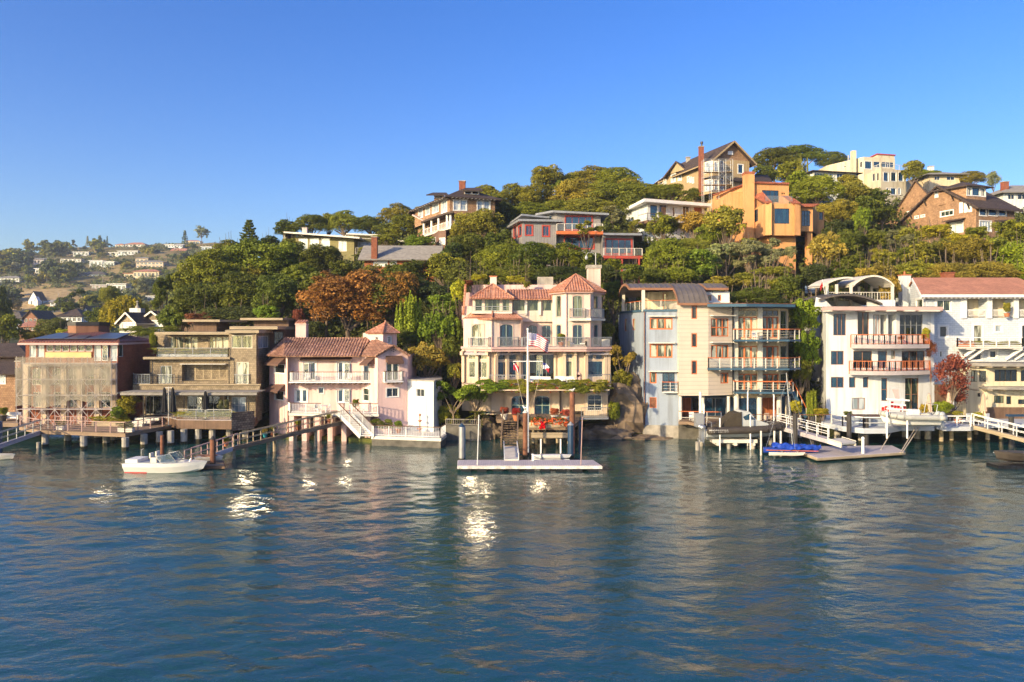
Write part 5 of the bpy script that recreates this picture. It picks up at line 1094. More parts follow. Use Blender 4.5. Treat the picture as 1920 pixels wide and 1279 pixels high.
 # outside stair on the right
 mb = MB(); p0 = Vector((X(1487, 77), 77, Z(735, 76.4))); p1 = Vector((X(1513, 77), 77.2, zf+.3))
 for k in range(10): p = p0.lerp(p1, (k+.5)/10); mb.box(p.x-.15, p.x+.15, p.y-.1, p.y+1.1, p.z-.05, p.z)
 mb.bar(p0, p1, .1, .3); mb.bar(p0+Vector((0, 1.1, 0)), p1+Vector((0, 1.1, 0)), .1, .3); st = h.part('stair', mb, 'bluepaint')
 railing(st, [p0, p1], h=1, post=.9, m='offwhite', top_m='orange', pw=.06); railing(st, [p0+Vector((0, 1.1, 0)), p1+Vector((0, 1.1, 0))], h=1, post=.9, m='offwhite', top_m='orange', pw=.06)
 railing(h.root, [(*P2(1273, 76.6), zf), (*P2(1352, 76.0), zf)], h=1, post=1.3, m='offwhite', top_m='orange', pw=.06, mid=(.4,))
blue_house()

# ---- white house with flat roof
def white_house():
 h = House('white_house', 'white modern house with thin flat roof and two curved orange-railed balconies', 'house', 1645, 80, 2.2)
 b = h.body([P2(1536, 86), P2(1549, 79), P2(1664, 79), P2(1752, 80.5)], Z(582, 79), 1.9, 'whitewall', back=(1, 7))
 W = dict(fr='brownwall', fw=.05, mw=.05)
 b.win(1, 1562.5, 588, 1586, 629, 3, 1, gl='glassblue', **W); b.win(1, 1608, 585, 1629, 629, 2, 1, gl='glassdark', **W); b.win(1, 1637, 590, 1649, 629.5, 2, 1, gl='glasspale', **W)
 b.opening(1, 1650.5, 590, 1663, 629.5, 2.5); b.opening(2, 1665.5, 590, 1680, 629.5, 2.5, 'dark'); b.win(2, 1687, 590, 1730, 629.5, 4, 2, gl='glassdark', fr='greymetal')
 b.win(1, 1558, 658, 1582, 684, 2, 1, gl='glassblue', **W); b.win(1, 1600, 658, 1635, 690, 2, 1, gl='glassdark', name='door', **W); b.win(1, 1646, 658, 1663, 690, 1, 1, gl='glassblue', **W); b.win(2, 1671, 657, 1678, 673, 1, 1, gl='glasscurtain', **W); b.win(2, 1691, 658, 1734, 690, 3, 1, gl='glassdark', name='door', **W)
 b.win(1, 1558, 707, 1582, 727, 2, 1, gl='glassblue', **W); b.win(1, 1592, 707, 1604, 727, 1, 1, gl='glassblue', **W); b.win(1, 1618, 707, 1628, 727, 1, 1, gl='glassblue', **W)
 b.win(1, 1652.5, 709, 1663.5, 752, 1, 2, gl='glassblue', **W); b.win(2, 1697, 709, 1722, 770, 2, 2, gl='glassgreen', name='door', **W); b.win(1, 1597, 746, 1622, 768, 2, 1, gl='glasspale', name='door', **W)
 b.done()
 mb = MB(); rp = [P2(1541, 79.5), P2(1562, 76.8), P2(1768, 77.8), P2(1768, 86), P2(1541, 87)]; mb.prism(rp, Z(582, 77), Z(575, 77)); r = h.part('roof', mb, 'pinktrim'); mb = MB(); mb.prism(offset_poly(rp, -.1), Z(575, 77), Z(575, 77)+.04); h.part('roofing', mb, 'asphaltroof', r)
 mb = MB()
 for x in (1560, 1587, 1625, 1665, 1700, 1728, 1746): p = Vector((X(x, 78), 78, Z(584, 78))); mb.box(p.x-.5, p.x+.5, 77.2, 79.2, p.z-.02, p.z+.08)
 h.parts('soffit_panel', mb, 'offwhite')
 for (p0, p1, y) in ((1596, 1743, 646), (1593, 1744, 696)):
  n_ = 14; pts = []
  for k in range(n_+1): u = k/n_; d = 79-1.9*math.sin(math.pi*(0.12+0.76*u))-.1+u*.6; pts.append(P2(p0+(p1-p0)*u, d))
  z = Z(y, 77.4); mb = MB(); mb.prism(pts+[P2(p1, 80.4), P2(p0, 79.1)], z-.42, z); bl = h.part('balcony', mb, 'deckgrey')
  railing(bl, [(q[0], q[1]+.07, z) for q in pts], h=1.0, post=1.6, bal=.16, m='orange', pw=.09, rw=.07, drop=.35, top_m='orange')
 # solar roof and open pavilion above
 mb = MB(); n_ = 10; x0, x1 = X(1528, 82), X(1645, 82); vs = []; zA = Z(578, 82)
 for k in range(n_+1): u = k/n_; x = x0+(x1-x0)*u; z = zA+1.5*math.sin(math.pi*(0.18+0.74*u))**0.8; vs += [(x, 80.8, z), (x, 86, z+.15)]
 vs += [(v[0], v[1], v[2]-.18) for v in vs]; m_ = 2*(n_+1); fs = []
 for k in range(n_): a = 2*k; fs += [(a, a+2, a+3, a+1), (m_+a, m_+a+1, m_+a+3, m_+a+2), (a, m_+a, m_+a+2, a+2)]
 mb.add(vs, fs); h.part('curved_roof', mb, 'asphaltroof')
 mb = MB()
 for k in range(2, 9): u = k/n_; a, c = vs[2*k], vs[2*k+2]; mb.slab([(a[0]+.1, 80.95, a[2]+.08), (c[0]-.05, 80.95, c[2]+.08), (c[0]-.05, 85, c[2]+.2), (a[0]+.1, 85, a[2]+.2)], .05)
 h.part('solar_panel', mb, 'solar')
 k = h.body([P2(1528, 82.5), P2(1660, 81.5)], Z(575, 82), Z(584, 82), 'whitewall', name='attic_wall', back=3); k.done()
 mb = MB(); mb.add([(*P2(1527, 81.2), Z(575, 81)), (*P2(1560, 81.2), Z(575, 81)), (*P2(1546, 81.2), Z(561, 81)), (*P2(1530, 81.2), Z(557, 81))], [(0, 1, 2, 3)]); h.part('end_wall', mb, 'whitewall'); mb = MB(); mb.box(X(1625, 82), X(1677, 82), 81.8, 82, Z(575, 82), Z(563, 82)); h.part('terrace_wall', mb, 'whitewall')
 # pavilion
 d = 85; mb = MB(); vs = []; zc = Z(533, d)
 for kk in range(13): u = kk/12; x = X(1600, d)+(X(1677, d)-X(1600, d))*u; z = zc+1.15*math.sin(math.pi*u)**0.75-.1; vs += [(x, d, z), (x, d+5, z+.1)]
 vs += [(v[0], v[1], v[2]-.2) for v in vs]; m_ = 26; mb.add(vs, [f for k in range(12) for f in ((2*k, 2*k+2, 2*k+3, 2*k+1), (m_+2*k, m_+2*k+1, m_+2*k+3, m_+2*k+2), (2*k, m_+2*k, m_+2*k+2, 2*k+2))])
 vs = []
 for kk in range(9): u = kk/8; x = X(1547, d)+(X(1602, d)-X(1547, d))*u; z = Z(535, d)+1.0*math.sin(math.pi*.62*u)**.8; vs += [(x, d+.4, z), (x, d+5, z+.1)]
 vs += [(v[0], v[1], v[2]-.2) for v in vs]; m_ = 18; mb.add(vs, [f for k in range(8) for f in ((2*k, 2*k+2, 2*k+3, 2*k+1), (m_+2*k, m_+2*k+1, m_+2*k+3, m_+2*k+2), (2*k, m_+2*k, m_+2*k+2, 2*k+2))]); h.part('pavilion_roof', mb, 'offwhite')
 mb = MB()
 for x in (1553, 1571, 1598, 1676): mb.box(X(x, d)-.13, X(x, d)+.13, d+.2, d+.46, Z(575, d), Z(533, d))
 for x in (1600, 1645, 1670): mb.box(X(x, d)-.12, X(x, d)+.12, d+4.4, d+4.66, Z(575, d), Z(533, d))
 h.parts('pavilion_post', mb, 'offwhite'); z = Z(564, d); railing(h.root, [(*P2(1553, d+.3), z), (*P2(1676, d+.3), z)], h=.95, post=1.8, bal=.3, m='offwhite')
 k = h.body([P2(1552, d+.6), P2(1678, d+.6)], z, z-2.5, 'whitewall', name='rear_wall', back=3); k.done()
white_house()

# ---- pale blue shingle house with red roof
def red_roof_house():
 h = House('shingle_house', 'white shingle house with long red roof and column loggia above white balcony', 'house', 1830, 84, 2.5)
 ze = Z(551, 83); b = h.body([P2(1695, 92), P2(1736, 83), P2(1990, 83)], ze, 2.5, 'shinglewhite', back=(0, 9.5))
 WW = dict(fr='white', trim=.2)
 b.win(1, 1757, 563, 1782, 583, 2, 1, gl='glassgreen', **WW); b.win(1, 1762, 612, 1775.5, 632, 1, 1, gl='glassdark', **WW); b.win(0, 1718, 562, 1730, 580, 1, 1, gl='glassgreen', **WW)
 lg = [b.opening(1, x0, 559, x1, 596, 1.6) for x0, x1 in ((1811, 1850), (1858, 1899), (1908, 1950))]
 b.win(1, 1826, 610, 1842, 650, 1, 1, gl='glasscurtain', name='door', **WW); b.win(1, 1866, 610, 1878, 622, 1, 1, gl='glasspale', **WW); b.win(1, 1916, 610, 1940, 650, 2, 1, name='door', **WW)
 b.win(1, 1823, 658, 1840, 675, 1, 1, **WW); b.win(1, 1856, 658, 1868, 671, 1, 1, **WW); b.win(1, 1914, 658, 1930, 671, 1, 1, **WW); b.win(1, 1762, 658, 1767, 670, 1, 1, fr='white'); b.done()
 rb = MB()
 for (a, c, n, z0, z1) in lg:
  for (u0, u1) in ((.08, .34), (.52, .9)): p = a.lerp(c, u0)-n*1.55; q = a.lerp(c, u1)-n*1.55; rb.box(p.x, q.x, p.y-.04, p.y, z0+.1, z1-.5)
  zz = z0+.25; r_ = [a-n*.1, c-n*.1]; r_[0].z = r_[1].z = z0+.1; railing(h.root, r_, h=.75, post=4, bal=.12, m='white', rw=.1)
  mb = MB(); p = a-n*1.5; q = c-n*1.5; mb.box(p.x, q.x, p.y-.01, p.y+.04, z0, z1); h.part('loggia_wall', mb, 'creamwall')
 h.parts('loggia_door', rb, 'darkmetal'); mb = MB()
 for x in (1806.5, 1854, 1903.5): mb.box(X(x, 83)-.27, X(x, 83)+.27, 82.8, 83.05, Z(597, 83), Z(556, 83)); mb.box(X(x, 83)-.35, X(x, 83)+.35, 82.72, 83.05, Z(559, 83), Z(556, 83))
 h.parts('column', mb, 'white')
 # roof
 A, B = Vector((X(1730, 82), 82.2, ze-.1)), Vector((X(1990, 82.2), 82.2, ze-.1)); r0 = Vector((X(1708, 88), 87.6, Z(521, 88))); r1 = Vector((X(1904, 88), 87.6, Z(521, 88))); Dk = Vector((X(1690, 93), 93, ze)); Ck = Vector((X(1960, 93), 93, ze)); E = Vector((X(1990, 87.6), 87.6, ze))
 mb = MB(); mb.slab([A, B, r1, r0], .2); mb.slab([B, Ck, r1], .2); mb.slab([Ck, Dk, r0, r1], .2); h.part('roof', mb, 'redshingleroof')
 mb = MB(); mb.box(A.x, B.x, 82.0, 82.2, ze-.42, ze-.12)
 for k in range(34): x = A.x+.3+k*.5; mb.box(x-.07, x+.07, 82.15, 83.1, ze-.55, ze-.38)
 mb.bar(A+Vector((-.05, 0, -.25)), r0+Vector((-.1, 0, -.22)), .12, .3); h.part('fascia', mb, 'white')
 mb = MB(); g0, g1 = b.P(0, 1695.5, 560), b.P(0, 1735.5, 560); g0.z = g1.z = ze-.02; top = (g0+g1)/2; top.z = r0.z-.25; mb.add([g0, g1, top], [(0, 1, 2)]); h.part('gable', mb, 'shinglewhite')
 chimney(h, X(1696, 90), 90, 12, Z(517, 90), 1.0, 'whitewall', 'clay', pots=1); chimney(h, X(1776, 90), 90, 15, Z(513, 90), 1.1, 'brick', 'brick')
 # bracketed balcony
 z = Z(650, 82); mb = MB(); mb.prism([P2(1794, 81.2), P2(1918, 81.2), P2(1918, 83.1), P2(1794, 83.1)], z-.2, z); bl = h.part('balcony', mb, 'offwhite')
 railing(bl, [(*P2(1795, 83), z), (*P2(1795, 81.3), z), (*P2(1917, 81.3), z), (*P2(1917, 83), z)], h=.98, post=1.3, m='white', mid=(.15, .4), pw=.1, rw=.1, bal=0); mb = MB()
 for x in (1800, 1816, 1886, 1903): p = b.P(1, x, 672, .05); mb.bar((p.x, 82.9, p.z-.1), (p.x+.7, 81.4, z-.25), .3, .3); mb.box(p.x-.3, p.x+1.2, 81.3, 83, z-.32, z-.2)
 h.parts('bracket', mb, 'white')
red_roof_house()

def cream_house():
 h = House('cream_house', 'low cream house with curved eaves and small dark windows below the shingle house', 'house', 1880, 80, 2.3)
 b = h.body([P2(1812, 81.2), P2(1850, 79.6), P2(1990, 79.6)], Z(687, 80), 1.9, 'yellowwall', back=(0, 3))
 W = dict(fr='olivecloth', fw=.04)
 b.win(0, 1821, 695, 1832, 716, 2, 1, gl='glasscurtain', **W); b.win(0, 1836, 695, 1849, 716, 1, 1, **W); b.win(1, 1865, 693, 1907, 715, 4, 1, gl='glassdark', **W); b.win(1, 1914, 694, 1940, 715, 2, 1, **W)
 b.win(0, 1833, 737, 1838, 744, 1, 1, **W); b.win(1, 1864, 742, 1882, 756, 3, 1, gl='glassgreen', **W); b.win(1, 1887, 743, 1896, 758, 1, 1, **W); b.win(1, 1909, 749, 1935, 758, 1, 1, **W)
 b.done()
 for (pp, y, t_) in (([P2(1806, 81), P2(1818, 79.8), P2(1860, 78.2), P2(1990, 78.0), P2(1990, 84), P2(1806, 84)], 687, .3), ([P2(1836, 79.9), P2(1850, 78.6), P2(1890, 77.8), P2(1990, 77.8), P2(1990, 80), P2(1836, 80.5)], 730, .25)):
  mb = MB(); z = Z(y, 78.5); mb.prism(pp, z, z+t_*.6); mb.prism(offset_poly(pp, -.35), z+t_*.6, z+t_); h.part('roof', mb, 'greyroof')
  mb = MB()
  for x in (1825, 1850, 1875, 1900, 1925): mb.box(X(x, 79)-.12, X(x, 79)+.12, 78.2, 79.6, z-.16, z-.02)
  h.parts('rafter', mb, 'palewood')
cream_house()

# ---------------- houses up the hill ----------------
def low(pts): return min(ground(*p) for p in pts)-0.5
def exposed_rafters(h, a, b, n, out, z, m='offwhite'):
 mb = MB(); a = Vector(a); b = Vector(b)
 for k in range(n): p = a.lerp(b, (k+.5)/n); q = p+Vector(out); mb.bar((p.x, p.y, z), (q.x, q.y, z), .14, .16)
 h.parts('rafter', mb, m)
def craftsman():
 h = House('shingle_house', 'brown shingle house with wide hipped roof, brick chimney and white columned porch', 'house', 850, 122)
 W = dict(fr='white', trim=.16, gl='glasspale'); p = [P2(779, 132), P2(843, 118.5), P2(928, 121)]; zt = Z(370, 118.5)
 b = h.body(p, zt, Z(404, 118.5), 'shinglered', back=(-3, 13))
 for x0, x1 in ((851, 861), (864, 874), (895.5, 905), (908, 918)): b.win(1, x0, 376, x1, 394, 1, 2, **W)
 for x0, x1, y0, y1 in ((785, 793, 389, 408), (798, 806, 388, 402), (811, 822, 383, 398), (828, 838, 376, 398)): b.win(0, x0, y0, x1, y1, 2, 1, **W)
 b.done(); z1 = Z(404, 118.5)
 l = h.body([(x*.985, y+1.5) for x, y in p], z1+.02, low(p), 'shinglered', name='lower_wall', back=(-2, 9)); l.win(1, 853, 412, 862, 430, 1, 2, **W); l.done()
 ze = zt; r = list(b.pts); q = offset_poly(r, 1.1); c0 = (Vector((*q[1], ze))+Vector((*q[3], ze)))/2; apx = Vector((X(869, 125), 126, Z(351, 125))); ap2 = apx+Vector((-1.5, 4, 0)); Q = [Vector((*t, ze)) for t in q]; mb = MB()
 mb.slab([Q[0], Q[1], apx, ap2], .2); mb.slab([Q[1], Q[2], apx], .2); mb.slab([Q[2], Q[3], ap2, apx], .2); mb.slab([Q[3], Q[4] if len(Q) > 4 else Q[0], ap2], .2); mb.slab([Q[-1], Q[0], ap2], .2); h.part('roof', mb, 'darkshingleroof')
 exposed_rafters(h, (*p[1], 0), (*p[2], 0), 12, (.3, -1.0, 0), ze-.12); exposed_rafters(h, (*p[0], 0), (*p[1], 0), 14, (-.95, -.45, 0), ze-.12)
 for (x0, x1, y0, y1, d, rx0, rx1) in ((870, 899, 357, 366, 121, 864, 906), (814, 832, 366, 373, 125, 800, 842)):
  m = h.body([P2(x0, d), P2(x1, d+.4)], Z(y0, d), Z(y1+3, d), 'shinglered', name='dormer', back=4); m.win(0, x0+2, y0+1.5, (x0+x1)/2-1, y1-2, 1, 1, fr='white', trim=.1); m.win(0, (x0+x1)/2+1, y0+1.5, x1-2, y1-2, 1, 1, fr='white', trim=.1); m.done()
  mb = MB(); z = Z(y0, d); mb.slab([(X(rx0, d), d-1, z-.1), (X(rx1, d), d-.8, z-.1), (X(rx1-8, d), d+3, z+1), (X(rx0+8, d), d+3, z+1)], .15); h.part('dormer_roof', mb, 'darkshingleroof')
 chimney(h, X(866.5, 125), 125.5, apx.z-1, Z(340, 125), 1.05)
 # porch on the left
 z = Z(431, 121); pp = [P2(795, 127.5), P2(841, 118), P2(845, 117.6), P2(846, 119.5), P2(800, 130)]; mb = MB(); mb.prism(pp, z-.3, z); h.part('porch_floor', mb, 'offwhite'); mb = MB(); mb.prism(offset_poly(pp, .5), Z(404, 119), Z(404, 119)+.3); h.part('porch_roof', mb, 'darkshingleroof')
 mb = MB()
 for t in (0, .33, .62, .95): x = pp[0][0]+(pp[1][0]-pp[0][0])*t; y = pp[0][1]+(pp[1][1]-pp[0][1])*t; mb.cyl((x, y, z), (x, y, Z(404, 119)), .2, n=10)
 mb.cyl((X(845, 118), 118, z), (X(845, 118), 118, Z(404, 119)), .2, n=10); h.parts('column', mb, 'white'); railing(h.root, [(*pp[0], z), (*pp[1], z)], h=.9, bal=.3, m='white')
 lb = h.body([P2(806, 127), P2(822, 120), P2(836, 119.4)], z-.3, low(p), 'clapbrown', name='basement_wall', back=(-2, 6)); lb.win(1, 825, 447, 834, 458, 2, 2, fr='white', trim=.1, gl='glasswhite'); lb.win(0, 810, 448, 817, 456, 1, 1, fr='white', trim=.1); lb.done()
 mb = MB(); mb.slab([(*P2(773, 130), Z(402, 130)), (*P2(800, 128), Z(416, 128)), (*P2(806, 134), Z(408, 134)), (*P2(780, 136), Z(401, 136))], .2); h.part('side_roof', mb, 'pinktrim')
craftsman()

def green_house():
 h = House('ranch_house', 'olive green ranch house with three tall picture windows under a thin slanting roof', 'house', 610, 128)
 d = 128; b = h.body([P2(524, 136), P2(557, d), P2(664, 125.6)], Z(445, d), low([P2(524, 136), P2(664, d)]), 'clapgreen', back=(0, 10))
 for x0, x1 in ((559, 577), (580, 598.5), (601, 618.5)): b.win(1, x0, 446.5, x1, 470, 1, 1, gl='glasspale', fr='offwhite', fw=.1)
 b.win(1, 634, 451.5, 650, 471.5, 2, 1, gl='glasspale', fr='offwhite', fw=.12)
 for k in range(5): b.win(0, 534+4.6*k, 454, 538+4.6*k, 466, 1, 1, gl='glassdark', fr='offwhite')
 b.done(); mb = MB(); z = Z(443, d)
 mb.slab([(X(520, 127), 134, Z(456, 134)), (X(531, 126), 126.3, Z(434, 126.3)), (X(535, 137), 139, Z(440, 137)+.6), (X(522, 137), 140, Z(452, 137))], .22)
 mb.slab([(X(531, 126), 126.3, Z(434, 126.3)), (X(674, 123.6), 123.6, Z(444.5, 123.6)), (X(674, 126), 138, Z(444.5, 126.3)+.3), (X(535, 137), 139, Z(440, 137)+.6)], .25); h.part('roof', mb, 'offwhite')
 exposed_rafters(h, (X(560, d), d, 0), (X(662, d), d, 0), 5, (0, -1.6, 0), z-.05)
 mb = MB(); mb.add([b.P(0, 524.5, 462), b.P(0, 556.9, 445), b.P(0, 556.9, 437.5), b.P(0, 534, 440)], [(0, 1, 2, 3)]); mb.add([b.P(1, 557.1, 445.2), b.P(1, 664, 445.2), b.P(1, 664, 444.4), b.P(1, 557.1, 437)], [(0, 1, 2, 3)]); h.part('gable', mb, 'clapgreen')
 c = h.body([P2(664, 127.5), P2(752, 131)], Z(451, 131), low([P2(752, 130)]), 'clapgreen', name='rear_wall', back=8); c.win(0, 671, 454, 695, 467, 2, 1, gl='glasspale', fr='offwhite'); c.done()
 mb = MB(); mb.slab([(*P2(664, 128.6), Z(446, 129)), (*P2(759, 129.5), Z(451, 129.5)), (*P2(758, 138), Z(451, 129)), (*P2(664, 138), Z(446, 129))], .22); h.part('rear_roof', mb, 'offwhite')
 mb = MB(); mb.slab([(*P2(649, 133), Z(437, 133)), (*P2(714, 133), Z(440, 133)), (*P2(714, 140), Z(440, 133)), (*P2(649, 140), Z(437, 133))], .22); h.part('upper_roof', mb, 'offwhite')
 u = h.body([P2(655, 134), P2(705, 134)], Z(440.5, 134), Z(452, 134), 'clapgreen', name='upper_wall', back=5); u.done()
 chimney(h, X(572, 131), 131, z-.5, Z(428, 131), .8, 'pinkwall')
 z = Z(478, 127.5); mb = MB(); mb.prism([P2(666, 125.5), P2(700, 126.4), P2(700, 130), P2(666, 130)], z-.2, z); bl = h.part('balcony', mb, 'clapgreen'); railing(bl, [(*P2(667, 125.7), z), (*P2(699, 126.6), z)], h=1, bal=.25, m='offwhite')
green_house()

def barn_roof_house():
 h = House('cottage', 'low rust-red cottage under a long plain grey roof, brick chimney at one end', 'house', 750, 112)
 d = 112; b = h.body([P2(683, d), P2(817, d)], Z(483, d), low([P2(683, d), P2(817, d)]), 'redwood', back=7)
 for x0, x1 in ((699, 727), (730, 744), (771, 782)): b.win(0, x0, 486, x1, 500, 1, 1, gl='glasswhite', fr='offwhite')
 b.done(); gableroof(h, b.pts, Z(483, d), Z(463, d+4), .9, 'greyroof', 'u', wallm='dark', og=.8, thick=.15); chimney(h, X(703, 112), 111.7, Z(490, d), Z(446, 112), .85)
barn_roof_house()

def grey_house():
 h = House('split_level_house', 'grey split-level house with bright red window frames and red-edged balconies', 'house', 1070, 106)
 R = dict(fr='redpaint', tm='redpaint', trim=.14, gl='glassblue', fw=.08)
 a = h.body([P2(958, 112), P2(980, 105), P2(1043, 105.5)], Z(416, 105), low([P2(980, 105)]), 'boardgrey', back=(0, 7))
 a.win(1, 986, 423, 998, 441, 2, 1, **R); a.win(1, 1018, 424, 1029.5, 443, 2, 1, **R); a.win(0, 963, 426, 968, 446, 1, 1, **R); a.win(0, 972, 424, 978, 443, 1, 1, **R); a.done()
 mb = MB(); mb.prism(offset_poly(a.pts, .7), a.zt, a.zt+.3); h.part('roof', mb, 'greymetal')
 b = h.body([P2(1018, 110), P2(1044, 106.5), P2(1126, 107)], Z(401.5, 107), low([P2(1044, 106)]), 'boardgrey', name='main_wall', back=(0, 7))
 b.win(1, 1060.5, 406, 1110, 431, 4, 1, name='door', **R); b.win(1, 1059, 444, 1113, 466, 4, 1, name='door', **R); b.win(0, 1022, 405, 1034, 414, 2, 1, gl='glassgreen'); b.done()
 mb = MB(); q = offset_poly(b.pts, 1.1); zs = [Z(402, 110), Z(395, 105), Z(401, 106), Z(401, 106)+.2, Z(402, 110)+.2]; mb.slab([(p[0], p[1], z+.1) for p, z in zip(q, zs)], .28); mb.slab([(*P2(955, 112), Z(410, 108)), (*P2(978, 106), Z(405, 108)), (*P2(1030, 107), Z(408, 108)), (*P2(1030, 112), Z(408, 108))], .25); h.part('upper_roof', mb, 'greymetal')
 z = Z(433, 104.5); mb = MB(); mb.prism([P2(1043, 104.5), P2(1131, 104.8), P2(1131, 107), P2(1043, 107)], z-.45, z); bl = h.part('balcony', mb, 'orange'); railing(bl, [(*P2(1044, 104.6), z), (*P2(1130, 104.9), z)], h=1.0, post=1.1, m='offwhite', glassm='clearglass', rw=.03, pw=.1)
 c = h.body([P2(1130, 105), P2(1188, 105.5)], Z(441, 105), low([P2(1130, 105)]), 'boardgrey', name='wing_wall', back=7); c.win(0, 1136, 449, 1184, 476, 4, 1, name='door', **R); c.done()
 mb = MB(); mb.prism([P2(1131, 104), P2(1204, 104.5), P2(1204, 113), P2(1131, 113)], Z(441.5, 104.5), Z(437.5, 104.5)); h.part('wing_roof', mb, 'greymetal')
 z = Z(479, 102.5); mb = MB(); mb.prism([P2(1131, 102.5), P2(1205, 103), P2(1205, 106), P2(1131, 106)], z-.4, z); bl = h.part('balcony', mb, 'redpaint'); railing(bl, [(*P2(1132, 102.6), z), (*P2(1204, 103.1), z)], h=1.0, post=1.1, m='offwhite', glassm='clearglass', rw=.03, pw=.1); mb = MB()
 for x in (1132, 1166, 1198): mb.box(X(x, 103)-.12, X(x, 103)+.12, 102.9, 103.1, ground(X(x, 103), 103)-.5, z-.4)
 h.parts('post', mb, 'redpaint')
grey_house()

def deck_house():
 h = House('bungalow', 'flat white-roofed bungalow with sliding glass doors on a long railed deck', 'house', 1270, 117)
 b = h.body([P2(1214, 116), P2(1320, 120)], Z(383, 117), Z(418, 117), 'whitewall', back=(-2, 9))
 b.win(0, 1219, 384, 1233, 408, 1, 1, gl='glassblue', name='door'); b.win(0, 1236, 384, 1250, 408, 1, 1, gl='glassblue', name='door'); b.win(0, 1261, 388, 1266, 406, 1, 1, gl='glassblue'); b.win(0, 1280, 387, 1292, 407, 2, 1, trim=.12, name='door'); b.win(0, 1301, 386, 1316, 408, 2, 1, gl='redwood', fr='brownwall', name='door'); b.done()
 mb = MB(); q = [P2(1208, 114), P2(1334, 118.6), (X(1334, 118.6)-2, 130), (X(1208, 114)-2, 126)]; mb.prism(q, Z(378, 114), Z(372, 114)); r = h.part('roof', mb, 'white'); mb = MB(); mb.prism(offset_poly(q, -.3), Z(372, 114), Z(371, 114)); h.part('roofing', mb, 'redshingleroof', r)
 z = Z(413, 114); mb = MB(); mb.prism([P2(1196, 116), P2(1214, 113.8), P2(1320, 118), P2(1320, 121), P2(1200, 124)], z-.45, z); bl = h.part('deck', mb, 'fencewood'); railing(bl, [(*P2(1197, 116.2), z), (*P2(1214, 113.9), z), (*P2(1319, 118.1), z)], h=1.05, post=1.9, m='offwhite', cables=3, top_m='fencewood')
 u = h.body([P2(1199, 117.5), P2(1232, 116), P2(1318, 120)], z-.45, low([P2(1199, 117), P2(1318, 120)]), 'whitewall', name='lower_wall', back=(0, 5)); u.done()
deck_house()

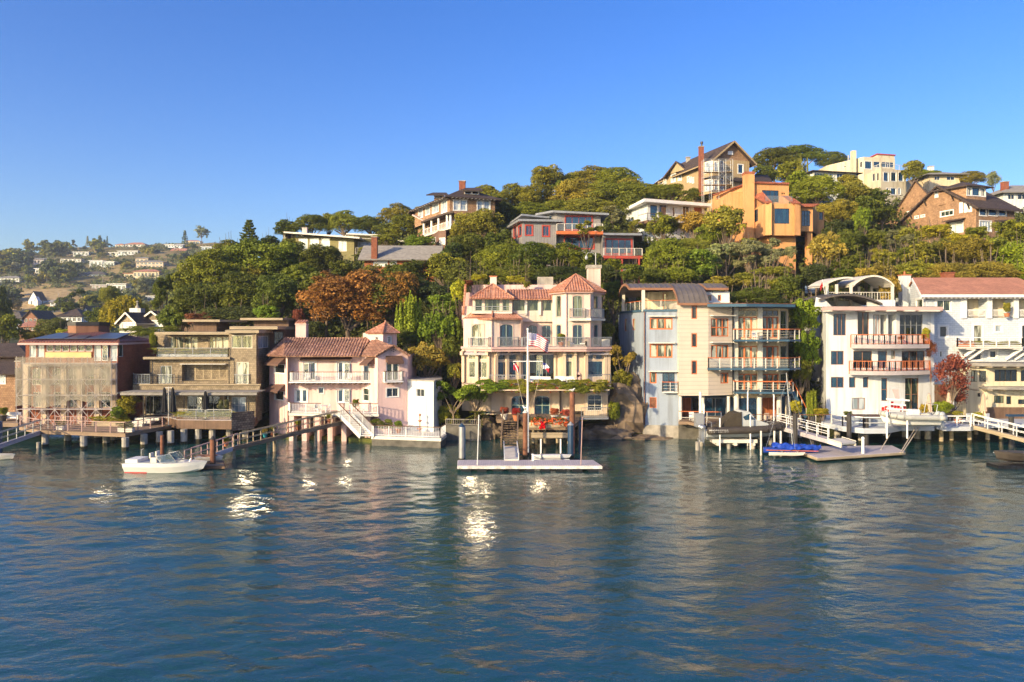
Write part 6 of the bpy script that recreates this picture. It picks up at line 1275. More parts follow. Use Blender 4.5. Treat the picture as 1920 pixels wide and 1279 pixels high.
def gabled_house():
 h = House('gabled_house', 'large tan house with brown gabled roof and brick chimney, scaffolding around its bay window', 'house', 1320, 130)
 A, B = P2(1338, 125), P2(1405, 127); W = dict(fr='white', trim=.12, gl='glasspale'); zt = Z(297.5, 125); zb = low([A, B, P2(1250, 140)])
 b = h.body([A, B], zt, zb, 'boardtan', back=(-4.9, 16.3))
 b.win(0, 1384, 309, 1393, 325, 1, 1, gl='glassblue', fr='white', trim=.12)
 for x0, x1, y0, y1 in ((1261, 1266, 327, 341), (1272, 1277, 322, 337), (1289, 1292, 332, 341), (1294, 1296.5, 333, 342), (1298.5, 1301, 334, 343)): b.win(3, x0, y0, x1, y1, 1, 2, **W)
 b.done(); rect = b.pts; r, r0, r1 = gableroof(h, rect, zt, zt+2.9, .9, 'darkshingleroof', 'v', wallm='shinglered', og=.9, fascia='boardtan')
 gm = MB()
 for k, x in enumerate((1366.5, 1371.5)): p = b.P(0, x, 287, .06); gm.box(p.x-.22, p.x+.22, p.y-.05, p.y+.05, p.z-.3, p.z+.3)
 h.parts('attic_window', gm, 'white')
 for (y0, y1, zm) in ((300, 330, 'clapbrown'), (334, 362, 'whitewall')):
  w_ = h.body([P2(1320, 124.6), P2(1338, 122.9), P2(1349, 123.1), P2(1359, 125.5)], Z(y0, 123), Z(y1, 123), 'boardtan', name='bay_wall', back=(0, 1.5))
  w_.win(0, 1323, y0+4, 1336, y0+23, 2, 2, **W); w_.win(1, 1340, y0+4, 1347, y0+22, 1, 2, **W); w_.win(2, 1351, y0+4, 1357, y0+22, 1, 2, **W); w_.done()
 chimney(h, X(1315, 125.5), 125.6, Z(368, 125.5), Z(276, 125.5), .75, 'brick'); mb = MB(); x = X(1316, 125.5); mb.cyl((x, 125.6, Z(276, 125.5)), (x, 125.6, Z(268, 125.5)), .14); mb.cyl((x, 125.6, Z(269, 125.5)), (x, 125.6, Z(265.5, 125.5)), .26, .22); h.part('flue', mb, 'darkmetal')
 # left wing with a cross gable
 l = h.body([P2(1226, 146), P2(1250, 138), P2(1284, 134.5)], Z(329, 138), low([P2(1226, 146)]), 'boardtan', name='wing_wall', back=(1, 6));
 for x0, x1, y0, y1 in ((1229, 1234, 335, 345), (1238, 1242, 334, 345), (1245, 1249, 332, 345)): l.win(0, x0, y0, x1, y1, 1, 1, **W)
 l.win(1, 1259, 326.5, 1266, 341, 1, 2, **W); l.win(1, 1272, 326.5, 1278, 338, 1, 2, **W); l.done()
 a, c = Vector((*P2(1250, 137.6), l.zt)), Vector((*P2(1286, 134), l.zt+.3)); t = (a+c)/2; t.z = Z(303, 136); bk = Vector((4, 6, 0)); mb = MB(); mb.add([a, c, t], [(0, 1, 2)]); h.part('gable', mb, 'boardtan')
 mb = MB(); o = Vector((-.2, -.5, 0)); mb.slab([a+o-Vector((.6, 0, .5)), t+o, t+bk, a+bk-Vector((.6, 0, .5))], .2); mb.slab([c+o+Vector((.5, 0, -.5)), t+o, t+bk, c+bk+Vector((.5, 0, -.5))], .2); mb.slab([(*P2(1221, 146), l.zt-.3), (*P2(1250, 137), l.zt-.1), (*P2(1272, 141), l.zt+2.3), (*P2(1252, 150), l.zt+2.3)], .2); h.part('wing_roof', mb, 'darkshingleroof')
 chimney(h, X(1290, 139), 139, zt, Z(296, 139), .7, 'concrete')
 # lower side wing on the right
 s = h.body([P2(1372, 124.5), P2(1412, 126)], Z(338, 125), low([A]), 'boardtan', name='side_wall', back=3); s.done()
 mb = MB(); mb.slab([(*P2(1368, 123.5), Z(339, 124)), (*P2(1450, 127), Z(343, 127)), (*P2(1440, 132), Z(328, 132)), (*P2(1385, 129), Z(328, 129))], .2); h.part('side_roof', mb, 'darkshingleroof')
 t = thing('scaffold', 'grey tube scaffolding with platforms wrapped around the bay of the gabled house', 'scaffolding', (X(1345, 121.5), 121.5, low([A]))); mb = MB(); zb = ground(X(1345, 121.5), 121.5)-.3
 xs = [X(p, 121.5) for p in (1318, 1332, 1346, 1359, 1372)]
 for x in xs:
  for y in (120.9, 122.1): mb.cyl((x, y, zb), (x, y, Z(300, 121.5)), .035, n=6)
 for py in (300, 311, 321, 332, 345, 358):
  for y in (120.9, 122.1): mb.bar((xs[0], y, Z(py, 121.5)), (xs[-1], y, Z(py, 121.5)), .055)
 mb.bar((xs[1], 120.9, Z(345, 121.5)), (xs[3], 120.9, Z(321, 121.5)), .055); mb.bar((xs[2], 120.9, Z(321, 121.5)), (xs[4], 120.9, Z(345, 121.5)), .055); mb.build('frame', 'greymetal', t); mb = MB()
 for py in (323, 347): mb.box(xs[0], xs[-1], 121, 122, Z(py, 121.5)-.05, Z(py, 121.5))
 each('platform', mb, 'palewood', t)
gabled_house()

def orange_house():
 h = House('stucco_house', 'orange stucco house in stacked blocks with red tile edges and large picture window', 'house', 1440, 108)
 T = dict(fr='darkmetal', gl='glassblue'); g0 = low([P2(1400, 108), P2(1490, 106)])
 a = h.body([P2(1336, 122), P2(1369, 112.5), P2(1412, 112.5)], Z(360, 112.5), g0, 'orangewall', back=(2, 8)); a.win(1, 1363.5, 377, 1366.5, 386, 1, 1, **T); a.win(1, 1389, 400, 1395, 422, 2, 2, **T); a.done()
 a2 = h.body([P2(1337, 124), P2(1397, 113.5)], Z(346, 114), Z(366, 114), 'orangewall', name='parapet', back=(2, 2)); a2.done()
 mb = MB(); mb.box(X(1396, 110), X(1413, 110), 109.6, 111, g0, Z(327, 110)); h.part('chimney', mb, 'orangewall'); mb = MB(); mb.box(X(1395, 110), X(1414, 110), 109.5, 111.1, Z(327, 110), Z(323, 110)); h.part('chimney_cap', mb, 'claytile')
 b = h.body([P2(1411, 110), P2(1479, 111)], Z(343, 110), Z(395, 110), 'orangewall', name='upper_wall', back=6); b.win(0, 1429, 357, 1460, 379, 4, 1, name='door', **T); b.win(0, 1465, 361, 1473, 365, 2, 1, fr='orangewall', gl='dark'); b.done()
 mb = MB(); tiles(mb, [Vector((*P2(1410, 109.6), b.zt)), Vector((*P2(1480, 110.7), b.zt)), Vector((*P2(1480, 111.4), b.zt+.25)), Vector((*P2(1410, 110.3), b.zt+.25))]); tiles(mb, [Vector((*P2(1336, 121.6), Z(364, 121))), Vector((*P2(1396, 113), Z(345, 113))), Vector((*P2(1397, 113.8), Z(343.6, 113))), Vector((*P2(1338, 122.4), Z(362, 121)))]); h.part('coping', mb, 'claytile')
 c = h.body([P2(1411, 111), P2(1435, 105.5), P2(1447, 105), P2(1448, 105.5), P2(1489, 105.8), P2(1490, 105.3), P2(1501, 105.6)], Z(381, 105.3), Z(441, 105.3), 'orangewall', name='bay_wall', back=(0, 5))
 c.win(3, 1452, 391, 1480, 419.5, 1, 1, **T); c.win(0, 1414.5, 393, 1421, 416, 2, 3, **T); c.done()
 d = h.body([P2(1412, 111), P2(1440, 107), P2(1492, 107.5)], Z(441, 107)+.02, g0-3, 'orangewall', name='base_wall', back=(0, 4)); d.win(0, 1414.5, 434, 1421, 450, 1, 2, **T); d.done()
 mb = MB(); z = c.zt; tiles(mb, [Vector((*P2(1411, 110.6), Z(366, 110))), Vector((*P2(1436, 105), z)), Vector((*P2(1448, 105.2), z+.1)), Vector((*P2(1430, 109), Z(366, 110)+.3))]); tiles(mb, [Vector((*P2(1486, 105.3), z)), Vector((*P2(1502, 105.2), z)), Vector((*P2(1480, 110), Z(368, 110))), Vector((*P2(1468, 109.5), Z(368, 110)))]); h.part('tile_edge', mb, 'claytile')
 z = Z(381, 105.3); railing(h.root, [(*P2(1436, 106), z), (*P2(1485, 106.2), z)], h=1.1, post=2, m='greymetal', glassm='clearglass', rw=.03, pw=.04)
 e = h.body([P2(1501, 107.5), P2(1524, 107.5), P2(1533, 112), P2(1545, 112)], Z(388, 107.5), Z(434, 107.5), 'orangewall', name='wing_wall', back=(0, 4)); e.win(0, 1503.5, 395, 1519, 424, 3, 3, **T); e.win(2, 1536, 398, 1543, 412, 2, 2, **T); e.done()
 mb = MB(); tiles(mb, [Vector((*P2(1500, 106.8), e.zt)), Vector((*P2(1527, 106.8), e.zt)), Vector((*P2(1536, 111), e.zt+1)), Vector((*P2(1504, 111), e.zt+1))]); h.part('wing_roof', mb, 'claytile'); mb = MB(); mb.box(X(1514, 108), X(1523, 108), 108, 109, g0-2, e.zb); h.part('pier', mb, 'orangewall')
orange_house()

def right_shingle():
 h = House('shingle_house', 'big brown shingle house with steep gable, deep eaves and many white-framed windows', 'house', 1830, 115)
 A, B = P2(1701, 124), P2(1830, 112); e2 = (7.6, 2.7); W = dict(fr='white', trim=.14, gl='glassgreen'); zt = Z(386, 112); zb = low([A, B, P2(1897, 114)])
 b = h.body([A, B, (B[0]+e2[0], B[1]+e2[1])], zt, zb, 'shinglered', back=(-4.1, 12))
 for x0, y0, x1, y1, n in ((1716, 397, 1722, 409, 1), (1727.5, 395, 1733.5, 406.5, 1), (1764, 387, 1787, 404.5, 3), (1799, 392, 1799, 392, 1)):
  if x1 > x0: b.win(0, x0, y0, x1, y1, n, 1, **W)
 b.win(0, 1782, 417, 1805, 436, 1, 1, fr='white', trim=.14, gl='glasswhite'); b.win(0, 1691, 406, 1697, 425, 1, 1, **W)
 for x0, x1 in ((1837, 1849), (1854, 1869), (1873, 1886)): b.win(1, x0, 384, x1, 404, 1, 1, fr='white', trim=.14, gl='glassblue')
 b.win(1, 1837, 415, 1858, 433, 4, 1, gl='glasspale', fr='white', trim=.14); b.win(1, 1868, 418, 1886, 434, 2, 1, gl='glasspale', fr='white', trim=.14); b.win(1, 1851, 450, 1871, 462, 3, 1, gl='glasspale', fr='white', trim=.1); b.done()
 rect = [A, B, (B[0]+e2[0], B[1]+e2[1]), (A[0]+e2[0], A[1]+e2[1])]; zr = Z(350, 118); r, r0, r1 = gableroof(h, rect, zt, zr, .9, 'darkshingleroof', 'v', wallm='shinglered', og=.7, fascia='darkshingleroof')
 mb = MB()
 for x0, y0, x1, y1 in ((1753, 356, 1761, 370), (1799, 380, 1806, 399), (1808, 380, 1815, 398), (1816.5, 381, 1823, 397)):
  p0, p1 = b.P(0, x0, y0, .03), b.P(0, x1, y1, .03); n = b.frame(0)[2]; e = b.frame(0)[1]; c = (p0+p1)/2; mb.obox(c, e*((p1-p0).dot(e)/2), n*.05, (0, 0, (p0.z-p1.z)/2))
 h.parts('gable_window', mb, 'white'); mb = MB()
 for t in (.08, .3, .7, .92):
  p = Vector((A[0]+(B[0]-A[0])*t, A[1]+(B[1]-A[1])*t, zt+(zr-zt)*(1-abs(2*t-1))-.15)); n = b.frame(0)[2]; mb.bar(p-Vector((0, 0, .9)), p+n*.6, .14); mb.bar(p-Vector((0, 0, .0)), p+n*.7, .14)
 h.parts('bracket', mb, 'darkmetal')
 # dormer on the roof slope
 d = h.body([P2(1812, 114), P2(1849, 115.2)], Z(349, 114), Z(377, 114), 'shinglered', name='dormer', back=(-2, 4)); d.win(0, 1813.5, 352, 1821, 366, 2, 1, **W); d.win(0, 1823, 352, 1837, 367, 1, 1, fr='white', trim=.1, gl='glassblue'); d.win(0, 1840, 353, 1847, 368, 2, 1, **W); d.done()
 hiproof(h, d.pts, Z(349, 114), Z(338, 115), .7, 'darkshingleroof', .5, tile=False)
 # second gable behind
 A2, B2 = P2(1676, 134), P2(1760, 125); k = h.body([A2, B2], Z(392, 128), low([A2]), 'shinglered', name='rear_wall', back=(3, 4)); k.win(0, 1702, 372+20, 1708, 386+20, 1, 1, **W); k.done(); gableroof(h, k.pts, Z(392, 128), Z(343, 131), .9, 'darkshingleroof', 'v', wallm='shinglered', og=.5)
 mb = MB(); p0, p1 = b.P(0, 1776, 413, .05), b.P(0, 1811, 408, .05); n = b.frame(0)[2]; mb.slab([p0, p1, p1+n*1.1-Vector((0, 0, .3)), p0+n*1.1-Vector((0, 0, .3))], .12); p0, p1 = b.P(1, 1864, 413, .05), b.P(1, 1897, 412, .05); h.part('porch_roof', mb, 'darkshingleroof')
 mb = MB(); n = b.frame(1)[2]; mb.slab([p0, p1, p1+n*1.1-Vector((0, 0, .3)), p0+n*1.1-Vector((0, 0, .3))], .12); h.part('window_hood', mb, 'darkshingleroof')
right_shingle()

def cream_modern():
 h = House('modern_house', 'pale yellow block-shaped house with roof terrace and tall blue windows on the ridge', 'house', 1650, 145)
 T = dict(fr='white', gl='glassblue', fw=.08, trim=.08); zb = low([P2(1621, 150), P2(1699, 146)])-1
 a = h.body([P2(1618, 151), P2(1652, 143.5), P2(1699, 146)], Z(316, 144), zb, 'yellowwall', back=(-2, 7))
 for x0, x1 in ((1656.5, 1666), (1670.5, 1680.5), (1684.5, 1694)): a.win(1, x0, 323.5, x1, 340, 1, 1, **T)
 a.win(1, 1662, 353, 1666.5, 364, 1, 1, **T); a.win(1, 1670, 353, 1680, 365, 1, 1, **T); a.win(1, 1684, 353, 1688.5, 365, 1, 1, **T); a.win(0, 1635, 325.5, 1640, 340, 1, 1, fr='white', gl='glassdark'); a.win(0, 1643, 324.5, 1647.5, 339, 1, 1, fr='white', gl='glassdark'); a.done()
 u = h.body([P2(1550, 157), P2(1620, 149), P2(1678, 150.5)], Z(294, 149), zb, 'yellowwall', name='upper_wall', back=(0, 7)); u.win(1, 1621.5, 302.5, 1634.5, 317, 1, 1, **T); u.win(1, 1638, 303, 1650, 314, 1, 1, fr='white', gl='glassblue'); u.win(1, 1653, 304, 1676, 314, 3, 1, fr='white', gl='glassblue', name='door'); u.win(0, 1612, 303, 1616.5, 314, 1, 1); u.win(0, 1582, 311, 1586, 314.5, 1, 1); u.win(0, 1598, 307, 1600.5, 311, 1, 1); u.done()
 p = h.body([P2(1645, 152), P2(1677, 153)], Z(290, 152), Z(300, 152), 'yellowwall', name='penthouse_wall', back=4); p.done(); mb = MB(); mb.prism(offset_poly(p.pts, .2), p.zt, p.zt+.2); h.part('penthouse_roof', mb, 'redpaint')
 z = Z(316, 144); railing(h.root, [(*P2(1635, 147.3), z), (*P2(1653, 144), z), (*P2(1697, 146.2), z)], h=1.0, post=1.5, m='offwhite', glassm='clearglass', pw=.06)
 x = X(1604.5, 149); mb = MB(); mb.box(x-.4, x+.4, 149.6, 150.6, zb, Z(283, 150)); h.part('chimney', mb, 'yellowwall'); mb = MB(); x = X(1595, 152); mb.cyl((x, 153, Z(305, 152)), (x, 153, Z(289, 152)), .18); h.part('flue', mb, 'greymetal')
 s = h.body([P2(1699, 147), P2(1722, 149)], Z(340, 147), zb, 'yellowwall', name='garden_wall', back=2); s.done()
cream_modern()
simple('bungalow', 'white-trimmed bungalow with dark low roof and brick chimney beside the pale yellow house', 1526, 135, 1606, 137, 8, 323, 350, 'hip', 1.0, .8, 'whitewall', 'darkshingleroof', [(0, 1527, 325, 1553, 337, 5, 1, 'glassblue'), (0, 1556, 326, 1563, 338, 1, 1, 'glasspale'), (0, 1569, 326, 1596, 337, 5, 1, 'glassblue')], trim=.1)
hh = simple('ranch_house', 'grey hip-roofed house peeking over the ridge behind the shingle gables', 1742, 150, 1800, 150, 8, 328, 350, 'hip', 1.3, 1.2, 'creamwall', 'greyroof', [(0, 1752, 331, 1762, 338), (0, 1775, 331, 1790, 338)]); chimney(hh, X(1745, 153), 153, 42, Z(313, 153), .9, 'whitewall')
hh = simple('ranch_house', 'grey-roofed house with brick chimney cut off by the picture edge on the ridge', 1882, 138, 1990, 138, 8, 362, 385, 'hip', 2.2, 1.0, 'whitewall', 'greyroof', [(0, 1890, 364, 1902, 374, 2), (0, 1908, 364, 1925, 374, 2)]); chimney(hh, X(1887, 139), 139.5, 35, Z(341, 139), 1.0)
def tan_gable():
 h = House('gabled_house', 'tan shingle house with twin gables, white chimney and tall white windows behind the hedge', 'house', 262, 112)
 W = dict(fr='white', gl='glasswhite', trim=.1); b = h.body([P2(224, 112), P2(256, 110)], Z(604, 111), low([P2(224, 112)]), 'shinglecream', back=(3, 9)); b.win(0, 229.5, 606, 253, 620, 4, 1, **W); b.done(); gableroof(h, b.pts, b.zt, Z(587.5, 111), .5, 'darkshingleroof', 'v', wallm='shingle', og=.5, fascia='offwhite')
 c = h.body([P2(268, 113.5), P2(308, 112)], Z(600, 113), low([P2(268, 113)]), 'shinglecream', name='wing_wall', back=(3, 8)); c.win(0, 284, 602, 306, 613, 5, 1, **W); c.win(0, 271, 603, 277, 613, 1, 1, **W); c.done(); gableroof(h, c.pts, c.zt, Z(585, 113), .5, 'darkshingleroof', 'v', wallm='shingle', og=.5, fascia='offwhite')
 mb = MB(); mb.box(X(245, 114), X(266, 114), 113.6, 115, Z(600, 114), Z(578, 114)); h.part('chimney', mb, 'whitewall'); mb = MB(); mb.lathe((X(256, 114), 114.3, Z(578, 114)), [(.3, 0), (.3, .3), (.12, .45), (.12, .9), (.25, .95), (.05, 1.15)]); h.part('chimney_pot', mb, 'concrete')
tan_gable()

# ---------------- far hillside ----------------
def dground(px, py, lo=210, hi=900):
 """distance at which the far hillside is seen at photo row py"""
 best = None
 for k in range(400):
  d = lo*(hi/lo)**(k/399)
  if CH+(YH-py)/F*d <= gpx(px, d): return d
 return hi
FARWIN = {'w': 'glassdark', 'b': 'glassblue'}
def far_house(px0, px1, y0, y1, label, wm='whitewall', rm='greyroof', roof='flat', rise=1.5, nwin=4, name='house', rows=1, d=None, skew=0.0, cat='house', dep=9):
 d = d or dground((px0+px1)/2, y1); da, db = d*(1-skew*0.01), d*(1+skew*0.01); wins = []
 for r in range(rows):
  ya = y0+(y1-y0)*(r+0.22)/rows; yb = y0+(y1-y0)*(r+0.78)/rows
  for k in range(nwin): a = px0+(px1-px0)*(k+.18)/nwin; b = px0+(px1-px0)*(k+.82)/nwin; wins.append((0, a, ya, b, yb, 2, 1, random.choice(['glassdark', 'glassblue', 'glassdark'])))
 return simple(name, label, px0, da, px1, db, dep, y0, y1, roof, rise, .7, wm, rm, wins)
for a in [
 (137, 166, 473, 480, 'small white flat-roofed house high on the far slope below the dark conifers', 'whitewall', 'white'),
 (205, 224, 474, 480, 'tiny pale annex adjoining the long white terrace house on the far slope', 'offwhite', 'white', 'flat', 1, 3),
 (221, 258, 471, 478, 'long white house with full-width terrace near the top of the far slope', 'whitewall', 'white', 'flat', 1, 6),
 (63, 82, 486, 496, 'pale grey house half hidden among trees on the far slope', 'deckgrey', 'greyroof', 'gu', 1, 3),
 (113, 152, 485, 491, 'low house with dark and white eaves among far trees', 'offwhite', 'asphaltroof', 'flat', 1, 5),
 (168, 192, 489, 500, 'white glass-fronted house with chimney midway up the far slope', 'whitewall', 'white', 'flat', 1, 3, 'house', 1),
 (194, 214, 491, 501, 'pale blue glazed house next to the white one midway up the far slope', 'glasspale', 'white', 'flat', 1, 3),
 (66, 83, 504, 514, 'white cottage by the tall tree above the dry field', 'whitewall', 'white', 'flat', 1, 2),
 (149, 197, 514, 522, 'long blue-grey bungalow with dark roof in the middle of the far slope', 'greywall', 'asphaltroof', 'hip', 2, 6),
 (233, 250, 513, 522, 'small cream garage wing beside the cream house with arches', 'creamwall', 'redshingleroof', 'flat', 1, 2),
 (250, 298, 509, 521, 'wide cream house with red roof and row of arched openings on the far slope', 'creamwall', 'redshingleroof', 'hip', 1.6, 7),
 (343, 362, 496, 504, 'small pale house tucked against the near trees on the far slope', 'offwhite', 'white', 'flat', 1, 3),
 (-6, 36, 521, 528, 'long white bungalow at the edge above the dry grass field', 'whitewall', 'greyroof', 'hip', 1.5, 6),
 (172, 200, 535, 543, 'white flat-roofed house with terrace above the church field', 'deckgrey', 'white', 'flat', 1, 4),
 (203, 236, 533, 547, 'modern white and blue-shaded house on stilts above the willow', 'whitewall', 'white', 'flat', 1, 4),
 (310, 326, 459, 464, 'small white house at the skyline below the pine', 'whitewall', 'white', 'flat', 1, 3),
 (327, 342, 460, 465, 'small white gabled house at the skyline below the pine', 'whitewall', 'offwhite', 'gu', 1.2, 3),
 (347, 375, 452, 458, 'cream house on the crest beside the tall bare-topped tree', 'creamwall', 'redshingleroof', 'hip', 1.5, 4),
 (378, 436, 463, 471, 'very long glass-walled white house near the crest', 'glasspale', 'white', 'flat', 1, 10),
 (216, 232, 459, 464, 'low pink-roofed house on the bare crest', 'creamwall', 'redshingleroof', 'hip', 2, 3),
 (235, 271, 458, 463, 'low wide red-roofed house on the bare crest', 'offwhite', 'redshingleroof', 'hip', 2, 5),
 (320, 348, 470, 474, 'low red-roofed house strung along the upper far slope', 'creamwall', 'redshingleroof', 'gu', 2, 4),
 (276, 296, 556, 566, 'plain white building behind the yellow willow', 'whitewall', 'white', 'flat', 1, 2),
]: far_house(*a)
far_house(254, 278, 484, 494, 'square beige tower storey of the large two-storey beige house on the far slope', 'tanwall', 'greyroof', 'hip', 1.3, 3)
far_house(255, 306, 491, 503, 'large two-storey beige house with balcony in the middle of the far slope', 'tanwall', 'greyroof', 'hip', 1.3, 7, rows=2)
def church():
 d = dground(68, 571); h = House('church', 'white wooden church with steep brown roof standing in the dry grass field', 'church', 68, d, Z(572, d))
 b = h.body([P2(53, d+3), P2(72, d), P2(88, d+7)], Z(562, d), Z(574, d), 'whitewall', back=(3, 6))
 b.win(0, 58, 564, 60.5, 571, 1, 1, arch=.4); b.win(1, 79, 564, 81, 571, 1, 1, arch=.4); b.done()
 A, B, C = [Vector((*q, b.zt)) for q in b.pts[:3]]; D = A+(C-B); t0 = (A+B)/2; t1 = (D+C)/2; t0.z = t1.z = Z(545.5, d); mb = MB(); mb.add([A, B, t0], [(0, 1, 2)]); h.part('gable', mb, 'whitewall')
 mb = MB(); o = (A-D).normalized()*.3; mb.slab([B+o+Vector((.3, 0, -.3)), C-o+Vector((.3, 0, -.3)), t1-o, t0+o], .15); mb.slab([A+o-Vector((.3, 0, .3)), D-o-Vector((.3, 0, .3)), t1-o, t0+o], .15); h.part('roof', mb, 'darkshingleroof')
 p = h.body([P2(64, d-1.5), P2(70.5, d-1.8)], Z(564, d), Z(574, d), 'whitewall', name='porch_wall', back=2); p.done(); gableroof(h, p.pts, p.zt, Z(557, d), .2, 'white', 'v', wallm='whitewall', og=.2)
church()
far_house(94, 104, 566, 573, 'tiny pale shed in the dry field beside the church', 'whitewall', 'greyroof', 'gu', 1, 1, dep=4)
far_house(14, 40, 597, 612, 'slate-coloured house in shade at the foot of the dry field', 'greywall', 'asphaltroof', 'hip', 2.2, 4, d=235)
far_house(45, 70, 595, 607, 'brown gabled house with a row of bright white windows', 'brownwall', 'darkshingleroof', 'gv', 2.0, 3, d=220)
far_house(36, 66, 612, 622, 'low brick-coloured roof and pale fence below the brown gabled house', 'brownwall', 'redshingleroof', 'gu', 1.2, 3, d=190)
far_house(108, 153, 593, 605, 'white half-timbered house with purple-brown roof and pointed dormers', 'whitewall', 'darkshingleroof', 'hip', 2.6, 5, d=240)
far_house(152, 170, 591, 603, 'white gabled house overlapping the half-timbered one', 'whitewall', 'asphaltroof', 'gv', 3, 2, d=255)
far_house(345, 400, 575, 600, 'dark timber house half hidden in oak shade behind the flat roofs', 'fencewood', 'asphaltroof', 'flat', 1, 3, d=108)
for (px, y0, y1, lab, d) in ((88, 515, 535, 'grey utility pole at the top of the dry field', None), (193, 517, 535, 'grey utility pole beside the blue-grey bungalow', None), (278, 503, 522, 'thin utility pole in front of the cream house with arches', None), (110, 549, 572, 'weathered utility pole near the pale shed', None), (178, 587, 606, 'pale utility pole behind the brick house roof', 200), (1181, 317, 345, 'white mast rising from the oaks on the skyline', 150)):
 d = d or dground(px, y1); mb = MB(); x = X(px, d); mb.cyl((x, d, ground(x, d)-.5), (x, d, Z(y0, d)), .16, .1); mb.bar((x-.9, d, Z(y0, d)-.6), (x+.9, d, Z(y0, d)-.6), .12); one('utility_pole', mb, 'concrete' if px != 1181 else 'offwhite', lab, 'utility pole')

# ---------------- trees and shrubs ----------------
CW = dict(dark='dark green', mid='mid green', olive='olive green', lime='lime green', yellow='yellow-green', gold='golden', grey='grey-green', autumn='rusty orange', red='red', deep='very dark', bright='bright green', blue='blue-green', rusty='brownish red')
KW = dict(oak='round-crowned tree', bush='bush', hedge='hedge', maple='leafy tree', open='gnarled open tree', wispy='thin twiggy tree', pepper='drooping tree', conifer='pointed conifer', cypress='upright plumed conifer')
LM = [(605, 455, 'the olive green ranch house'), (755, 478, 'the grey-roofed red cottage'), (858, 385, 'the white-porched shingle house'), (1000, 430, 'the grey house with red window frames'), (1165, 455, 'the red-framed lower wing'), (1262, 390, 'the white-roofed bungalow'),
 (1365, 320, 'the scaffolded gabled house'), (1465, 410, 'the orange stucco house'), (1660, 330, 'the pale yellow block house'), (1790, 400, 'the steep-gabled shingle house'), (1562, 325, 'the dark-roofed bungalow'), (265, 600, 'the tan twin-gabled house'), (390, 610, 'the flat roof pavilion'), (630, 650, 'the pink house'), (1005, 560, 'the peach villa'), (1320, 550, 'the arched metal roof'), (1610, 545, 'the open roof pavilion'), (1820, 535, 'the long red roof'), (130, 630, 'the solar-panelled roof'), (70, 560, 'the white church'), (1905, 350, 'the ridge house with brick chimney'), (500, 640, 'the shingle stair tower')]
FLM = [(151, 477, 'the small white house high on the slope'), (240, 475, 'the long terrace house'), (73, 491, 'the pale grey house'), (132, 488, 'the low dark-eaved house'), (190, 495, 'the glass-fronted white house'), (280, 493, 'the big beige house'), (73, 509, 'the white cottage'), (172, 518, 'the blue-grey bungalow'), (270, 516, 'the cream house with arches'), (352, 500, 'the small pale house'), (15, 524, 'the long white bungalow'), (186, 539, 'the terraced white house'), (220, 540, 'the blue-shaded modern house'), (320, 462, 'the small skyline house'), (362, 455, 'the cream crest house'), (407, 467, 'the very long glass house'), (250, 460, 'the red-roofed crest house'), (335, 472, 'the upper red-roofed house'), (70, 560, 'the white church'), (286, 560, 'the plain white building'), (57, 600, 'the brown gabled house'), (130, 598, 'the half-timbered house'), (26, 604, 'the slate-coloured house')]
ORD = ['nearest', 'second', 'third', 'fourth', 'fifth', 'sixth', 'seventh', 'eighth', 'ninth', 'tenth', 'eleventh', 'twelfth']
pend = []
def T(px, py, w_, h_, d, kind, c, label=None, **k):
 base = G[c]; v = random.uniform(.85, 1.18); colr = tuple(x*v*random.uniform(.93, 1.07) for x in base)
 o = tree(px, py, w_, h_, d, kind, colr, label, cat='shrub' if kind in ('bush', 'hedge') else 'tree', **k)
 if not label: pend.append((o, px, py, w_*d, kind, c, d))
 return o
def name_pending():
 seen = {}
 for o, px, py, s, kind, c, d in pend:
  L_ = FLM if d > 200 else LM; x, y, nm = min(L_, key=lambda q: (q[0]-px)**2+((q[1]-py)*1.6)**2)
  dx, dy = px-x, py-y; wd = 40 if d < 200 else 14
  rel = ('above' if dy < 0 else 'below') if abs(dx) < wd or abs(dy) > abs(dx) else ('to the left of' if dx < 0 else 'to the right of')
  size = 'broad' if s > 11000 else ('small' if s < 5500 else ''); key = (size, c, kind, rel, nm); seen.setdefault(key, []).append((math.hypot(dx, dy), o, size, c, kind, rel, nm, py))
 for key, lst in seen.items():
  lst.sort(key=lambda q: q[0])
  for k, (r, o, size, c, kind, rel, nm, py) in enumerate(lst):
   od = (ORD[k]+' ') if len(lst) > 1 else ''
   lb = f"{od}{size+' ' if size else ''}{CW[c]} {KW[kind]} {rel} {nm}"; o['label'] = lb if len(lb.split()) < 17 else lb.replace(' to the left of', ' left of').replace(' to the right of', ' right of')
   o['group'] = 'trees on the far slope' if o.type == 'MESH' and 'crown' not in [x.name[:5] for x in o.children] and abs(o.location.y) > 200 else 'trees and bushes on the hill'
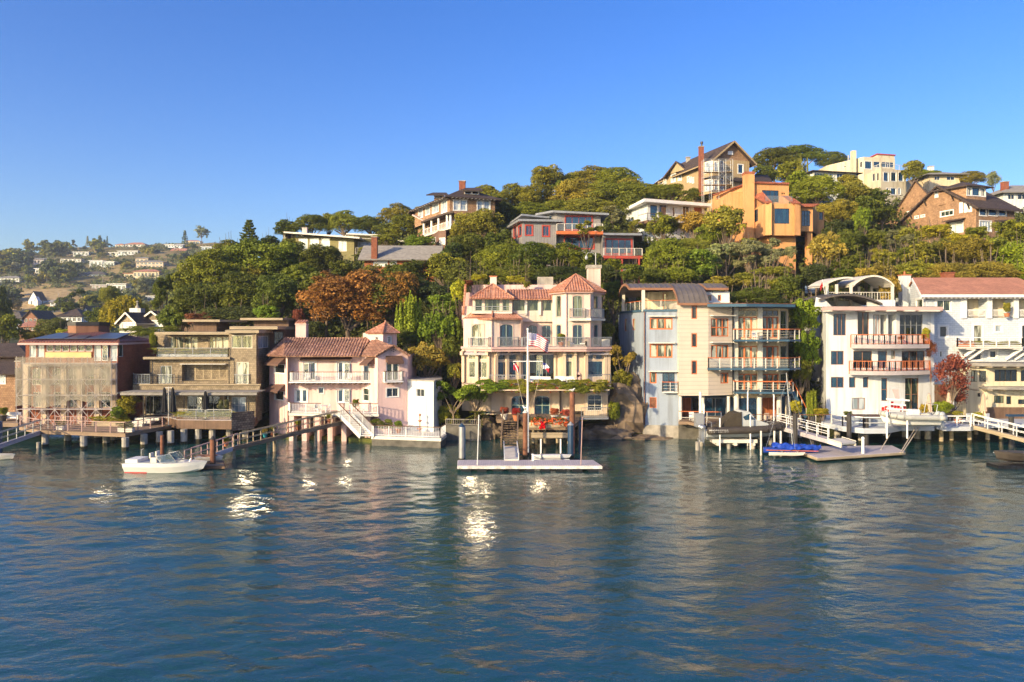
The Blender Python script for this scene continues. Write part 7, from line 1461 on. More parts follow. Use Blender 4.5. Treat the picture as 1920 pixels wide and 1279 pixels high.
NEAR = [
 # wood on the shoulder to the left
 (490,500,165,105,112,'oak','mid'),(400,520,130,95,108,'oak','mid'),(432,474,80,44,125,'oak','mid'),(540,492,80,72,115,'oak','dark'),(450,560,140,90,100,'oak','dark'),(378,572,110,80,99,'oak','dark'),(520,562,95,90,98,'oak','dark'),
 (352,535,60,60,106,'oak','mid'),(430,598,120,50,93,'oak','deep'),(500,592,60,40,90,'bush','bright'),(590,552,90,60,102,'oak','dark'),(505,465,50,40,122,'oak','deep'),(468,520,60,40,108,'oak','olive'),
 (602,492,105,66,112,'oak','dark'),(545,468,50,36,119,'oak','mid'),(560,520,70,50,106,'oak','mid'),(640,512,70,40,106,'oak','dark'),(415,500,70,50,112,'oak','mid'),(375,600,60,30,92,'bush','rusty'),
 # skyline behind the ranch house
 (536,432,52,34,146,'oak','dark'),(585,424,70,40,146,'oak','dark'),(647,420,80,46,146,'oak','mid'),(615,420,50,34,150,'oak','mid'),(697,425,70,42,145,'oak','dark'),(748,408,84,48,146,'oak','olive'),(765,430,80,56,136,'oak','mid'),(725,438,60,40,138,'oak','dark'),(796,408,50,36,150,'oak','olive'),
 (785,456,60,30,119,'bush','bright'),(722,452,60,26,124,'bush','mid'),(690,475,40,24,120,'bush','olive'),
 # around the porch house and the red cottage
 (893,424,105,62,112,'oak','olive'),(862,448,50,44,110,'oak','olive'),(880,472,95,66,107,'oak','dark'),(937,462,80,56,107,'oak','dark'),(700,515,60,38,105,'oak','olive'),(738,512,60,36,105,'oak','dark'),(778,515,80,48,103,'oak','dark'),(832,508,85,58,102,'oak','mid'),(868,526,80,66,98,'oak','dark'),
 (770,550,110,56,97,'oak','deep'),(825,562,90,60,94,'oak','deep'),(850,478,50,40,104,'oak','deep'),(915,498,60,50,101,'oak','dark'),(700,545,60,40,98,'oak','deep'),
 # autumn trees behind the pink house
 (655,572,170,120,92,'maple','autumn'),(612,545,90,70,95,'maple','autumn'),(735,565,105,100,93,'maple','autumn'),(690,530,80,50,97,'maple','autumn'),(560,598,26,38,89,'bush','red'),(790,600,60,60,92,'oak','deep'),(770,635,60,40,86,'bush','dark'),(590,620,50,36,87,'bush','deep'),
 # belt below the grey house
 (940,492,95,60,100,'oak','mid'),(1000,490,110,66,98,'oak','dark'),(1062,486,95,56,99,'oak','mid'),(1108,500,60,56,97,'oak','dark'),(970,517,120,36,95,'oak','dark'),(1052,518,110,36,94,'oak','deep'),(905,530,60,50,95,'oak','dark'),(960,470,60,30,103,'oak','mid'),(1130,520,60,50,93,'oak','deep'),(1020,468,50,24,102,'oak','olive'),
 (1103,432,58,34,101,'open','olive'),(1150,550,50,50,88,'bush','dark'),(1185,515,50,40,90,'bush','dark'),(1150,500,40,30,95,'bush','mid'),
 # oaks on the skyline, centre
 (1028,338,98,54,152,'oak','olive'),(1075,345,70,40,154,'oak','olive'),(1112,334,90,42,154,'oak','olive'),(1158,340,90,48,150,'oak','mid'),(958,372,90,50,142,'oak','mid'),(1010,374,100,54,138,'oak','olive'),(1082,368,110,60,136,'oak','olive'),(1152,368,120,56,134,'oak','mid'),(1105,396,100,50,128,'oak','olive'),
 (1184,392,66,50,124,'oak','dark'),(942,402,50,50,128,'oak','deep'),(990,398,80,36,128,'oak','mid'),(1150,408,70,50,120,'open','grey'),(912,362,50,26,145,'oak','olive'),(1045,395,80,36,130,'oak','mid'),(1190,425,40,34,114,'open','olive'),(1060,355,60,36,145,'oak','mid'),(925,385,50,36,138,'oak','mid'),
 (1208,360,80,30,140,'oak','mid'),(1262,362,96,34,136,'oak','mid'),(1306,370,66,34,127,'oak','dark'),(1180,350,60,26,146,'oak','olive'),
 # below the bungalow and round the orange house
 (1243,428,66,52,110,'oak','mid'),(1300,422,70,44,109,'oak','gold'),(1362,424,84,66,104,'oak','olive'),(1330,445,60,46,105,'oak','mid'),(1255,490,110,78,98,'oak','mid'),(1308,502,90,60,97,'oak','bright'),(1290,466,100,36,102,'oak','olive'),(1225,522,60,40,94,'oak','dark'),(1270,520,80,40,94,'oak','mid'),
 (1362,478,84,56,100,'open','grey'),(1412,482,100,66,97,'open','grey'),(1455,480,66,66,99,'open','grey'),(1432,522,110,50,93,'open','olive'),(1365,535,90,44,92,'open','olive'),(1478,545,60,56,91,'oak','dark'),(1400,462,60,36,101,'open','olive'),(1420,560,110,36,88,'bush','dark'),(1345,560,60,30,87,'bush','deep'),
 # right skyline
 (1452,302,88,46,156,'oak','dark'),(1500,293,100,38,160,'oak','dark'),(1560,303,66,34,160,'oak','dark'),(1505,318,26,66,142,'cypress','olive'),(1478,328,60,44,144,'oak','mid'),(1432,332,46,44,136,'oak','dark'),(1712,324,40,46,144,'bush','olive'),(1740,328,50,20,152,'bush','mid'),(1822,336,60,28,150,'oak','olive'),(1864,336,32,34,146,'wispy','grey'),
 (1530,362,110,60,124,'oak','lime'),(1495,350,60,50,130,'oak','lime'),(1598,366,60,50,128,'oak','olive'),(1640,374,60,36,132,'oak','dark'),(1565,402,80,54,116,'oak','olive'),(1620,400,70,56,119,'oak','dark'),(1618,416,34,60,110,'bush','bright'),(1570,440,60,50,108,'oak','deep'),(1655,405,50,40,120,'bush','dark'),(1590,345,50,30,134,'oak','olive'),
 # right slope
 (1550,472,72,70,98,'oak','gold'),(1590,462,60,56,104,'oak','dark'),(1530,520,60,50,92,'bush','deep'),(1600,500,70,50,97,'oak','dark'),(1700,448,60,36,107,'oak','olive'),(1683,452,52,42,103,'open','grey'),(1755,438,70,34,105,'bush','yellow'),(1800,452,70,30,104,'bush','yellow'),(1802,476,100,60,99,'oak','olive'),(1860,470,80,50,99,'oak','mid'),
 (1893,444,80,54,104,'oak','mid'),(1906,488,70,60,95,'oak','lime'),(1850,512,110,42,91,'oak','gold'),(1780,515,100,42,91,'oak','gold'),(1712,512,90,44,92,'oak','olive'),(1655,518,80,44,92,'oak','gold'),(1580,522,70,40,92,'bush','dark'),(1651,477,32,24,100,'hedge','yellow'),(1733,482,90,52,98,'oak','olive'),(1640,450,60,40,106,'bush','dark'),(1660,490,60,36,97,'bush','olive'),(1620,520,60,36,91,'bush','gold'),(1925,520,60,50,91,'oak','lime'),(1765,470,60,40,101,'oak','dark'),(1710,480,60,40,100,'bush','dark'),(1830,440,50,30,106,'bush','mid'),
 # left foreground slope
 (4,585,30,90,150,'oak','deep'),(14,622,56,56,118,'oak','mid'),(100,618,74,46,150,'oak','dark'),(60,630,50,24,120,'bush','olive'),(165,618,40,30,135,'bush','dark'),(330,600,60,60,98,'oak','dark'),(118,624,30,16,100,'bush','yellow'),(185,600,50,40,150,'oak','dark'),
]
for a in NEAR: T(*a)
for a in [
 (467,442,62,66,124,'conifer','dark','tall dark fir standing above the oak wood on the shoulder'),
 (312,560,56,86,108,'open','dark','layered dark cypress beside the yellow willow'),
 (236,584,92,84,128,'pepper','yellow','large yellow-green willow behind the tan gabled house'),
 (275,622,110,20,96,'hedge','mid','long clipped green hedge below the tan twin-gabled house'),
 (770,590,58,92,87,'cypress','lime','bright green juniper with upright plumes behind the pink bell tower'),
 (826,610,86,84,85,'pepper','bright','weeping pepper tree between the pink house and the villa'),
 (862,548,34,52,86,'bush','yellow','lime-yellow climbing shrub against the villa side wall'),
 (832,572,60,46,88,'bush','bright','green shrub above the weeping pepper tree'),
 (800,676,78,62,82,'oak','gold','round bronze-tinged tree over the white annex roof'),
 (850,655,44,60,84,'bush','dark','dark shrub in the gap left of the villa'),
 (852,700,34,40,82,'bush','olive','low shrub beside the villa steps'),
 (850,742,104,58,77.5,'open','bright','small tree with many pale stems in front of the villa arcade'),
 (890,738,50,44,77.6,'bush','bright','leafy shrub at the corner of the villa terrace'),
 (840,786,50,56,78.6,'bush','yellow','low green shrub below the pale-stemmed tree'),
 (1168,676,52,60,80,'open','gold','golden-leaved small tree on the rock beside the blue apartment house'),
 (1165,712,40,40,80,'bush','olive','shrub under the golden tree on the rock'),
 (1152,775,26,44,78.5,'bush','mid','ivy clump hanging on the rock by the villa'),
 (925,729,56,26,76.1,'bush','bright','leafy mass hanging from the left part of the villa terrace'),(988,731,50,20,76,'bush','olive','vine clump behind the flagpole on the villa terrace edge'),(1080,730,60,24,76,'bush','mid','vine clump hanging below the white terrace sofas'),(1122,728,44,26,76.2,'bush','olive','vine clump at the far end of the villa terrace edge'),
 (1140,625,30,40,82,'bush','dark','dark creeper at the right edge of the villa balcony'),
 (897,521,32,16,86,'bush','yellow','yellow-green shrub on the villa roof terrace beside the small chimney'),
 (968,525,38,18,88,'bush','yellow','pale flowering shrub on the villa roof terrace beside the vent box'),
 (878,532,26,14,86,'bush','rusty','brown-red vine on the corner of the villa roof'),
 (988,535,18,16,85.5,'bush','olive','small potted shrub on the villa parapet'),
 (1512,600,60,80,83,'maple','lime','tall lime green tree between the apartment house and the white house'),
 (1516,665,52,90,82,'maple','bright','lower green tree between the apartment house and the white house'),
 (1502,700,40,50,81,'bush','mid','leafy growth at the foot of the tall lime green tree'),
 (1665,548,40,60,88,'maple','gold','orange-tinged tree behind the open roof pavilion'),
 (1784,700,72,84,76.5,'wispy','red','red-leaved maple standing on the terrace before the cream house'),
 (1786,735,60,50,77.5,'wispy','red','lower red-leaved branches behind the terrace umbrellas'),
 (1746,655,22,40,79,'wispy','rusty','dark red twigs against the pale blue shingle wall'),
 (1492,765,24,30,77,'bush','yellow','yellow-green round shrub beside the outdoor stair'),
 (1522,752,24,60,77,'cypress','lime','narrow cypress beside the outdoor stair'),
 (1540,774,34,18,76.5,'bush','yellow','low yellow shrub in front of the white house'),
]: T(*a, **({'gz': 5.6} if 'villa terrace edge' in a[7] or 'terrace sofas' in a[7] or 'left part of the villa' in a[7] else {}))
# the far hillside: each tree its own object, thick between the houses, thin on the dry field
def far_trees():
 r = random.Random(21); boxes = [(q[0]-3, q[2]-1, q[1]+3, q[3]) for q in [(137,166,473,480),(205,258,471,480),(63,82,486,496),(113,152,485,491),(168,214,489,501),(66,83,504,514),(149,197,514,522),(233,298,509,522),(343,362,496,504),(-6,36,519,528),(172,236,533,547),(310,342,459,465),(347,375,452,458),(378,436,463,471),(216,271,458,464),(320,348,470,474),(254,306,482,503),(276,296,556,566),(50,92,545,574),(14,70,594,612),(108,170,591,605)]]
 n = 0; tries = 0
 while n < 265 and tries < 6000:
  tries += 1; px = r.uniform(-15, 440); py = r.uniform(464, 588)
  if py > 535 and px < 175 and r.random() < .93 and py < 580: continue
  if py < 472 and r.random() < .6: continue
  if px > 330 and py > 510: continue
  d = dground(px, py)
  if d > 880: continue
  big = r.random()**2; w_ = (7+11*big)*F/d; h_ = w_*r.uniform(.55, .95); cy = py-h_*.42
  if any(px+w_*.5 > b[0] and px-w_*.5 < b[2] and cy-h_*.45 < b[3]-2 and py > b[1] and py < b[3]+40 and cy-h_/2 < b[3]-1.5 for b in boxes): continue
  T(px, cy, w_, h_, d, r.choice(['oak', 'oak', 'oak', 'bush', 'open']), r.choice(['dark', 'mid', 'olive', 'olive', 'deep', 'blue', 'blue', 'grey', 'gold' if r.random() < .4 else 'dark'])); n += 1
far_trees()
for a in [
 (187,452,18,24,690,'conifer','blue','tallest of the dark conifers clustered on the far crest'),(178,455,10,18,695,'conifer','blue','small dark conifer at the near side of the crest cluster'),(196,456,12,16,700,'conifer','deep','short dark conifer beside the tallest one on the far crest'),(201,452,8,22,700,'conifer','blue','slim dark conifer ending the crest cluster'),
 (164,451,9,20,700,'conifer','grey','lone thin grey conifer on the far crest'),(110,459,20,18,680,'open','blue','wind-shaped pine on the far crest above the dark-eaved house'),(139,457,16,16,690,'open','deep','flat-topped pine between the two conifer groups on the crest'),
 (347,444,16,28,640,'conifer','blue','tall ragged pine on the crest by the cream house'),(378,436,34,30,620,'wispy','grey','tall eucalyptus with bare brown branches on the crest'),(150,568,62,56,255,'open','dark','large spreading dark tree above the half-timbered house'),
 (84,588,46,34,240,'oak','mid','round green tree in front of the church field'),(60,590,30,24,250,'oak','gold','brownish tree beside the slate-coloured house'),(108,516,60,34,445,'open','blue','wide grey-green tree at the top of the dry field'),(90,505,40,36,470,'oak','blue','tall dark tree above the dry field'),(192,608,40,40,170,'oak','dark','dark tree behind the chimney of the brick house'),(205,560,40,50,180,'oak','mid','green tree joining the yellow willow on its left')]:
 T(*a, trunk=a[0] in (378, 347, 110, 139, 150))
name_pending()
# low growth that nobody could count
def undergrowth(name, label, n, per, d0, d1, px0, px1, size, leaf, colr, skip=None):
 P = []; N_ = []; Tn = []; r = np.random.default_rng(9); k = 0
 while k < n:
  d = d0*(d1/d0)**r.random(); px = r.uniform(px0, px1); x = X(px, d)
  if skip and skip(px, d): continue
  k += 1; z = ground(x, d); s = size*r.uniform(.5, 1.4); m = per; dv = unit(m); dv[:, 2] = np.abs(dv[:, 2]); q = dv*r.uniform(.5, 1.05, (m, 1))*s; q[:, 2] *= .8
  P.append(q+np.array([x, d, z])); N_.append(dv+RNG.normal(size=(m, 3))*.5); Tn.append(np.full(m, r.normal(.5, .22))+r.normal(0, .12, m))
 P = np.vstack(P); N_ = np.vstack(N_); N_ /= np.linalg.norm(N_, axis=1, keepdims=True); me = leafmesh(name, P, N_, leaf, np.concatenate(Tn)); o = bpy.data.objects.new(name, me); col.objects.link(o); o.color = (*colr, 1)
 tag(o, label, 'ground cover', kind='stuff')
undergrowth('undergrowth', 'dense low scrub and ivy covering the hillside between trees and houses', 4700, 56, 85, 165, 280, 2450, 2.8, .29, (0.11, 0.13, 0.028))
undergrowth('scrub', 'scattered low scrub over the far dry hillside', 3200, 18, 225, 760, -60, 560, 2.8, .8, (0.15, 0.17, 0.06), skip=lambda px, d: (px < 185 and 318 < d < 440) or (d > 640 and random.random() < .6))

# ---------------- docks, boats and everything on the waterfront ----------------
def pile(px, ytop, ywat, r, m, label, cap=None, group=None, name='pile', wm=None):
 d = dwater(ywat); x = X(px, d); mb = MB(); zt = Z(ytop, d); mb.cyl((x, d, -2), (x, d, 0.55), r*1.02, n=10); mb.cyl((x, d, .5), (x, d, zt), r, n=10)
 if cap or wm:
  t = thing(name, label, 'pile', (x, d, 0), group); each('shaft', mb, m, t)
  mb = MB(); mb.cyl((x, d, -.3), (x, d, .42), r*1.08, n=10); mb.build('weed_band', 'kelpdark', t)
  if cap: mb = MB(); mb.cyl((x, d, zt), (x, d, zt+.3), r*1.15, .03, 10); mb.build('cap', cap, t)
  return t
 return one(name, mb, m, label, 'pile', group, base=(x, d, 0))
def deckthing(name, label, pts, z, t, m, cat='deck', piles=(), pm='concrete', pr=.32, rails=(), rk=None, edge=None, group=None):
 c = np.mean(np.array(pts), 0); o = thing(name, label, cat, (c[0], c[1], z-t), group); mb = MB(); mb.prism(pts, z-t, z); mb.build('deck_boards', m, o)
 if edge: mb = MB(); mb.prism(offset_poly(pts, .05), z-t-.02, z-.06); mb.build('edge_beam', edge, o)
 mb = MB()
 for (px, yw) in piles: d = dwater(yw); x = X(px, d); mb.cyl((x, d, -2), (x, d, z-t), pr, n=10)
 if piles: each('pile', mb, pm, o)
 mb = MB()
 for (px, yw) in piles: d = dwater(yw); x = X(px, d); mb.cyl((x, d, -.3), (x, d, .3+.1*math.sin(px)), pr*1.06, pr*1.03, n=10)
 if piles: each('weed_band', mb, 'kelpdark', o)
 for r in rails: railing(o, [(p[0], p[1], p[2] if len(p) > 2 else z) for p in r], **(rk or {}))
 return o
PK_ = dict(h=1.0, post=1.7, m='pinkmetal', cables=4, pw=.08, rw=.05)
deckthing('terrace', 'wide timber terrace on round concrete piles in front of the scaffolded brick house', [P2(36, 75.5), P2(75, 72.6), P2(235, 70.4), P2(328, 77.4), P2(300, 84), P2(36, 84)], 1.6, .35, 'decking', 'terrace', [(85, 838), (157, 842), (235, 845), (127, 833), (199, 834), (183, 827), (213, 829), (270, 838), (299, 833)], rails=[[P2(38, 75.4), P2(76, 72.8), P2(234, 70.6), P2(326, 77.4)], [P2(105, 76.5), P2(106, 75.3), P2(160, 75.2)]], rk=PK_)
deckthing('terrace', 'raised stone-paved terrace before the brown shingle house with glass railing', [P2(318, 77), P2(334, 75.2), P2(436, 74.6), P2(478, 77), P2(490, 84), P2(262, 84), P2(262, 79)], 2.35, .9, 'deckgrey', 'terrace', [(320, 835), (345, 832), (372, 830), (398, 829), (430, 828), (460, 826)], edge='fencewood', rails=[[P2(334, 75.3), P2(435, 74.8)]], rk=dict(h=1.0, post=1.8, m='greymetal', glassm='clearglass', pw=.05, rw=.05))
mb = MB(); mb.prism([P2(434, 74.3), P2(436, 74.7), P2(477, 76.6), P2(476, 76.2)], 1.3, 3.1); mb.prism([P2(434, 74.35), P2(477, 76.4), P2(477, 77), P2(434, 75)], 1.3, 2.6); one('stone_wall', mb, 'stone', 'rough brown stone parapet wall at the end of the paved terrace', 'wall')
mb = MB()
for k in range(3): mb.box(X(238, 75), X(262, 75)+k*.6, 75.5+k*.5, 79, 1.6+k*.25, 1.85+k*.25)
one('steps', mb, 'offwhite', 'pale stone steps joining the two terraces', 'steps')
def plantbox(px0, px1, d, z, hgt, m, c, label, leafh=.5, dep=.5, kind='hedge', fl=None, cat='planter'):
 x0, x1 = X(px0, d), X(px1, d); t = thing('planter_box', label, cat, ((x0+x1)/2, d, z)); mb = MB(); mb.box(x0, x1, d-dep/2, d+dep/2, z, z+hgt); mb.build('box', m, t)
 key = (kind, 1, 0); CR.setdefault(key, None)
 if CR[key] is None: CR[key] = crown(kind, 1, 0)
 parts_ = [(c, leafh)]+([(fl, leafh*.9)] if fl else [])
 for i, (cc, lh) in enumerate(parts_):
  o = bpy.data.objects.new('flowers' if i else 'foliage', CR[key]); col.objects.link(o); o.parent = t; o.color = (*cc, 1); o.location = (0, -.02*i, hgt+lh*.45+.03*i); o.scale = ((x1-x0)/2*(.97 if i else 1.02), dep*.62+.05*i, lh*.6); o.rotation_euler = (0, 0, math.pi*i)
 return t
plantbox(333, 433, 75.5, 2.35, .25, 'fencewood', G['olive'], 'long planter of pale succulents behind the glass railing', .55, fl=(0.35, 0.33, 0.10))
plantbox(176, 240, 76.2, 1.6, .45, 'palewood', G['yellow'], 'timber planter with leafy plants beside the scaffold', .5, .8)
T(240, 765, 46, 48, 76.6, 'maple', 'yellow', 'yellow-leaved bush at the corner between scaffold and pergola', gz=1.6); T(222, 775, 34, 28, 76, 'bush', 'bright', 'green shrub at the foot of the yellow bush', gz=1.6); T(262, 770, 20, 40, 77, 'bush', 'rusty', 'reddish shrub under the pergola edge', gz=1.6)
plantbox(296, 428, 80.3, Z(671, 79), .35, 'greymetal', G['olive'], 'row of grasses in boxes along the upper glass balcony', .7, .5, fl=(0.28, 0.20, 0.05)); T(288, 640, 16, 40, 82, 'bush', 'lime', 'climbing vine at the left end of the upper balcony', gz=8)
plantbox(222, 250, 71.6, 1.6, .4, 'offwhite', G['grey'], 'white trough of grey lavender at the terrace corner', .45, .5); plantbox(108, 122, 73.2, 1.6, .4, 'offwhite', G['grey'], 'small white trough of grey plants on the timber terrace', .5, .5)
def pot(px, py, d, r, h, m, c, label, z=None, lh=.5, kind='bush', name='potted_plant'):
 z = Z(py, d) if z is None else z; x = X(px, d); t = thing(name, label, 'potted plant', (x, d, z)); mb = MB(); mb.lathe((x, d, z), [(r*.68, 0), (r, h*.9), (r*1.12, h*.9), (r*1.12, h), (r*.9, h)], 12); mb.build('pot', m, t)
 key = (kind, 1, 0)
 if CR.get(key) is None: CR[key] = crown(kind, 1, 0)
 o = bpy.data.objects.new('foliage', CR[key]); col.objects.link(o); o.parent = t; o.color = (*c, 1); o.location = (0, 0, h+lh*.7); o.scale = (r*1.5, r*1.5, lh); o.rotation_euler = (0, 0, px)
 return t
# parasols, folded
def parasol(px, d, z, ytop, m, label, double=False, pm='offwhite'):
 x = X(px, d); zt = Z(ytop, d); t = thing('parasol', label, 'parasol', (x, d, z)); mb = MB(); mb.cyl((x, d, z), (x, d, zt+.05), .04, n=6); mb.build('pole', pm, t); mb = MB(); mb.cyl((x, d, z), (x, d, z+.08), .35, n=12); mb.build('base', 'darkmetal', t)
 for s in ((-.42, .42) if double else (0,)):
  mb = MB(); h = zt-z; n = 9; prof = [(.03, h), (.13, h*.95), (.16, h*.8), (.2, h*.6), (.24, h*.45), (.27, h*.36), (.1, h*.37)]; vs = []
  for (r, zz) in prof:
   for k in range(18): a = 6.283*k/18; rr = r*(1+.22*(k % 2)*min(1, (h-zz)/h*2.5)+.06*math.sin(k*2.1)); vs.append((x+s+rr*math.cos(a), d+rr*math.sin(a), z+zz))
  mb.add(vs, [(j*18+k, (j+1)*18+k, (j+1)*18+(k+1) % 18, j*18+(k+1) % 18) for j in range(6) for k in range(18)]); mb.build('canopy', m, t)
 if double: mb = MB(); mb.bar((x-.45, d, zt-.05), (x+.45, d, zt-.05), .05); mb.build('arm', 'offwhite', t)
parasol(316, 75.2, 1.7, 726, 'blackcloth', 'twin folded black parasols on one white mast', True); parasol(385, 75.2, 2.35, 733, 'blackcloth', 'single folded black parasol on the paved terrace')
pot(419, 778, 76.5, .45, .4, 'offwhite', G['grey'], 'large white bowl with a spiky agave', 2.35, .9)
# sofas and chairs
def seat(x, y, z, w_, dp, rz, m, label, cat='armchair', cm=None, slim=False, group=None):
 t = thing('outdoor_'+('chair' if cat != 'sofa' else 'sofa'), label, cat, (x, y, z), group, rz); c, s = math.cos(rz), math.sin(rz)
 def bx(nm, x0, x1, y0, y1, z0, z1, mt):
  mb = MB(); mb.box(x0, x1, y0, y1, z0, z1); addmesh(nm, mb.v, mb.f, mt, t)
 bx('seat', -w_/2, w_/2, -dp/2, dp/2, .28, .42, cm or m); bx('backrest', -w_/2, w_/2, dp/2-.1, dp/2, .42, .85, m)
 if not slim: bx('armrest', -w_/2-.08, -w_/2, -dp/2, dp/2, .15, .62, m); bx('armrest', w_/2, w_/2+.08, -dp/2, dp/2, .15, .62, m)
 for i in (-1, 1):
  for j in (-1, 1): bx('leg', i*(w_/2-.04)-.025, i*(w_/2-.04)+.025, j*(dp/2-.05)-.025, j*(dp/2-.05)+.025, 0, .28, m)
 return t
def table(px, d, z, w_, dp, h, m, label, rnd=False):
 x = X(px, d); t = thing('outdoor_table', label, 'table', (x, d, z)); mb = MB()
 if rnd: mb.cyl((x, d, z+h-.05), (x, d, z+h), w_/2, n=16)
 else: mb.box(x-w_/2, x+w_/2, d-dp/2, d+dp/2, z+h-.05, z+h)
 mb.build('tabletop', m, t); mb = MB()
 for i in (-1, 1):
  for j in (-1, 1): mb.box(x+i*w_*.38-.03, x+i*w_*.38+.03, d+j*dp*.38-.03, d+j*dp*.38+.03, z, z+h-.05)
 each('leg', mb, m, t)
ZT = 5.7
for k, (px, lab) in enumerate(((1004, 'white cushioned sofa nearest the flagpole on the villa terrace'), (1022, 'white cushioned sofa second from the flagpole on the villa terrace'), (1050, 'white cushioned sofa in the middle of the villa terrace'), (1066, 'white cushioned sofa near the fountain niche'))): seat(X(px, 77.6), 77.6, ZT, 1.1, .8, [0, math.pi, 0, math.pi][k], 'white', lab, 'sofa')
table(1036, 77.4, ZT, 1.0, .7, .4, 'white', 'low white table between the terrace sofas')
zc = Z(655, 78)+.22
for px, rz, lab in ((1070, .6, 'pale wooden armchair on the villa tower balcony'), (1094, -.6, 'second pale wooden armchair on the villa tower balcony, by the planter')): seat(X(px, 78.9), 78.95, zc, .6, .55, rz, 'palewood', lab, cm='white')
pot(1052, 650, 79, .3, .5, 'clay', G['mid'], 'terracotta pot with a small tree beside the tower balcony chairs', zc, .55)
mb = MB(); mb.box(X(1128, 80), X(1143, 80), 79.95, 80.7, zc, zc+.8); one('planter_box', mb, 'offwhite', 'square cream planter at the end of the villa balcony', 'planter')
# flowering hedge over the villa arcade
for i, (a, b_, c, f, lab) in enumerate(((902, 960, G['bright'], (.5, .06, .03), 'flowering hedge section above the first arcade window, thick with red blooms'), (960, 1030, G['olive'], (.5, .10, .03), 'flowering hedge section hanging behind the flagpole'), (1030, 1090, G['mid'], (.45, .14, .03), 'flowering hedge section under the white sofas'), (1090, 1142, G['olive'], (.5, .16, .04), 'flowering hedge section at the far end of the villa terrace'))):
 plantbox(a, b_, 76.3, ZT-.5, .12, 'tanwall', c, lab, 1.0, 1.0, fl=None)
def flowers(name, label, px0, px1, d, z0, z1, n, c, s=.09, parent=None, cat='flowers'):
 P = np.stack([RNG.uniform(X(px0, d), X(px1, d), n), d-RNG.uniform(.0, .35, n), z0+(z1-z0)*RNG.random(n)], 1); me = leafmesh(name, P, unit(n)+np.array([0, -1, .2]), s, RNG.random(n)*.6+.3, .8); o = bpy.data.objects.new(name, me); col.objects.link(o); o.color = (*c, 1); return tag(o, label, cat, kind='stuff')
flowers('blossom', 'scattered red and orange blossoms over the villa hedge', 903, 1140, 76.2, ZT-.75, ZT+.35, 190, (.5, .07, .02), .06)
# rock shelf under and beside the villa
def rock(px, py, w_, h_, d, dep, label, seed, m='rock'):
 r = random.Random(seed); c = P3(px, py, d); rx, rz = w_/2*d/F, h_/2*d/F; mb = MB(); mb.sphere((0, 0, 0), 1, 22); vs = []
 for v in mb.v:
  v = Vector(v); k = 1+.20*math.sin(v.x*5+seed)*math.cos(v.z*6+seed)+.13*math.sin(v.y*9+v.z*11)+.07*r.uniform(-1, 1); v = v*k; v = Vector([math.copysign(abs(q)**.8, q) for q in v]); vs.append((v.x*rx, v.y*dep, v.z*rz))
 o = addmesh('rock', vs, mb.f, m, loc=c); return tag(o, label, 'rock')
plain('rock', (0.17, 0.125, 0.085), 0.95, 0.55, 0.9, bump=1.0, bscale=2.2)
rock(1172, 770, 84, 130, 82, 3.4, 'tall dark brown cliff between the villa and the blue apartment house', 3); rock(1128, 822, 120, 50, 79.6, 2.5, 'low wet rock shelf below the villa corner', 5); rock(1215, 828, 110, 22, 78.3, 1.5, 'flat brown rocks at the foot of the blue apartment house', 8)
rock(915, 815, 60, 60, 79.5, 2.2, 'brown bank below the palm by the villa', 11); rock(650, 838, 120, 14, 75.6, 1.2, 'weedy rocks at the waterline under the pink house', 13, 'kelp'); rock(1000, 822, 150, 40, 79.5, 2, 'shaded rocks behind the villa pier', 17); rock(560, 838, 90, 14, 77, 1.5, 'weedy rocks behind the long wooden gangway', 19, 'kelp')
mb = MB(); mb.prism([P2(835, 77), P2(902, 76.4), P2(902, 82), P2(835, 82)], -1, 1.55); one('sea_wall', mb, 'concretedark', 'dark sea wall with white balustrade next to the pink house patio', 'wall')
t = thing('fence', 'small white fence on the dark sea wall', 'fence', (X(868, 76.6), 76.6, 1.55)); railing(t, [(*P2(836, 77.1), 1.55), (*P2(901, 76.5), 1.55)], h=.6, post=1.5, bal=.2, m='greyroof')
# palm
def palm(px, py, d, r, label):
 c = P3(px, py, d); t = thing('palm_tree', label, 'tree', (c.x, c.y, 1.5)); mb = MB(); mb.cyl((c.x, c.y, 1.2), c, .16, .12); mb.build('trunk', 'bark', t); P = []; N_ = []
 for k in range(20):
  a = 6.283*k/20+RNG.normal(0, .1); el = RNG.uniform(.1, 1.2);
  for s in np.linspace(.05, 1, 34):
   rr = r*s; z = rr*math.sin(el)-r*.7*s*s; h = rr*math.cos(el)
   for q in (-1, 1): w_ = q*.16*math.sin(math.pi*s); P.append((h*math.cos(a)-math.sin(a)*w_, h*math.sin(a)+math.cos(a)*w_, z-abs(w_)*.5)); N_.append((RNG.normal()*.3, RNG.normal()*.3, 1))
 me = leafmesh('fronds', np.array(P), np.array(N_), .085, RNG.random(len(P))); o = bpy.data.objects.new('fronds', me); col.objects.link(o); o.parent = t; o.location = (0, 0, c.z-1.5); o.color = (.16, .17, .02, 1)
palm(896, 778, 76.8, 1.7, 'yellow-green palm on the sea wall beside the pier stairs')
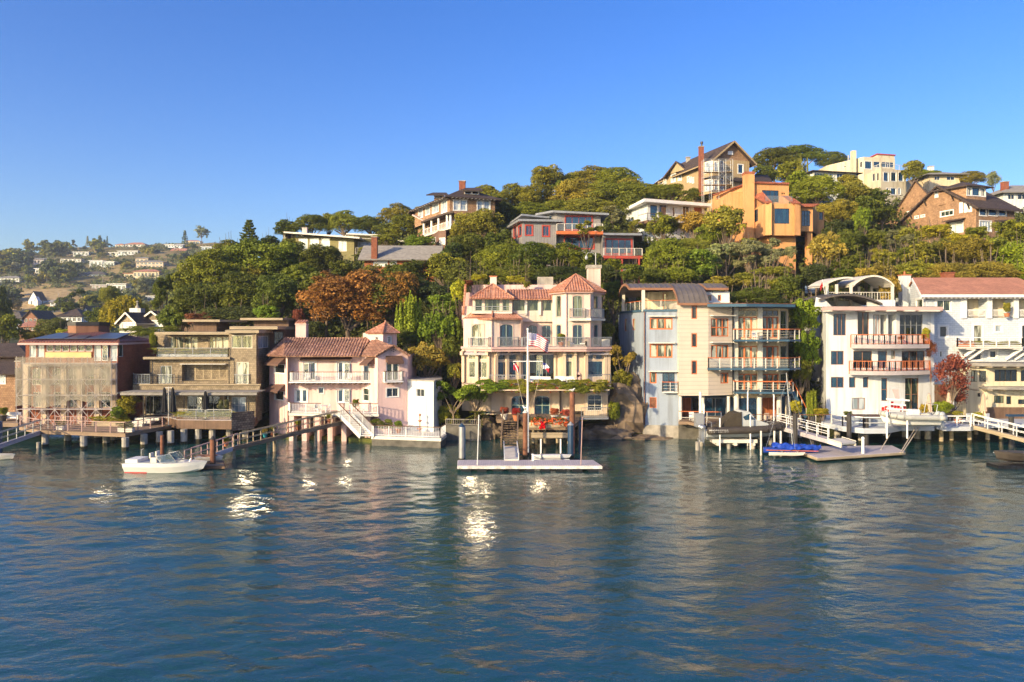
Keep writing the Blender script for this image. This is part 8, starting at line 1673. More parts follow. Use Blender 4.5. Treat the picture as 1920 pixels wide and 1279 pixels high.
# ---- villa pier
zp = Z(787, 74.5)
deckthing('pier', 'villa pier of heavy timber with plank floor behind the flower-filled rowing boat', [P2(930, 76.5), P2(932, 74.6), P2(975, 74.4), P2(988, 69.5), P2(1072, 69.3), P2(1084, 73), P2(1090, 79.4), P2(930, 79.4)], zp, .35, 'plank', 'pier', [(1000, 838), (1022, 836), (1045, 838), (1066, 836), (1086, 830), (1010, 828), (1050, 828)], 'palewood', .14)
t = thing('stair', 'weathered wooden stair going down from the villa pier toward the float', 'stair', (X(957, 72), 72, .8)); mb = MB(); p0 = Vector((X(957, 74.4), 74.4, zp)); p1 = Vector((X(955, 68.6), 68.4, Z(838, 68.4)))
for k in range(11): p = p0.lerp(p1, (k+.5)/11); mb.box(p.x-.7, p.x+.7, p.y-.18, p.y+.18, p.z-.05, p.z+.02)
each('tread', mb, 'plank', t); mb = MB()
for s in (-.75, .75): mb.bar(p0+Vector((s, 0, -.12)), p1+Vector((s, 0, -.12)), .08, .3)
each('stringer', mb, 'plank', t)
for s in (-.75, .75): railing(t, [p0+Vector((s, 0, 0)), p1+Vector((s, 0, 0))], h=1.0, post=1.5, m='plank', mid=(.5,), pw=.12, rw=.12, bal=.3)
def float_(label, p, z, m='dockgrey', em='worn', tubs=0, **k):
 o = deckthing('floating_dock', label, p, z, .24, m, 'dock', edge=em, **k); mb = MB(); a, b_ = Vector((*p[0], 0)), Vector((*p[1], 0))
 for j in range(tubs): q = a.lerp(b_, (j+.5)/tubs); mb.box(q.x-.4, q.x+.4, q.y+.1, q.y+1.6, -.25, z-.28)
 if tubs: each('float_tub', mb, 'blackmetal', o)
 return o
ZF = .5; d0, d1 = (CH-ZF)*F/(873-YH)*1.0, (CH-ZF)*F/(864-YH)
float_('long grey floating dock with bright white edge below the villa', [P2(858.5, d0), P2(1128, d0), P2(1112, d1+.4), P2(859, d1+.4)], ZF, tubs=9)
t = thing('ramp', 'short pale metal ramp linking the wooden stair to the float', 'ramp', (X(957, 64), 64, ZF)); mb = MB(); q0 = Vector((X(957, 68.5), 68.4, Z(838, 68.4))); q1 = Vector((X(959, 62.2), 62.0, ZF+.06)); mb.obox((q0+q1)/2, (.6, 0, 0), (q1-q0)/2, Vector((0, 0, .05))); mb.build('walkway', 'offwhite', t)
for s in (-.6, .6): railing(t, [q0+Vector((s, 0, 0)), q1+Vector((s, 0, 0))], h=.5, post=3, m='white', pw=.05)
pile(866, 800, 868, .26, 'greymetal', 'grey steel pile with dark pointed cap at the end of the villa float', 'navy', wm=1); pile(870, 801, 866, .13, 'teal', 'teal painted pile pressed against the grey one')
pile(985, 774, 862, .22, 'rust', 'rusty pile with black lower half in front of the pier', 'offwhite', wm=1); pile(1073, 735, 850, .25, 'rust', 'tall rust-brown pile with a gull on top'); pile(1070, 797, 863, .27, 'navy', 'dark blue-black pile in front of the tall rusty one', 'greymetal', wm=1)
pile(1087, 790, 848, .12, 'navy', 'slim dark pile at the end of the villa pier')
for px, y0, y1, lab in ((895, 778, 872, 'thin white pole standing on the villa float near the teal pile'), (1089, 782, 872, 'thin reddish-white pole standing on the villa float near its right end')): d = (CH-ZF)*F/(y1-YH); mb = MB(); mb.cyl((X(px, d), d, ZF), (X(px+3, d), d, Z(y0, d)), .04, n=6); one('pole', mb, 'white' if px < 900 else 'pinkmetal', lab, 'pole')
d = 62.0; mb = MB(); mb.box(X(997, d), X(1001, d), d-.1, d+.1, ZF, Z(852, d)); mb.cyl((X(999, d), d, Z(852, d)), (X(999, d), d, Z(851, d)), .16, .1); one('power_pedestal', mb, 'white', 'white dock pedestal beside the covered boats', 'pedestal')
mb = MB()
for x in (930, 947): mb.bar((X(x, 61.8), 61.8, ZF), (X(x, 61.8), 61.8, Z(868, 61.8)), .05)
mb.bar((X(930, 61.8), 61.8, Z(868, 61.8)), (X(947, 61.8), 61.8, Z(868, 61.8)), .05); mb.bar((X(930, 61.8), 61.8, Z(872, 61.8)), (X(947, 61.8), 61.8, Z(872, 61.8)), .05); one('dock_ladder', mb, 'redlight', 'small red swim ladder lying on the villa float', 'ladder')
def hull(name, L_, B_, H_, m, parent=None, sheer=.25, n=16, keel=.35, taper=.55, stern=.85, flat=False, loc=None, rz=0, top=True):
 """boat shell along +x (bow), keel at z=0"""
 vs = []; fs = []; prof = [(-1, 1), (-.94, .72), (-.62, .22), (0, 0), (.62, .22), (.94, .72), (1, 1)]
 for i in range(n+1):
  u = i/n; w_ = B_/2*(stern+(1-stern)*math.sin(min(1, u/.45)*math.pi/2)) if u < .45 else B_/2*max(.02, (1-((u-.45)/.55)**2.1)); z0 = H_*keel*max(0, (u-.6)/.4)**2; zt = H_*(1+sheer*(u**2))
  for (a, c) in prof: vs.append((L_*(u-.5)+(.06*L_*c*u*u), a*w_*(1-.15*(1-c)*u), z0+(zt-z0)*c))
 for i in range(n): fs += [(i*7+j, (i+1)*7+j, (i+1)*7+j+1, i*7+j+1) for j in range(6)]
 fs.append(tuple(range(7))[::-1]);
 if top: fs += [(i*7, i*7+6, (i+1)*7+6, (i+1)*7) for i in range(n)]
 return addmesh(name, vs, fs, m, parent, smooth=False, loc=loc)
def tubes_(mb, L_, B_, z, r, n=14, sheer=.3):
 pts = [(-L_/2, -B_/2, z)]+[(L_*(-.5+.62*k/5), -B_/2, z+.02*k) for k in range(1, 6)]+[(L_*(.12+.38*math.sin(t)), -B_/2*math.cos(t), z+.1+sheer*math.sin(t)**2) for t in [j*math.pi/10 for j in range(1, 6)]]
 for s in (1, -1): mb.tube([(p[0], s*p[1], p[2]) for p in pts], r, 10)
# motorboat, moored by the gangway
def motorboat():
 d = dwater(889); x = X(300, d); t = thing('motorboat', 'white open motorboat with raked windshield and red stripe at the waterline', 'boat', (x, d+1.0, -.22), None, math.radians(-3))
 hull('hull', 6.1, 2.2, 1.0, 'gelcoat', t, .12, keel=.5, stern=.9)
 mb = MB(); mb.box(-2.6, .4, -.85, .85, 1.0, 1.06); addmesh('cockpit_floor', mb.v, mb.f, 'greyfrp', t); mb = MB(); mb.box(-3.0, -1.2, -.70, -.6, .17, .30); addmesh('waterline_stripe', mb.v, mb.f, 'redlight', t)
 mb = MB(); mb.box(-2.9, -1.9, -.8, .8, 1.03, 1.3); addmesh('engine_cover', mb.v, mb.f, 'white', t); mb = MB()
 for s in (-1, 1): mb.box(-.9, -.4, s*.45-.25, s*.45+.25, 1.05, 1.45); mb.box(-1.0, -.88, s*.45-.25, s*.45+.25, 1.4, 1.8)
 each_local('seat', mb, 'offwhite', t); mb = MB(); A, B, C, D = Vector((.1, -.95, 1.1)), Vector((1.2, -.72, 1.15)), Vector((1.35, 0, 1.2)), Vector((.1, .95, 1.1)); E = Vector((1.2, .72, 1.15)); up = Vector((-.5, 0, .62))
 gb = MB()
 for p, q in ((A, B), (B, C), (C, E), (E, D)):
  k0 = .75 if p in (A,) else 1; k1 = .75 if q is D else 1
  gb.add([p, q, q+up*k1, p+up*k0], [(0, 1, 2, 3)])
  for a, c in ((p, q), (p+up*k0, q+up*k1), (p, p+up*k0), (q, q+up*k1)): mb.bar(a, c, .045)
 w_ = addmesh('windshield_frame', mb.v, mb.f, 'steel', t); addmesh('windshield', gb.v, gb.f, 'windshield', w_)
 mb = MB(); mb.tube([(2.2, -.55, 1.15), (2.3, -.5, 1.4), (2.9, 0, 1.45), (2.3, .5, 1.4), (2.2, .55, 1.15)], .02, 5); addmesh('bow_rail', mb.v, mb.f, 'steel', t); mb = MB(); mb.tube([(-2.2, .3, 1.3), (-2.2, .3, 1.9), (-2.0, .3, 2.0)], .02, 5); addmesh('ski_pole', mb.v, mb.f, 'steel', t)
def each_local(name, mb, m, t):
 g = mb.g+[(len(mb.v), len(mb.f))]
 for (a, fa), (b, fb) in zip(g[:-1], g[1:]): addmesh(name, mb.v[a:b], [tuple(i-a for i in f) for f in mb.f[fa:fb]], m, t)
motorboat()
# long gangway
def gangway(name, label, pts, w_, m, rm, rk, supports=(), sm='palewood', cat='gangway', side=None):
 t = thing(name, label, cat, pts[0]); mb = MB(); side = side or (0, 1, 0); s = Vector(side)*w_
 for a, b_ in zip(pts[:-1], pts[1:]): a = Vector(a); b_ = Vector(b_); mb.slab([a, b_, b_+s, a+s], .14); mb.bar(a-Vector((0, 0, .25)), b_-Vector((0, 0, .25)), .1, .22); mb.bar(a+s-Vector((0, 0, .25)), b_+s-Vector((0, 0, .25)), .1, .22)
 mb.build('walkway', m, t)
 for o in (Vector((0, 0, 0)), s): railing(t, [Vector(p)+o for p in pts], m=rm, **rk)
 mb = MB()
 for (x, y, z) in supports: mb.cyl((x, y, -2), (x, y, z), .17, n=8)
 if supports: each('pile', mb, sm, t)
 return t
GW = [P3(438, 838, 65.6), P3(560, 808, 71), P3(640, 790, 75.4)]
gangway('gangway', 'long sloping wooden gangway with flower pots leading up to the pink house', GW, 1.5, 'plank', 'palewood', dict(h=1.0, post=1.5, mid=(.5,), pw=.09, rw=.08), [(X(q, e)+o, e, z) for q, e, z, o in ((438, 66, .8, 0), (462, 67, .8, 0), (438, 67.3, .8, 0), (503, 69, 1.1, 0), (515, 70, 1.1, 0), (553, 71.3, 1.4, 0), (592, 73, 1.7, 0))])
gangway('ramp', 'lower hinged ramp dropping from the wooden gangway to the small float', [P3(346, 868, 61.5), P3(436, 838, 65.6)], 1.3, 'dockgrey', 'pinkmetal', dict(h=1.0, post=1.6, mid=(.5,), pw=.07, rw=.07))
for px, e, m, c, lab in ((424, 65.6, 'clay', G['mid'], 'clay pot with leafy plant at the hinge of the gangway'), (497, 68.9, 'teal', G['gold'], 'teal pot with golden plant on the gangway'), (511, 69.4, 'clay', G['olive'], 'clay pot beside the teal one on the gangway'), (558, 71.6, 'clay', G['yellow'], 'clay pot with yellow-green plant halfway up the gangway'), (617, 74.8, 'clay', G['yellow'], 'tall clay pot with yellow flowers near the top of the gangway')): z = np.interp((px-438)/202, [0, .6, 1], [p.z for p in GW]); pot(px, 0, e+.3, .22, .38, m, c, lab, z, .32)
float_('small dark float under the lower ramp beside the motorboat', [P2(345, 60.6), P2(420, 60.6), P2(418, 63), P2(347, 63)], .35, 'plank', 'fencewood')
t = thing('dinghy', 'upturned small white and brown dinghy on the dark float', 'dinghy', (X(392, 62), 62, .45)); hull('hull', 2.1, .9, .42, 'offwhite', t, .1); mb = MB(); mb.box(-1.02, .6, -.43, .43, .42, .5); addmesh('gunwale', mb.v, mb.f, 'brownwall', t)
pile(399, 824, 877, .22, 'rust', 'rusty mooring pile rising beside the small float', 'darkmetal', wm=1); pile(304, 816, 862, .16, 'rust', 'brown mooring pile standing behind the motorboat')
for px, y, e, lab in ((64, 848, 72, 'short dark stump standing in the water by the first concrete pile'),): pile(px+8, 834, y-8, .17, 'concrete', lab)
# far left corner
gangway('gangway', 'sloping metal gangway entering from the picture edge to the timber terrace', [P3(-20, 838, 64), P3(76, 806, 73)], 1.2, 'dockgrey', 'greymetal', dict(h=1.0, post=1.5, mid=(.5,), pw=.06, rw=.06))
pile(-2, 790, 850, .3, 'navy', 'blue-black pile cut by the picture edge'); t = thing('rowing_boat', 'bow of a small white boat at the picture edge', 'boat', (X(-12, 65.5), 65.5, -.1)); hull('hull', 3.4, 1.3, .5, 'offwhite', t, .2); mb = MB(); mb.box(-1.6, .6, -.5, .5, .45, .52); addmesh('thwart', mb.v, mb.f, 'rope', t)
deckthing('terrace', 'small planted terrace with white sofa before the edge house', [P2(-40, 76), P2(34, 76), P2(34, 84), P2(-40, 84)], 1.9, .4, 'decking', 'terrace'); seat(X(22, 78), 78, 1.9, 1.6, .8, 0, 'white', 'white outdoor sofa on the small terrace at the picture edge', 'sofa'); pot(5, 0, 77.5, .4, .6, 'darkmetal', G['mid'], 'dark pot with bushy plant next to the white sofa', 1.9, .5)
# ---- flagpole
def flagpole():
 d = 67.5; x = X(989.5, d); zt = Z(619, d); t = thing('flagpole', 'tall white flagpole with yardarm on the villa pier', 'flagpole', (x, d, .6)); mb = MB(); mb.tube([(x, d, .3), (x, d, zt)], [.13, .07], 10); mb.build('pole', 'white', t); mb = MB(); mb.sphere((x, d, zt+.08), .11); mb.build('finial', 'white', t)
 zy = Z(677.5, d); x0, x1 = X(962, d), X(1018, d); mb = MB(); mb.bar((x0, d, zy), (x1, d, zy), .07); mb.build('yardarm', 'white', t); mb = MB()
 for a, b_ in (((x0, zy), (X(984, d), Z(772, d))), ((x1, zy), (X(1000, d), Z(755, d)))): mb.cyl((a[0], d, a[1]), (b_[0], d, b_[1]), .018, n=5)
 each('halyard', mb, 'rope', t)
 def flag(name, label, px0, py0, w_, h_, drop, cols, fn, rz=0):
  m, tt, b, N, L = nodes(name+'_cloth'); at = N('Attribute'); at.attribute_name = 'dye'; L(at.outputs['Color'], b.inputs['Base Color']); b.inputs['Roughness'].default_value = .8
  a = P3(px0, py0, d-.05); nx, nz = 44, 26; vs = []
  for j in range(nz+1):
   for i in range(nx+1): u, v = i/nx, j/nz; vs.append((w_*u*(1-.06*v), -.16*math.sin(u*9+v*2)*u-.05*math.sin(u*17), -h_*v-drop*u*u-.05*math.sin(u*10)*u))
  fs = [(j*(nx+1)+i, (j+1)*(nx+1)+i, (j+1)*(nx+1)+i+1, j*(nx+1)+i+1) for j in range(nz) for i in range(nx)]; o = addmesh(name, vs, fs, m, loc=a); tag(o, label, 'flag'); ca = o.data.color_attributes.new('dye', 'FLOAT_COLOR', 'CORNER'); k = 0
  for p in o.data.polygons:
   i, j = p.index % nx, p.index//nx
   for _ in p.loop_indices: ca.data[k].color = (*fn((i+.5)/nx, (j+.5)/nz), 1); k += 1
 R_, Wt, Bl = (.55, .02, .04), (.8, .78, .76), (.03, .04, .22)
 def us(u, v):
  if u < .42 and v < .54: return Wt if (int(u*28) % 2 == 0 and int(v*26) % 2 == 0) else Bl
  return R_ if int(v*13) % 2 == 0 else Wt
 flag('national_flag', 'red and white striped flag with starred blue canton flying from the flagpole top', 991, 624, 1.85, 1.15, .75, 0, us)
 flag('signal_flag', 'small red pennant with white diagonal stripe on the left end of the yardarm', 963, 681, .5, .62, .35, 0, lambda u, v: Wt if abs(u-v) < .17 else R_)
 flag('club_flag', 'small white, blue and red burgee on the right end of the yardarm', 1018, 680, .65, .55, .5, 0, lambda u, v: Bl if v < .45-u*.3 and u < .4 else (R_ if u+v*.6 > .95 else Wt))
flagpole()
# boat planter and things on the pier
t = thing('rowing_boat', 'cream rowing boat used as a planter on the pier, overflowing with flowers', 'boat', (X(1029, 69.5), 69.6, zp-.25)); hull('hull', 3.7, 1.2, .62, 'creamwall', t, .35, taper=.4); o = bpy.data.objects.new('foliage', CR[('hedge', 1, 0)]); col.objects.link(o); o.parent = t; o.location = (0, 0, .75); o.scale = (1.75, .55, .32); o.color = (.16, .15, .03, 1)
flowers('blossom', 'orange and red blossoms spilling over the rowing boat planter', 996, 1064, 69.0, zp+.1, zp+.8, 150, (.65, .12, .03), .07); flowers('ribbon', 'bright red bow hanging on the planter boat', 1013, 1021, 68.9, zp-.1, zp+.5, 45, (.8, .01, .02), .11, cat='bow')
mb = MB(); mb.box(X(996, 69.2), X(1068, 69.2), 69.05, 69.25, Z(821, 69.2), Z(811, 69.2)); one('beam', mb, 'palewood', 'thick pale timber beam under the planter boat', 'beam')
for px, e, m, c, lab in ((946, 74.6, 'offwhite', (.4, .1, .05), 'white tub of red flowers at the head of the pier stair'), (1040, 73.5, 'offwhite', (.45, .12, .05), 'white pot of orange flowers behind the planter boat'), (1060, 72.5, 'offwhite', (.5, .12, .08), 'white pot of pink and red flowers by the rusty pile'), (968, 73.6, 'clay', (.45, .04, .03), 'clay pot of red geraniums beside the stair railing')): pot(px, 0, e, .36, .55, m, c, lab, zp, .42)
seat(X(1019, 72), 72, zp, .6, .6, 0, 'wicker', 'dark wicker chair on the pier', cm='white'); seat(X(1003, 72.3), 72.3, zp, .6, .6, 2.6, 'wicker', 'dark wicker chair near the flagpole foot', cm='white'); table(1011, 73, zp, .8, .8, .72, 'wicker', 'round dark table between the wicker chairs', True)
# covered boats on a rack
for k, (py, lab) in enumerate(((855, 'upper white covered kayak on the rack'), (863.5, 'lower white covered kayak on the rack'))):
 e = 64.2; t = thing('kayak', lab, 'kayak', (X(1034, e), e, Z(py, e)-.25), None, math.pi if k else 0); hull('hull', 3.1, .7, .36, 'white', t, .05, stern=.35); mb = MB()
 for x in (-.9, .75): mb.box(x-.03, x+.03, -.37, .37, -.01, .42)
 each_local('strap', mb, 'greymetal', t)
t = thing('kayak_rack', 'white posts of the rack holding two covered kayaks', 'rack', (X(1034, 64.6), 64.6, ZF)); mb = MB()
for px in (1014, 1051): mb.box(X(px, 64.7)-.06, X(px, 64.7)+.06, 64.65, 64.77, ZF-.3, Z(823, 64.7))
each('post', mb, 'white', t); mb = MB()
for px in (1014, 1051):
 for py in (860, 868.5): mb.box(X(px, 64.4)-.04, X(px, 64.4)+.04, 63.8, 64.7, Z(py, 64.4)-.06, Z(py, 64.4))
each('arm', mb, 'white', t)
def gull(x, y, z, label, rz=0):
 t = thing('gull', label, 'bird', (x, y, z), None, rz); mb = MB(); mb.sphere((0, 0, .18), .11, 10, (1.7, .85, .9)); mb.sphere((.19, 0, .31), .06, 8); mb.cyl((.12, 0, .22), (.18, 0, .3), .06, .045, 8); mb.cyl((.23, 0, .31), (.31, 0, .3), .02, .006, 6); mb.cyl((-.14, 0, .2), (-.33, 0, .17), .06, .02, 6); mb.cyl((0, .04, 0), (0, .04, .12), .012, n=5); mb.cyl((0, -.04, 0), (0, -.04, .12), .012, n=5); addmesh('body', mb.v, mb.f, 'white', t, smooth=True)
 mb = MB(); mb.sphere((-.04, 0, .22), .1, 8, (1.6, .92, .6)); addmesh('wing', mb.v, mb.f, 'greymetal', t, smooth=True)
e = dwater(850); gull(X(1073, e), e, Z(735, e), 'white gull standing on top of the tall rusty pile'); e = dwater(862); gull(X(984, e), e, Z(768, e), 'white gull on the rusty pile in front of the flagpole', 2.5)
# ---- street lamp on the hill
e = 92; x = X(1117, e); zt = Z(474, e); t = thing('street_lamp', 'curved-arm street lamp above the villa chimney', 'street lamp', (x, e, ground(x, e))); mb = MB(); mb.cyl((x, e, ground(x, e)-.3), (x, e, zt), .09, .06); mb.build('pole', 'greymetal', t); mb = MB(); mb.tube([(x, e, zt-.4), (x-.4, e, zt), (x-.9, e, zt+.05), (x-1.15, e, zt-.3)], .04, 6); mb.build('arm', 'greymetal', t); mb = MB(); mb.lathe((x-1.15, e, zt-.85), [(.1, 0), (.2, .15), (.16, .4), (.05, .55)], 10); mb.build('lamp_head', 'greyfrp', t)
def car(px, e, py, m, label, rz):
 x = X(px, e); z = Z(py, e); t = thing('parked_car', label, 'car', (x, e, z), None, rz); mb = MB(); v = [(-2.1, .35), (-2.1, .8), (-1.9, .9), (-1.2, .95), (-.7, 1.4), (.6, 1.42), (1.1, .95), (2.0, .85), (2.1, .6), (2.1, .35)]; n = len(v); mb.add([(a, -.85, b) for a, b in v]+[(a, .85, b) for a, b in v], [tuple(range(n)), tuple(range(n, 2*n))[::-1]]+[(i, i+n, (i+1) % n+n, (i+1) % n) for i in range(n)]); addmesh('body', mb.v, mb.f, m, t)
 mb = MB(); v = [(-1.1, .97), (-.66, 1.34), (.56, 1.36), (.98, .97)]; mb.add([(a, -.87, b) for a, b in v]+[(a, .87, b) for a, b in v], [(0, 1, 2, 3), (7, 6, 5, 4)]); addmesh('window', mb.v, mb.f, 'glassdark', t); mb = MB()
 for a in (-1.3, 1.3):
  for s in (-.88, .7): mb.cyl((a, s, .32), (a, s+.18, .32), .32, n=14)
 each_local('wheel', mb, 'rubber', t)
car(1522, 100, 556, 'carblue', 'pale blue parked car seen between trees above the white house', 1.2)

# ---- apartment house waterfront: boat lift, inflatable, ramp, covered trimaran, float
def rib(px, e, zk, L_, B_, r, hullm, tubem, label, rz=0, console=True):
 t = thing('inflatable_boat', label, 'boat', (X(px, e), e, zk), None, rz); hull('hull', L_*.96, B_*.8, .75, hullm, t, .35, keel=.6, stern=.9); mb = MB(); tubes_(mb, L_, B_, .85, r*1.1); addmesh('tube', mb.v, mb.f, tubem, t, smooth=True); return t
def outboard(t, x, y, z, m='steel', cm='steel'):
 o = thing('outboard_engine', '', '', (x, y, z)); o.parent = t
 for k in ('label', 'category'):
  if k in o: del o[k]
 mb = MB(); mb.sphere((0, 0, .35), .28, 10, (1.15, .75, 1.05)); addmesh('cowling', mb.v, mb.f, cm, o, smooth=True); mb = MB(); mb.obox((-.02, 0, -.35), (.13, 0, 0), (0, .07, 0), (0, 0, .5)); mb.box(-.25, .3, -.13, .13, -.6, -.56); mb.cyl((-.25, 0, -.85), (.2, 0, -.85), .08, .04); mb.box(-.05, .12, -.02, .02, -1.1, -.85); addmesh('gearcase', mb.v, mb.f, m, o); mb = MB()
 for k in range(3): a = k*2.1; mb.obox((-.28, .12*math.cos(a), -.85+.12*math.sin(a)), (.02, 0, 0), (0, .07*math.cos(a), .07*math.sin(a)), (0, -.04*math.sin(a), .04*math.cos(a)))
 addmesh('propeller', mb.v, mb.f, 'steel', o)
e = 72.0; t = rib(1393, e, Z(824, e)+.15, 7.6, 2.6, .33, 'greyfrp', 'rubber', 'large black inflatable cabin boat with grey wheelhouse and tan cover raised on a lift', math.radians(2))
mb = MB(); v = [(-.9, .9), (-.9, 2.1), (-.5, 2.75), (.35, 2.6), (1.0, 1.85), (2.1, 1.5), (2.6, .95)]; n = len(v); mb.add([(a, -.85, b) for a, b in v]+[(a, .85, b) for a, b in v], [tuple(range(n))[::-1], tuple(range(n, 2*n))]+[(i, (i+1) % n, (i+1) % n+n, i+n) for i in range(n)]); addmesh('wheelhouse', mb.v, mb.f, 'greyfrp', t)
mb = MB()
for s in (-1, 1): mb.add([(-.3, s*.87, 2.1), (.3, s*.87, 2.4), (.85, s*.87, 1.85), (-.1, s*.87, 1.8)], [(0, 1, 2, 3)] if s < 0 else [(3, 2, 1, 0)])
mb.add([(.42, -.8, 2.55), (1.0, -.8, 1.88), (1.0, .8, 1.88), (.42, .8, 2.55)], [(3, 2, 1, 0)]); addmesh('cabin_window', [(a, b*1.005, c+.02) for a, b, c in mb.v], mb.f, 'glassblue', t)
mb = MB(); v = [(-2.7, .95), (-2.4, 1.3), (-1.1, 2.45), (-.45, 2.6), (-.4, .95)]; n = 5; mb.add([(a, -.95, b) for a, b in v]+[(a, .95, b) for a, b in v], [tuple(range(n))[::-1], tuple(range(n, 2*n))]+[(i, (i+1) % n, (i+1) % n+n, i+n) for i in range(n)]); addmesh('canvas_cover', mb.v, mb.f, 'olivecloth', t)
for s in (-.35, .35): outboard(t, -4.0, s, .7)
mb = MB(); mb.tube([(-3.3, -.8, 1.1), (-3.3, -.8, 1.6), (-3.3, .8, 1.6), (-3.3, .8, 1.1)], .03, 5); mb.tube([(2.2, -.7, 1.1), (2.6, -.5, 1.5), (3.1, 0, 1.5), (2.6, .5, 1.5), (2.2, .7, 1.1)], .025, 5); each_local('rail', mb, 'steel', t)
def lettering(word, size, parent, loc, rot, m):
 cu = bpy.data.curves.new('lettering', 'FONT'); cu.body = word; cu.size = size; cu.extrude = .006; cu.align_x = 'CENTER'; o = bpy.data.objects.new('tmp', cu); col.objects.link(o); dg = bpy.context.evaluated_depsgraph_get(); me = bpy.data.meshes.new_from_object(o.evaluated_get(dg)); bpy.data.objects.remove(o)
 me.name = 'lettering'; me.materials.clear(); me.materials.append(M[m]); q = bpy.data.objects.new('lettering', me); col.objects.link(q); q.parent = parent; q.location = loc; q.rotation_euler = rot; return q
lettering('PROTECTOR', .32, t, (-2.85, -1.64, .78), (math.pi/2, 0, 0), 'white')
t = thing('boat_lift', 'concrete and steel boat lift with tall white guide posts under the black inflatable', 'boat lift', (X(1390, 72), 72, 0)); mb = MB()
for px, y0, y1 in ((1313, 735, 838), (1320, 757, 838), (1350, 784, 826), (1407, 778, 822), (1402, 735, 812), (1451, 740, 812)): e_ = 70.6 if y0 > 770 else 73.4; mb.cyl((X(px, e_), e_, -1), (X(px, e_), e_, Z(y0, e_)), .07 if px not in (1313,) else .13, n=8)
each('guide_post', mb, 'white', t); mb = MB()
for px, e_ in ((1308, 70.5), (1315, 73), (1366, 71.5), (1370, 74), (1412, 71.5), (1445, 73)): mb.cyl((X(px, e_), e_, -2), (X(px, e_), e_, Z(824, 72)), .2, n=10)
each('pile', mb, 'concrete', t); mb = MB(); zl = Z(824, 72)
for e_ in (71, 73.2): mb.box(X(1330, 72), X(1413, 72), e_-.12, e_+.12, zl-.18, zl+.15)
for px in (1340, 1372, 1405): mb.box(X(px, 72)-.12, X(px, 72)+.12, 70.6, 73.7, zl-.4, zl-.18)
each('cradle_beam', mb, 'offwhite', t); mb = MB(); mb.box(X(1303, 73), X(1318, 73), 72.6, 73.4, Z(800, 73), Z(775, 73)); mb.build('winch', 'greymetal', t)
# deck railing, ramp and float
deckthing('boat_deck', 'timber deck edge in front of the open ground floor of the apartment house', [P2(1288, 76.5), P2(1310, 74.3), P2(1500, 74.3), P2(1505, 76.5)], 2.0, .3, 'decking', 'deck', [(1290, 822), (1345, 822), (1480, 824), (1500, 824)], 'concrete', .2, rails=[[P2(1380, 74.5), P2(1460, 74.5)], [P2(1500, 74.4), P2(1559, 74.4)]], rk=dict(h=.9, post=1.6, m='offwhite', top_m='rust', pw=.06, rw=.06))
RW = dict(h=1.0, post=1.5, mid=(.5,), pw=.06, rw=.06)
gangway('gangway', 'aluminium gangway sloping down from the apartment house deck to the grey float', [P3(1457, 798, 72.5), P3(1552, 824, 66.0)], 1.5, 'dockgrey', 'white', RW, side=(.45, .9, 0)); gangway('ramp', 'flat wide landing plate at the bottom of the aluminium gangway', [P3(1552, 824, 66.0), P3(1578, 832, 64.6)], 2.0, 'offwhite', 'offwhite', dict(h=.06, post=9, pw=.03, rw=.03), side=(.85, .5, 0))
zf = .42; A, B, C, D, E_ = (1482, 845.5), (1533, 863), (1697, 852), (1672, 840), (1500, 842)
float_('large grey timber float with rails and ropes before the white house', [P2(q[0], (CH-zf)*F/(q[1]-5-YH)) for q in (A, B, C, D, E_)], zf, 'dockgrey', 'palewood')
for px, y0, y1, r, lab, c in ((1491, 776, 849, .22, 'dark brown pile left of the aluminium gangway', None), (1524, 781, 846, .24, 'dark brown pile standing against the grey float', None), (1592, 779, 842, .22, 'dark pile with pointed cap and white box behind the landing plate', 'darkmetal'), (1624, 778, 841, .24, 'thick dark pile near the middle of the grey float', None)): pile(px, y0, y1, r, 'darkmetal', lab, c)
for k, (x0, y0, x1, y1) in enumerate(((1652, 843, 1676, 802), (1688, 849, 1721, 795), (1692, 849, 1726, 797))): a = P3(x0, y0, 68); b = P3(x1, y1, 73.5); a.z = zf; a.y = (CH-zf)*F/(y0-YH); a.x = X(x0, a.y); mb = MB(); mb.cyl(a, b, .05, n=6); one('boom_pole', mb, 'rope', ['slanting pale pole leaning from the float under the bow of the white inflatable', 'first of two parallel slanting poles beside the white inflatable', 'second of two parallel slanting poles beside the white inflatable'][k], 'pole')
mb = MB(); e = 66.2; mb.cyl((X(1618, e), e, zf), (X(1618, e), e, Z(823, e)), .13, n=12); mb.sphere((X(1618, e), e, Z(822, e)), .16); one('power_pedestal', mb, 'white', 'white dock pedestal with round top on the grey float', 'pedestal')
# trimaran under a blue cover
e = 66.5; t = thing('sailing_trimaran', 'small folded trimaran under a crumpled bright blue cover with thin mast', 'boat', (X(1482, e), e, .35), None, math.radians(-8)); hull('hull', 4.6, 1.1, .5, 'bluecover', t, .15, stern=.5); mb = MB(); n = 18; vs = []
for i in range(n+1):
 for j in range(9): u, v = i/n, j/8; w_ = .75*math.sin(math.pi*min(.95, .1+u*.9))**.6; vs.append((-1.6+4.2*u, (v-.5)*2*w_, .5+.42*math.sin(math.pi*v)*(1-.4*u)+.07*math.sin(i*1.9+j)+.05*math.sin(j*2.7+i*.7)))
mb.add(vs, [(i*9+j, (i+1)*9+j, (i+1)*9+j+1, i*9+j+1) for i in range(n) for j in range(8)]); addmesh('cover', mb.v, mb.f, 'bluecover', t)
for s in (-1, 1): o = hull('outrigger', 2.9, .34, .3, 'offwhite', t, .2, stern=.3, loc=(-.6, s*1.05, -.05))
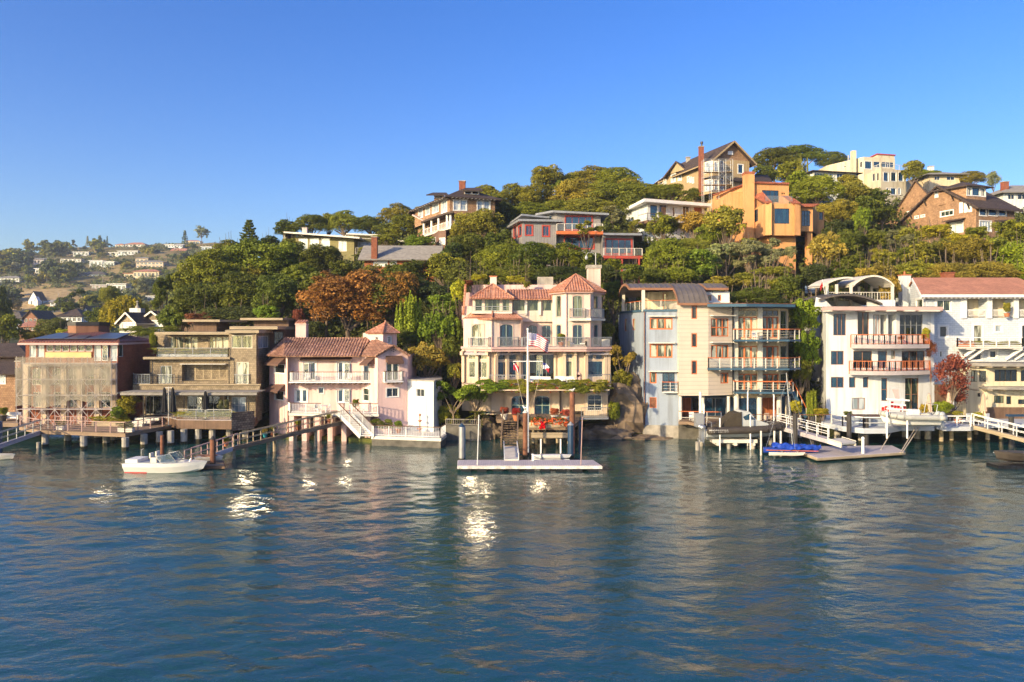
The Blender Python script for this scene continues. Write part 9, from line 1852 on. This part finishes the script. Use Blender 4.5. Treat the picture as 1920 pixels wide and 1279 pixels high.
mb = MB(); mb.bar((-.9, -1.05, .3), (-.9, 1.05, .3), .09); mb.bar((.4, -1.05, .3), (.4, 1.05, .3), .09); each_local('crossbeam', mb, 'steel', t); mb = MB(); mb.cyl((.2, 0, .5), (-.35, 0, 7.2), .045, .03); addmesh('mast', mb.v, mb.f, 'steel', t); mb = MB()
for q in ((-2.1, 0, .5), (1.9, 0, .6), (.2, -.9, .5), (.2, .9, .5)): mb.cyl((-.3, 0, 6.6), q, .012, n=4)
each_local('stay', mb, 'steel', t); mb = MB(); mb.box(-2.2, 2.25, -.57, -.55, .32, .38); addmesh('stripe', mb.v, mb.f, 'orange', t)
mb = MB()
for px in (1427, 1452, 1464): mb.cyl((X(px, 67.5), 67.5, -1), (X(px, 67.5), 67.5, Z(808, 67.5)), .09, n=8)
t = thing('boat_cradle', 'white posts of the floating cradle carrying the blue-covered trimaran', 'cradle', (X(1448, 67.5), 67.5, 0)); each('post', mb, 'offwhite', t)
# white docks before the white house
WD = dict(h=1.0, post=1.7, mid=(.5,), m='white', pw=.1, rw=.1)
deckthing('deck', 'white-railed octagonal deck with dark hot tub on stout piles before the white house', [P2(1558, 74.6), P2(1580, 72.6), P2(1619, 71.0), P2(1662, 71.0), P2(1690, 73), P2(1752, 73), P2(1752, 79.6), P2(1540, 79.6), P2(1540, 76)], 2.0, .5, 'whitedeck', 'deck', [(1570, 828), (1615, 832), (1697, 826), (1720, 826), (1740, 828), (1661, 824)], 'concrete', .3, rails=[[P2(1559, 74.8), P2(1580, 72.8), P2(1619, 71.2), P2(1661, 71.2)]], rk=WD)
x = X(1630, 74); t = thing('hot_tub', 'square hot tub with dark cover sunk into the white-railed deck', 'hot tub', (x, 74, 2.0)); mb = MB(); mb.box(x-1.3, x+1.7, 73, 75.4, 2.0, 2.75); mb.build('tub', 'greywall', t); mb = MB(); mb.box(x-1.4, x+1.8, 72.9, 75.5, 2.75, 2.85); mb.build('cover', 'browncloth', t)
deckthing('deck', 'rounded white-railed deck with loungers and parasols before the red maple', [P2(1752, 74), P2(1768, 72.2), P2(1820, 72.2), P2(1860, 74.4), P2(1960, 74.6), P2(1960, 79.6), P2(1752, 79.6)], 2.0, .4, 'whitedeck', 'deck', [(1765, 832), (1784, 830), (1818, 832), (1852, 828), (1877, 826), (1830, 822), (1900, 824)], 'palewood', .2, rails=[[P2(1752, 74), P2(1768, 72.4), P2(1820, 72.4)]], rk=WD)
gangway('gangway', 'white gangway sloping down toward the picture edge from the rounded deck', [P3(1826, 798, 72), P3(1935, 826, 67)], 1.5, 'palewood', 'white', RW, side=(.4, .9, 0)); pile(1896, 780, 838, .24, 'darkmetal', 'dark pile beside the white gangway near the picture edge'); mb = MB(); mb.box(X(1888, 70), X(1960, 70), 69.8, 70.2, Z(781, 70), Z(777, 70)); one('beam', mb, 'navy', 'dark horizontal beam reaching out of frame from the pile', 'beam')
# white inflatable on davits
e = 71.0; t = rib(1707, e, Z(803, e)+.2, 5.6, 2.2, .24, 'gelcoat', 'rubberlight', 'pale grey inflatable tender with twin outboards hanging over the water at the deck edge', math.radians(184))
mb = MB(); mb.box(-.7, 0, -.35, .35, .8, 1.6); addmesh('console', mb.v, mb.f, 'white', t); mb = MB(); mb.box(-1.5, -.9, -.4, .4, .8, 1.2); addmesh('seat', mb.v, mb.f, 'offwhite', t); mb = MB(); mb.tube([(-1.9, -.9, 1), (-2.1, -.9, 2.1), (-2.1, .9, 2.1), (-1.9, .9, 1)], .035, 6); addmesh('arch', mb.v, mb.f, 'steel', t)
for s in (-.32, .32): outboard(t, -2.95, s, .75, cm='greyfrp')
t = thing('davit', 'white lifting frame with rails holding the pale inflatable tender', 'davit', (X(1680, 72.5), 72.5, 2.0)); mb = MB()
for px in (1662, 1700): mb.cyl((X(px, 70.0), 69.9, -.0 if px < 1 else 1.2), (X(px, 70.0), 69.9, Z(772, 70)), .08, n=8)
for py in (748, 757, 766, 776): mb.bar(P3(1662, py, 73), P3(1705 if py != 757 else 1698, py+3, 73), .12, .16)
for px in (1668, 1692): mb.bar(P3(px, 747, 73.1), (X(px, 73.1), 73.1, 2.0), .09)
each('bar', mb, 'white', t)
mb = MB(); r = random.Random(4)
for k in range(8): x = X(1655+k*5.8, 73.6); q = 3.5+r.uniform(-.3, .3); mb.box(x-.11, x+.11, 73.5, 73.6, q, q+r.uniform(.4, .6))
for i, o in enumerate(each('life_vest', mb, 'redcloth', thing('vest_rack', 'row of bright red life vests drying on the rail beside the white house', 'life vests', (X(1676, 73.6), 73.6, 2.0)))): pass
mb = MB(); a, b = P3(1673, 730, 76.5), P3(1685, 730, 76.5); mb.slab([a, b, (b.x-.15, 76, b.z-1.1), (a.x+.15, 76, a.z-1.1)], .04); one('beach_towel', mb, 'pinktrim', 'pink striped towel hanging by the white house door', 'towel')
for px, e, ty, lab in ((1742, 76, 738, 'folded tan parasol nearest the white house corner'), (1779, 76.5, 735, 'folded cream parasol beside the round planter'), (1844, 76.8, 737, 'folded tan parasol in front of the cream house')): parasol(px, e, 2.0, ty, 'tancloth', lab, pm='brownwall')
pot(1767, 0, 76.2, .75, .8, 'darkmetal', G['lime'], 'large dark barrel planter with round lime green shrub', 2.0, .75); pot(1732, 0, 76, .3, .5, 'darkmetal', (.4, .3, .02), 'pot of tall yellow flowers beside the tan parasol', 2.0, .8); pot(1833, 0, 74.5, .4, .4, 'darkmetal', G['yellow'], 'low pot of yellow-green foliage between the loungers', 2.0, .45); pot(1796, 0, 75, .35, .4, 'clay', G['olive'], 'clay pot behind the deck railing', 2.0, .5)
pot(1590, 0, 76.5, .35, .45, 'darkmetal', G['dark'], 'dark shrub in a pot near the french doors', 2.0, .35); pot(1690, 645, 78.2, .3, .45, 'white', (.5, .45, .4), 'white pot on the upper orange-railed balcony', Z(646, 77.4), .25); pot(1736, 645, 79, .3, .4, 'clay', G['yellow'], 'yellow-green plant at the end of the upper orange balcony', Z(646, 77.4), .8)
for k, (px, lab) in enumerate(((1806, 'white deck lounger closest to the barrel planter'), (1822, 'white deck lounger in the middle'), (1858, 'white deck lounger beyond the yellow-green pot'))):
 t = thing('deck_lounger', lab, 'lounger', (X(px, 74.6), 74.6, 2.0), 'loungers on the rounded deck', .5);
 for nm, b_ in (('seat', (-.3, .3, -.9, .3, .3, .36)), ('backrest', (-.3, .3, .3, .36, .34, 1.0)), ('leg', (-.3, -.25, -.85, -.8, 0, .3)), ('leg', (.25, .3, -.85, -.8, 0, .3)), ('leg', (-.3, -.25, .2, .25, 0, .3)), ('leg', (.25, .3, .2, .25, 0, .3))): mb = MB(); mb.box(*b_); addmesh(nm, mb.v, mb.f, 'white', t)
t = thing('fence', 'weathered timber fence on the deck in front of the cream house', 'fence', (X(1880, 79), 79, 2.0)); mb = MB(); mb.box(X(1848, 78.9), X(1960, 78.9), 78.85, 78.95, 2.0, 3.2); mb.build('fence_panel', 'fencewood', t)
mb = MB(); mb.box(X(1754, 78), X(1776, 78), 78, 78.2, 2.0, Z(721, 78)); one('gate', mb, 'fencewood', 'tall timber gate between the white house and the maple', 'gate')
# black runabout at the edge
e = 62.5; t = thing('watercraft', 'dark covered runabout with white lines on a black modular float at the picture edge', 'boat', (X(1918, e), e, .3), None, math.pi); hull('hull', 4.4, 1.8, .8, 'rubber', t, .2); mb = MB(); mb.box(-1.5, 1.9, -.915, -.9, .62, .68); mb.box(-1.2, 1.5, -.915, -.9, .5, .54); each_local('stripe', mb, 'white', t)
mb = MB()
for k in range(9): x = X(1868, 61.5)+k*.5; mb.box(x, x+.46, 61.2, 62.8, -.15, .22)
each('float_cube', mb, 'blackmetal', thing('modular_float', 'row of black plastic float cubes at the picture edge', 'float', (X(1890, 61.5), 61.5, 0)))
# balcony furniture, apartment house
for (px, e, z, m, rz, lab) in ((1416, 77.4, Z(637, 76.3), 'white', .3, 'white chair on the top balcony of the apartment house'), (1436, 77.4, Z(637, 76.3), 'darkmetal', -.4, 'dark chair on the top balcony of the apartment house'), (1486, 77.6, Z(637, 76.3), 'darkmetal', .8, 'dark chair at the outer end of the top balcony'), (1482, 77.6, Z(690.5, 76.5), 'darkmetal', .5, 'dark chair at the outer end of the middle balcony'), (1298, 77.4, 2.0, 'white', .2, 'white chair on the apartment house deck'), (1440, 76.4, 2.0, 'tancloth', .3, 'tan cushioned armchair under the apartment house balconies')): seat(X(px, e), e, z, .5, .5, rz, m, lab, slim=m != 'tancloth')
table(1427, 77.3, Z(637, 76.3), .8, .6, .72, 'darkmetal', 'small table between the top balcony chairs'); table(605, 77, Z(775, 77)+.1, 1.0, .8, .72, 'white', 'white table on the pink house terrace')
for px, rz, lab in ((596, 1.2, 'white chair facing the table on the pink terrace'), (615, -1.2, 'white chair at the other side of the pink terrace table'), (570, 0, 'white chair on the long pink house balcony below the first arched door'), (650, 0, 'white chair on the long pink house balcony below the second arched door')): seat(X(px, 77), 77 if px in (596, 615) else 78.2, Z(775, 77)+.1 if px in (596, 615) else Z(716, 77.7), .5, .5, rz, 'white', lab, slim=True)
pot(667, 0, 76.6, .28, .4, 'clay', G['mid'], 'potted plant beside the stair head of the pink house', Z(775, 77)+.1, .6); plantbox(700, 735, 75.5, .95, .5, 'pinkwall', G['mid'], 'green shrubs in a raised bed on the pink house patio', .9, .9); pot(747, 0, 75.5, .3, .4, 'clay', G['bright'], 'small green shrub on the pink house patio', .95, .5)
x = X(788, 76.2); t = thing('wall_fountain', 'three-tiered wall fountain on the white annex', 'fountain', (x, 75.9, .95)); mb = MB()
for r_, z in ((.3, 1.2), (.22, 2.0), (.15, 2.6)): mb.lathe((x, 75.9, z), [(.05, 0), (r_, .12), (r_, .18), (.05, .2)], 12)
each('basin', mb, 'clay', t); mb = MB(); mb.cyl((x, 75.9, .95), (x, 75.9, 2.9), .05); mb.build('stem', 'clay', t)
plantbox(1795, 1825, 81.5, Z(650, 82), .3, 'clay', (.5, .16, .05), 'terracotta planters with red flowers on the white bracketed balcony', .35, .35); plantbox(1830, 1912, 81.6, Z(650, 82), .2, 'offwhite', G['olive'], 'low pots of greenery along the white bracketed balcony', .4, .3); pot(1888, 0, 82.2, .3, .4, 'clay', G['olive'], 'standing plant inside the column loggia', Z(596, 83)+.1, .7)
x = X(1542, 84); t = thing('flag', 'small striped flag on a slanted staff at the roof pavilion', 'flag', (x, 84, Z(553, 84))); mb = MB(); mb.cyl((x+.3, 84, Z(553, 84)), (x, 84, Z(524, 84)), .03); mb.build('staff', 'white', t); mb = MB(); mb.slab([(x, 84, Z(528, 84)), (x+.05, 84, Z(536, 84)), (x-.25, 83.9, Z(546, 84)), (x-.3, 83.9, Z(537, 84))], .02); mb.build('cloth', 'redlight', t)

# ---- the thin evening haze
def haze():
 m = bpy.data.materials.new('haze'); m.use_nodes = True; t = m.node_tree; t.nodes.remove(t.nodes['Principled BSDF']); v = t.nodes.new('ShaderNodeVolumePrincipled'); v.inputs['Color'].default_value = (.75, .85, 1, 1); v.inputs['Density'].default_value = HAZE; v.inputs['Anisotropy'].default_value = .2
 t.links.new(v.outputs[0], t.nodes['Material Output'].inputs['Volume']); mb = MB(); mb.box(-3100, 3100, -4100, 2600, -4, 118); o = mb.build('haze', m); tag(o, 'thin bluish haze over the bay and hills', 'haze', kind='stuff')
HAZE = .00024
haze()
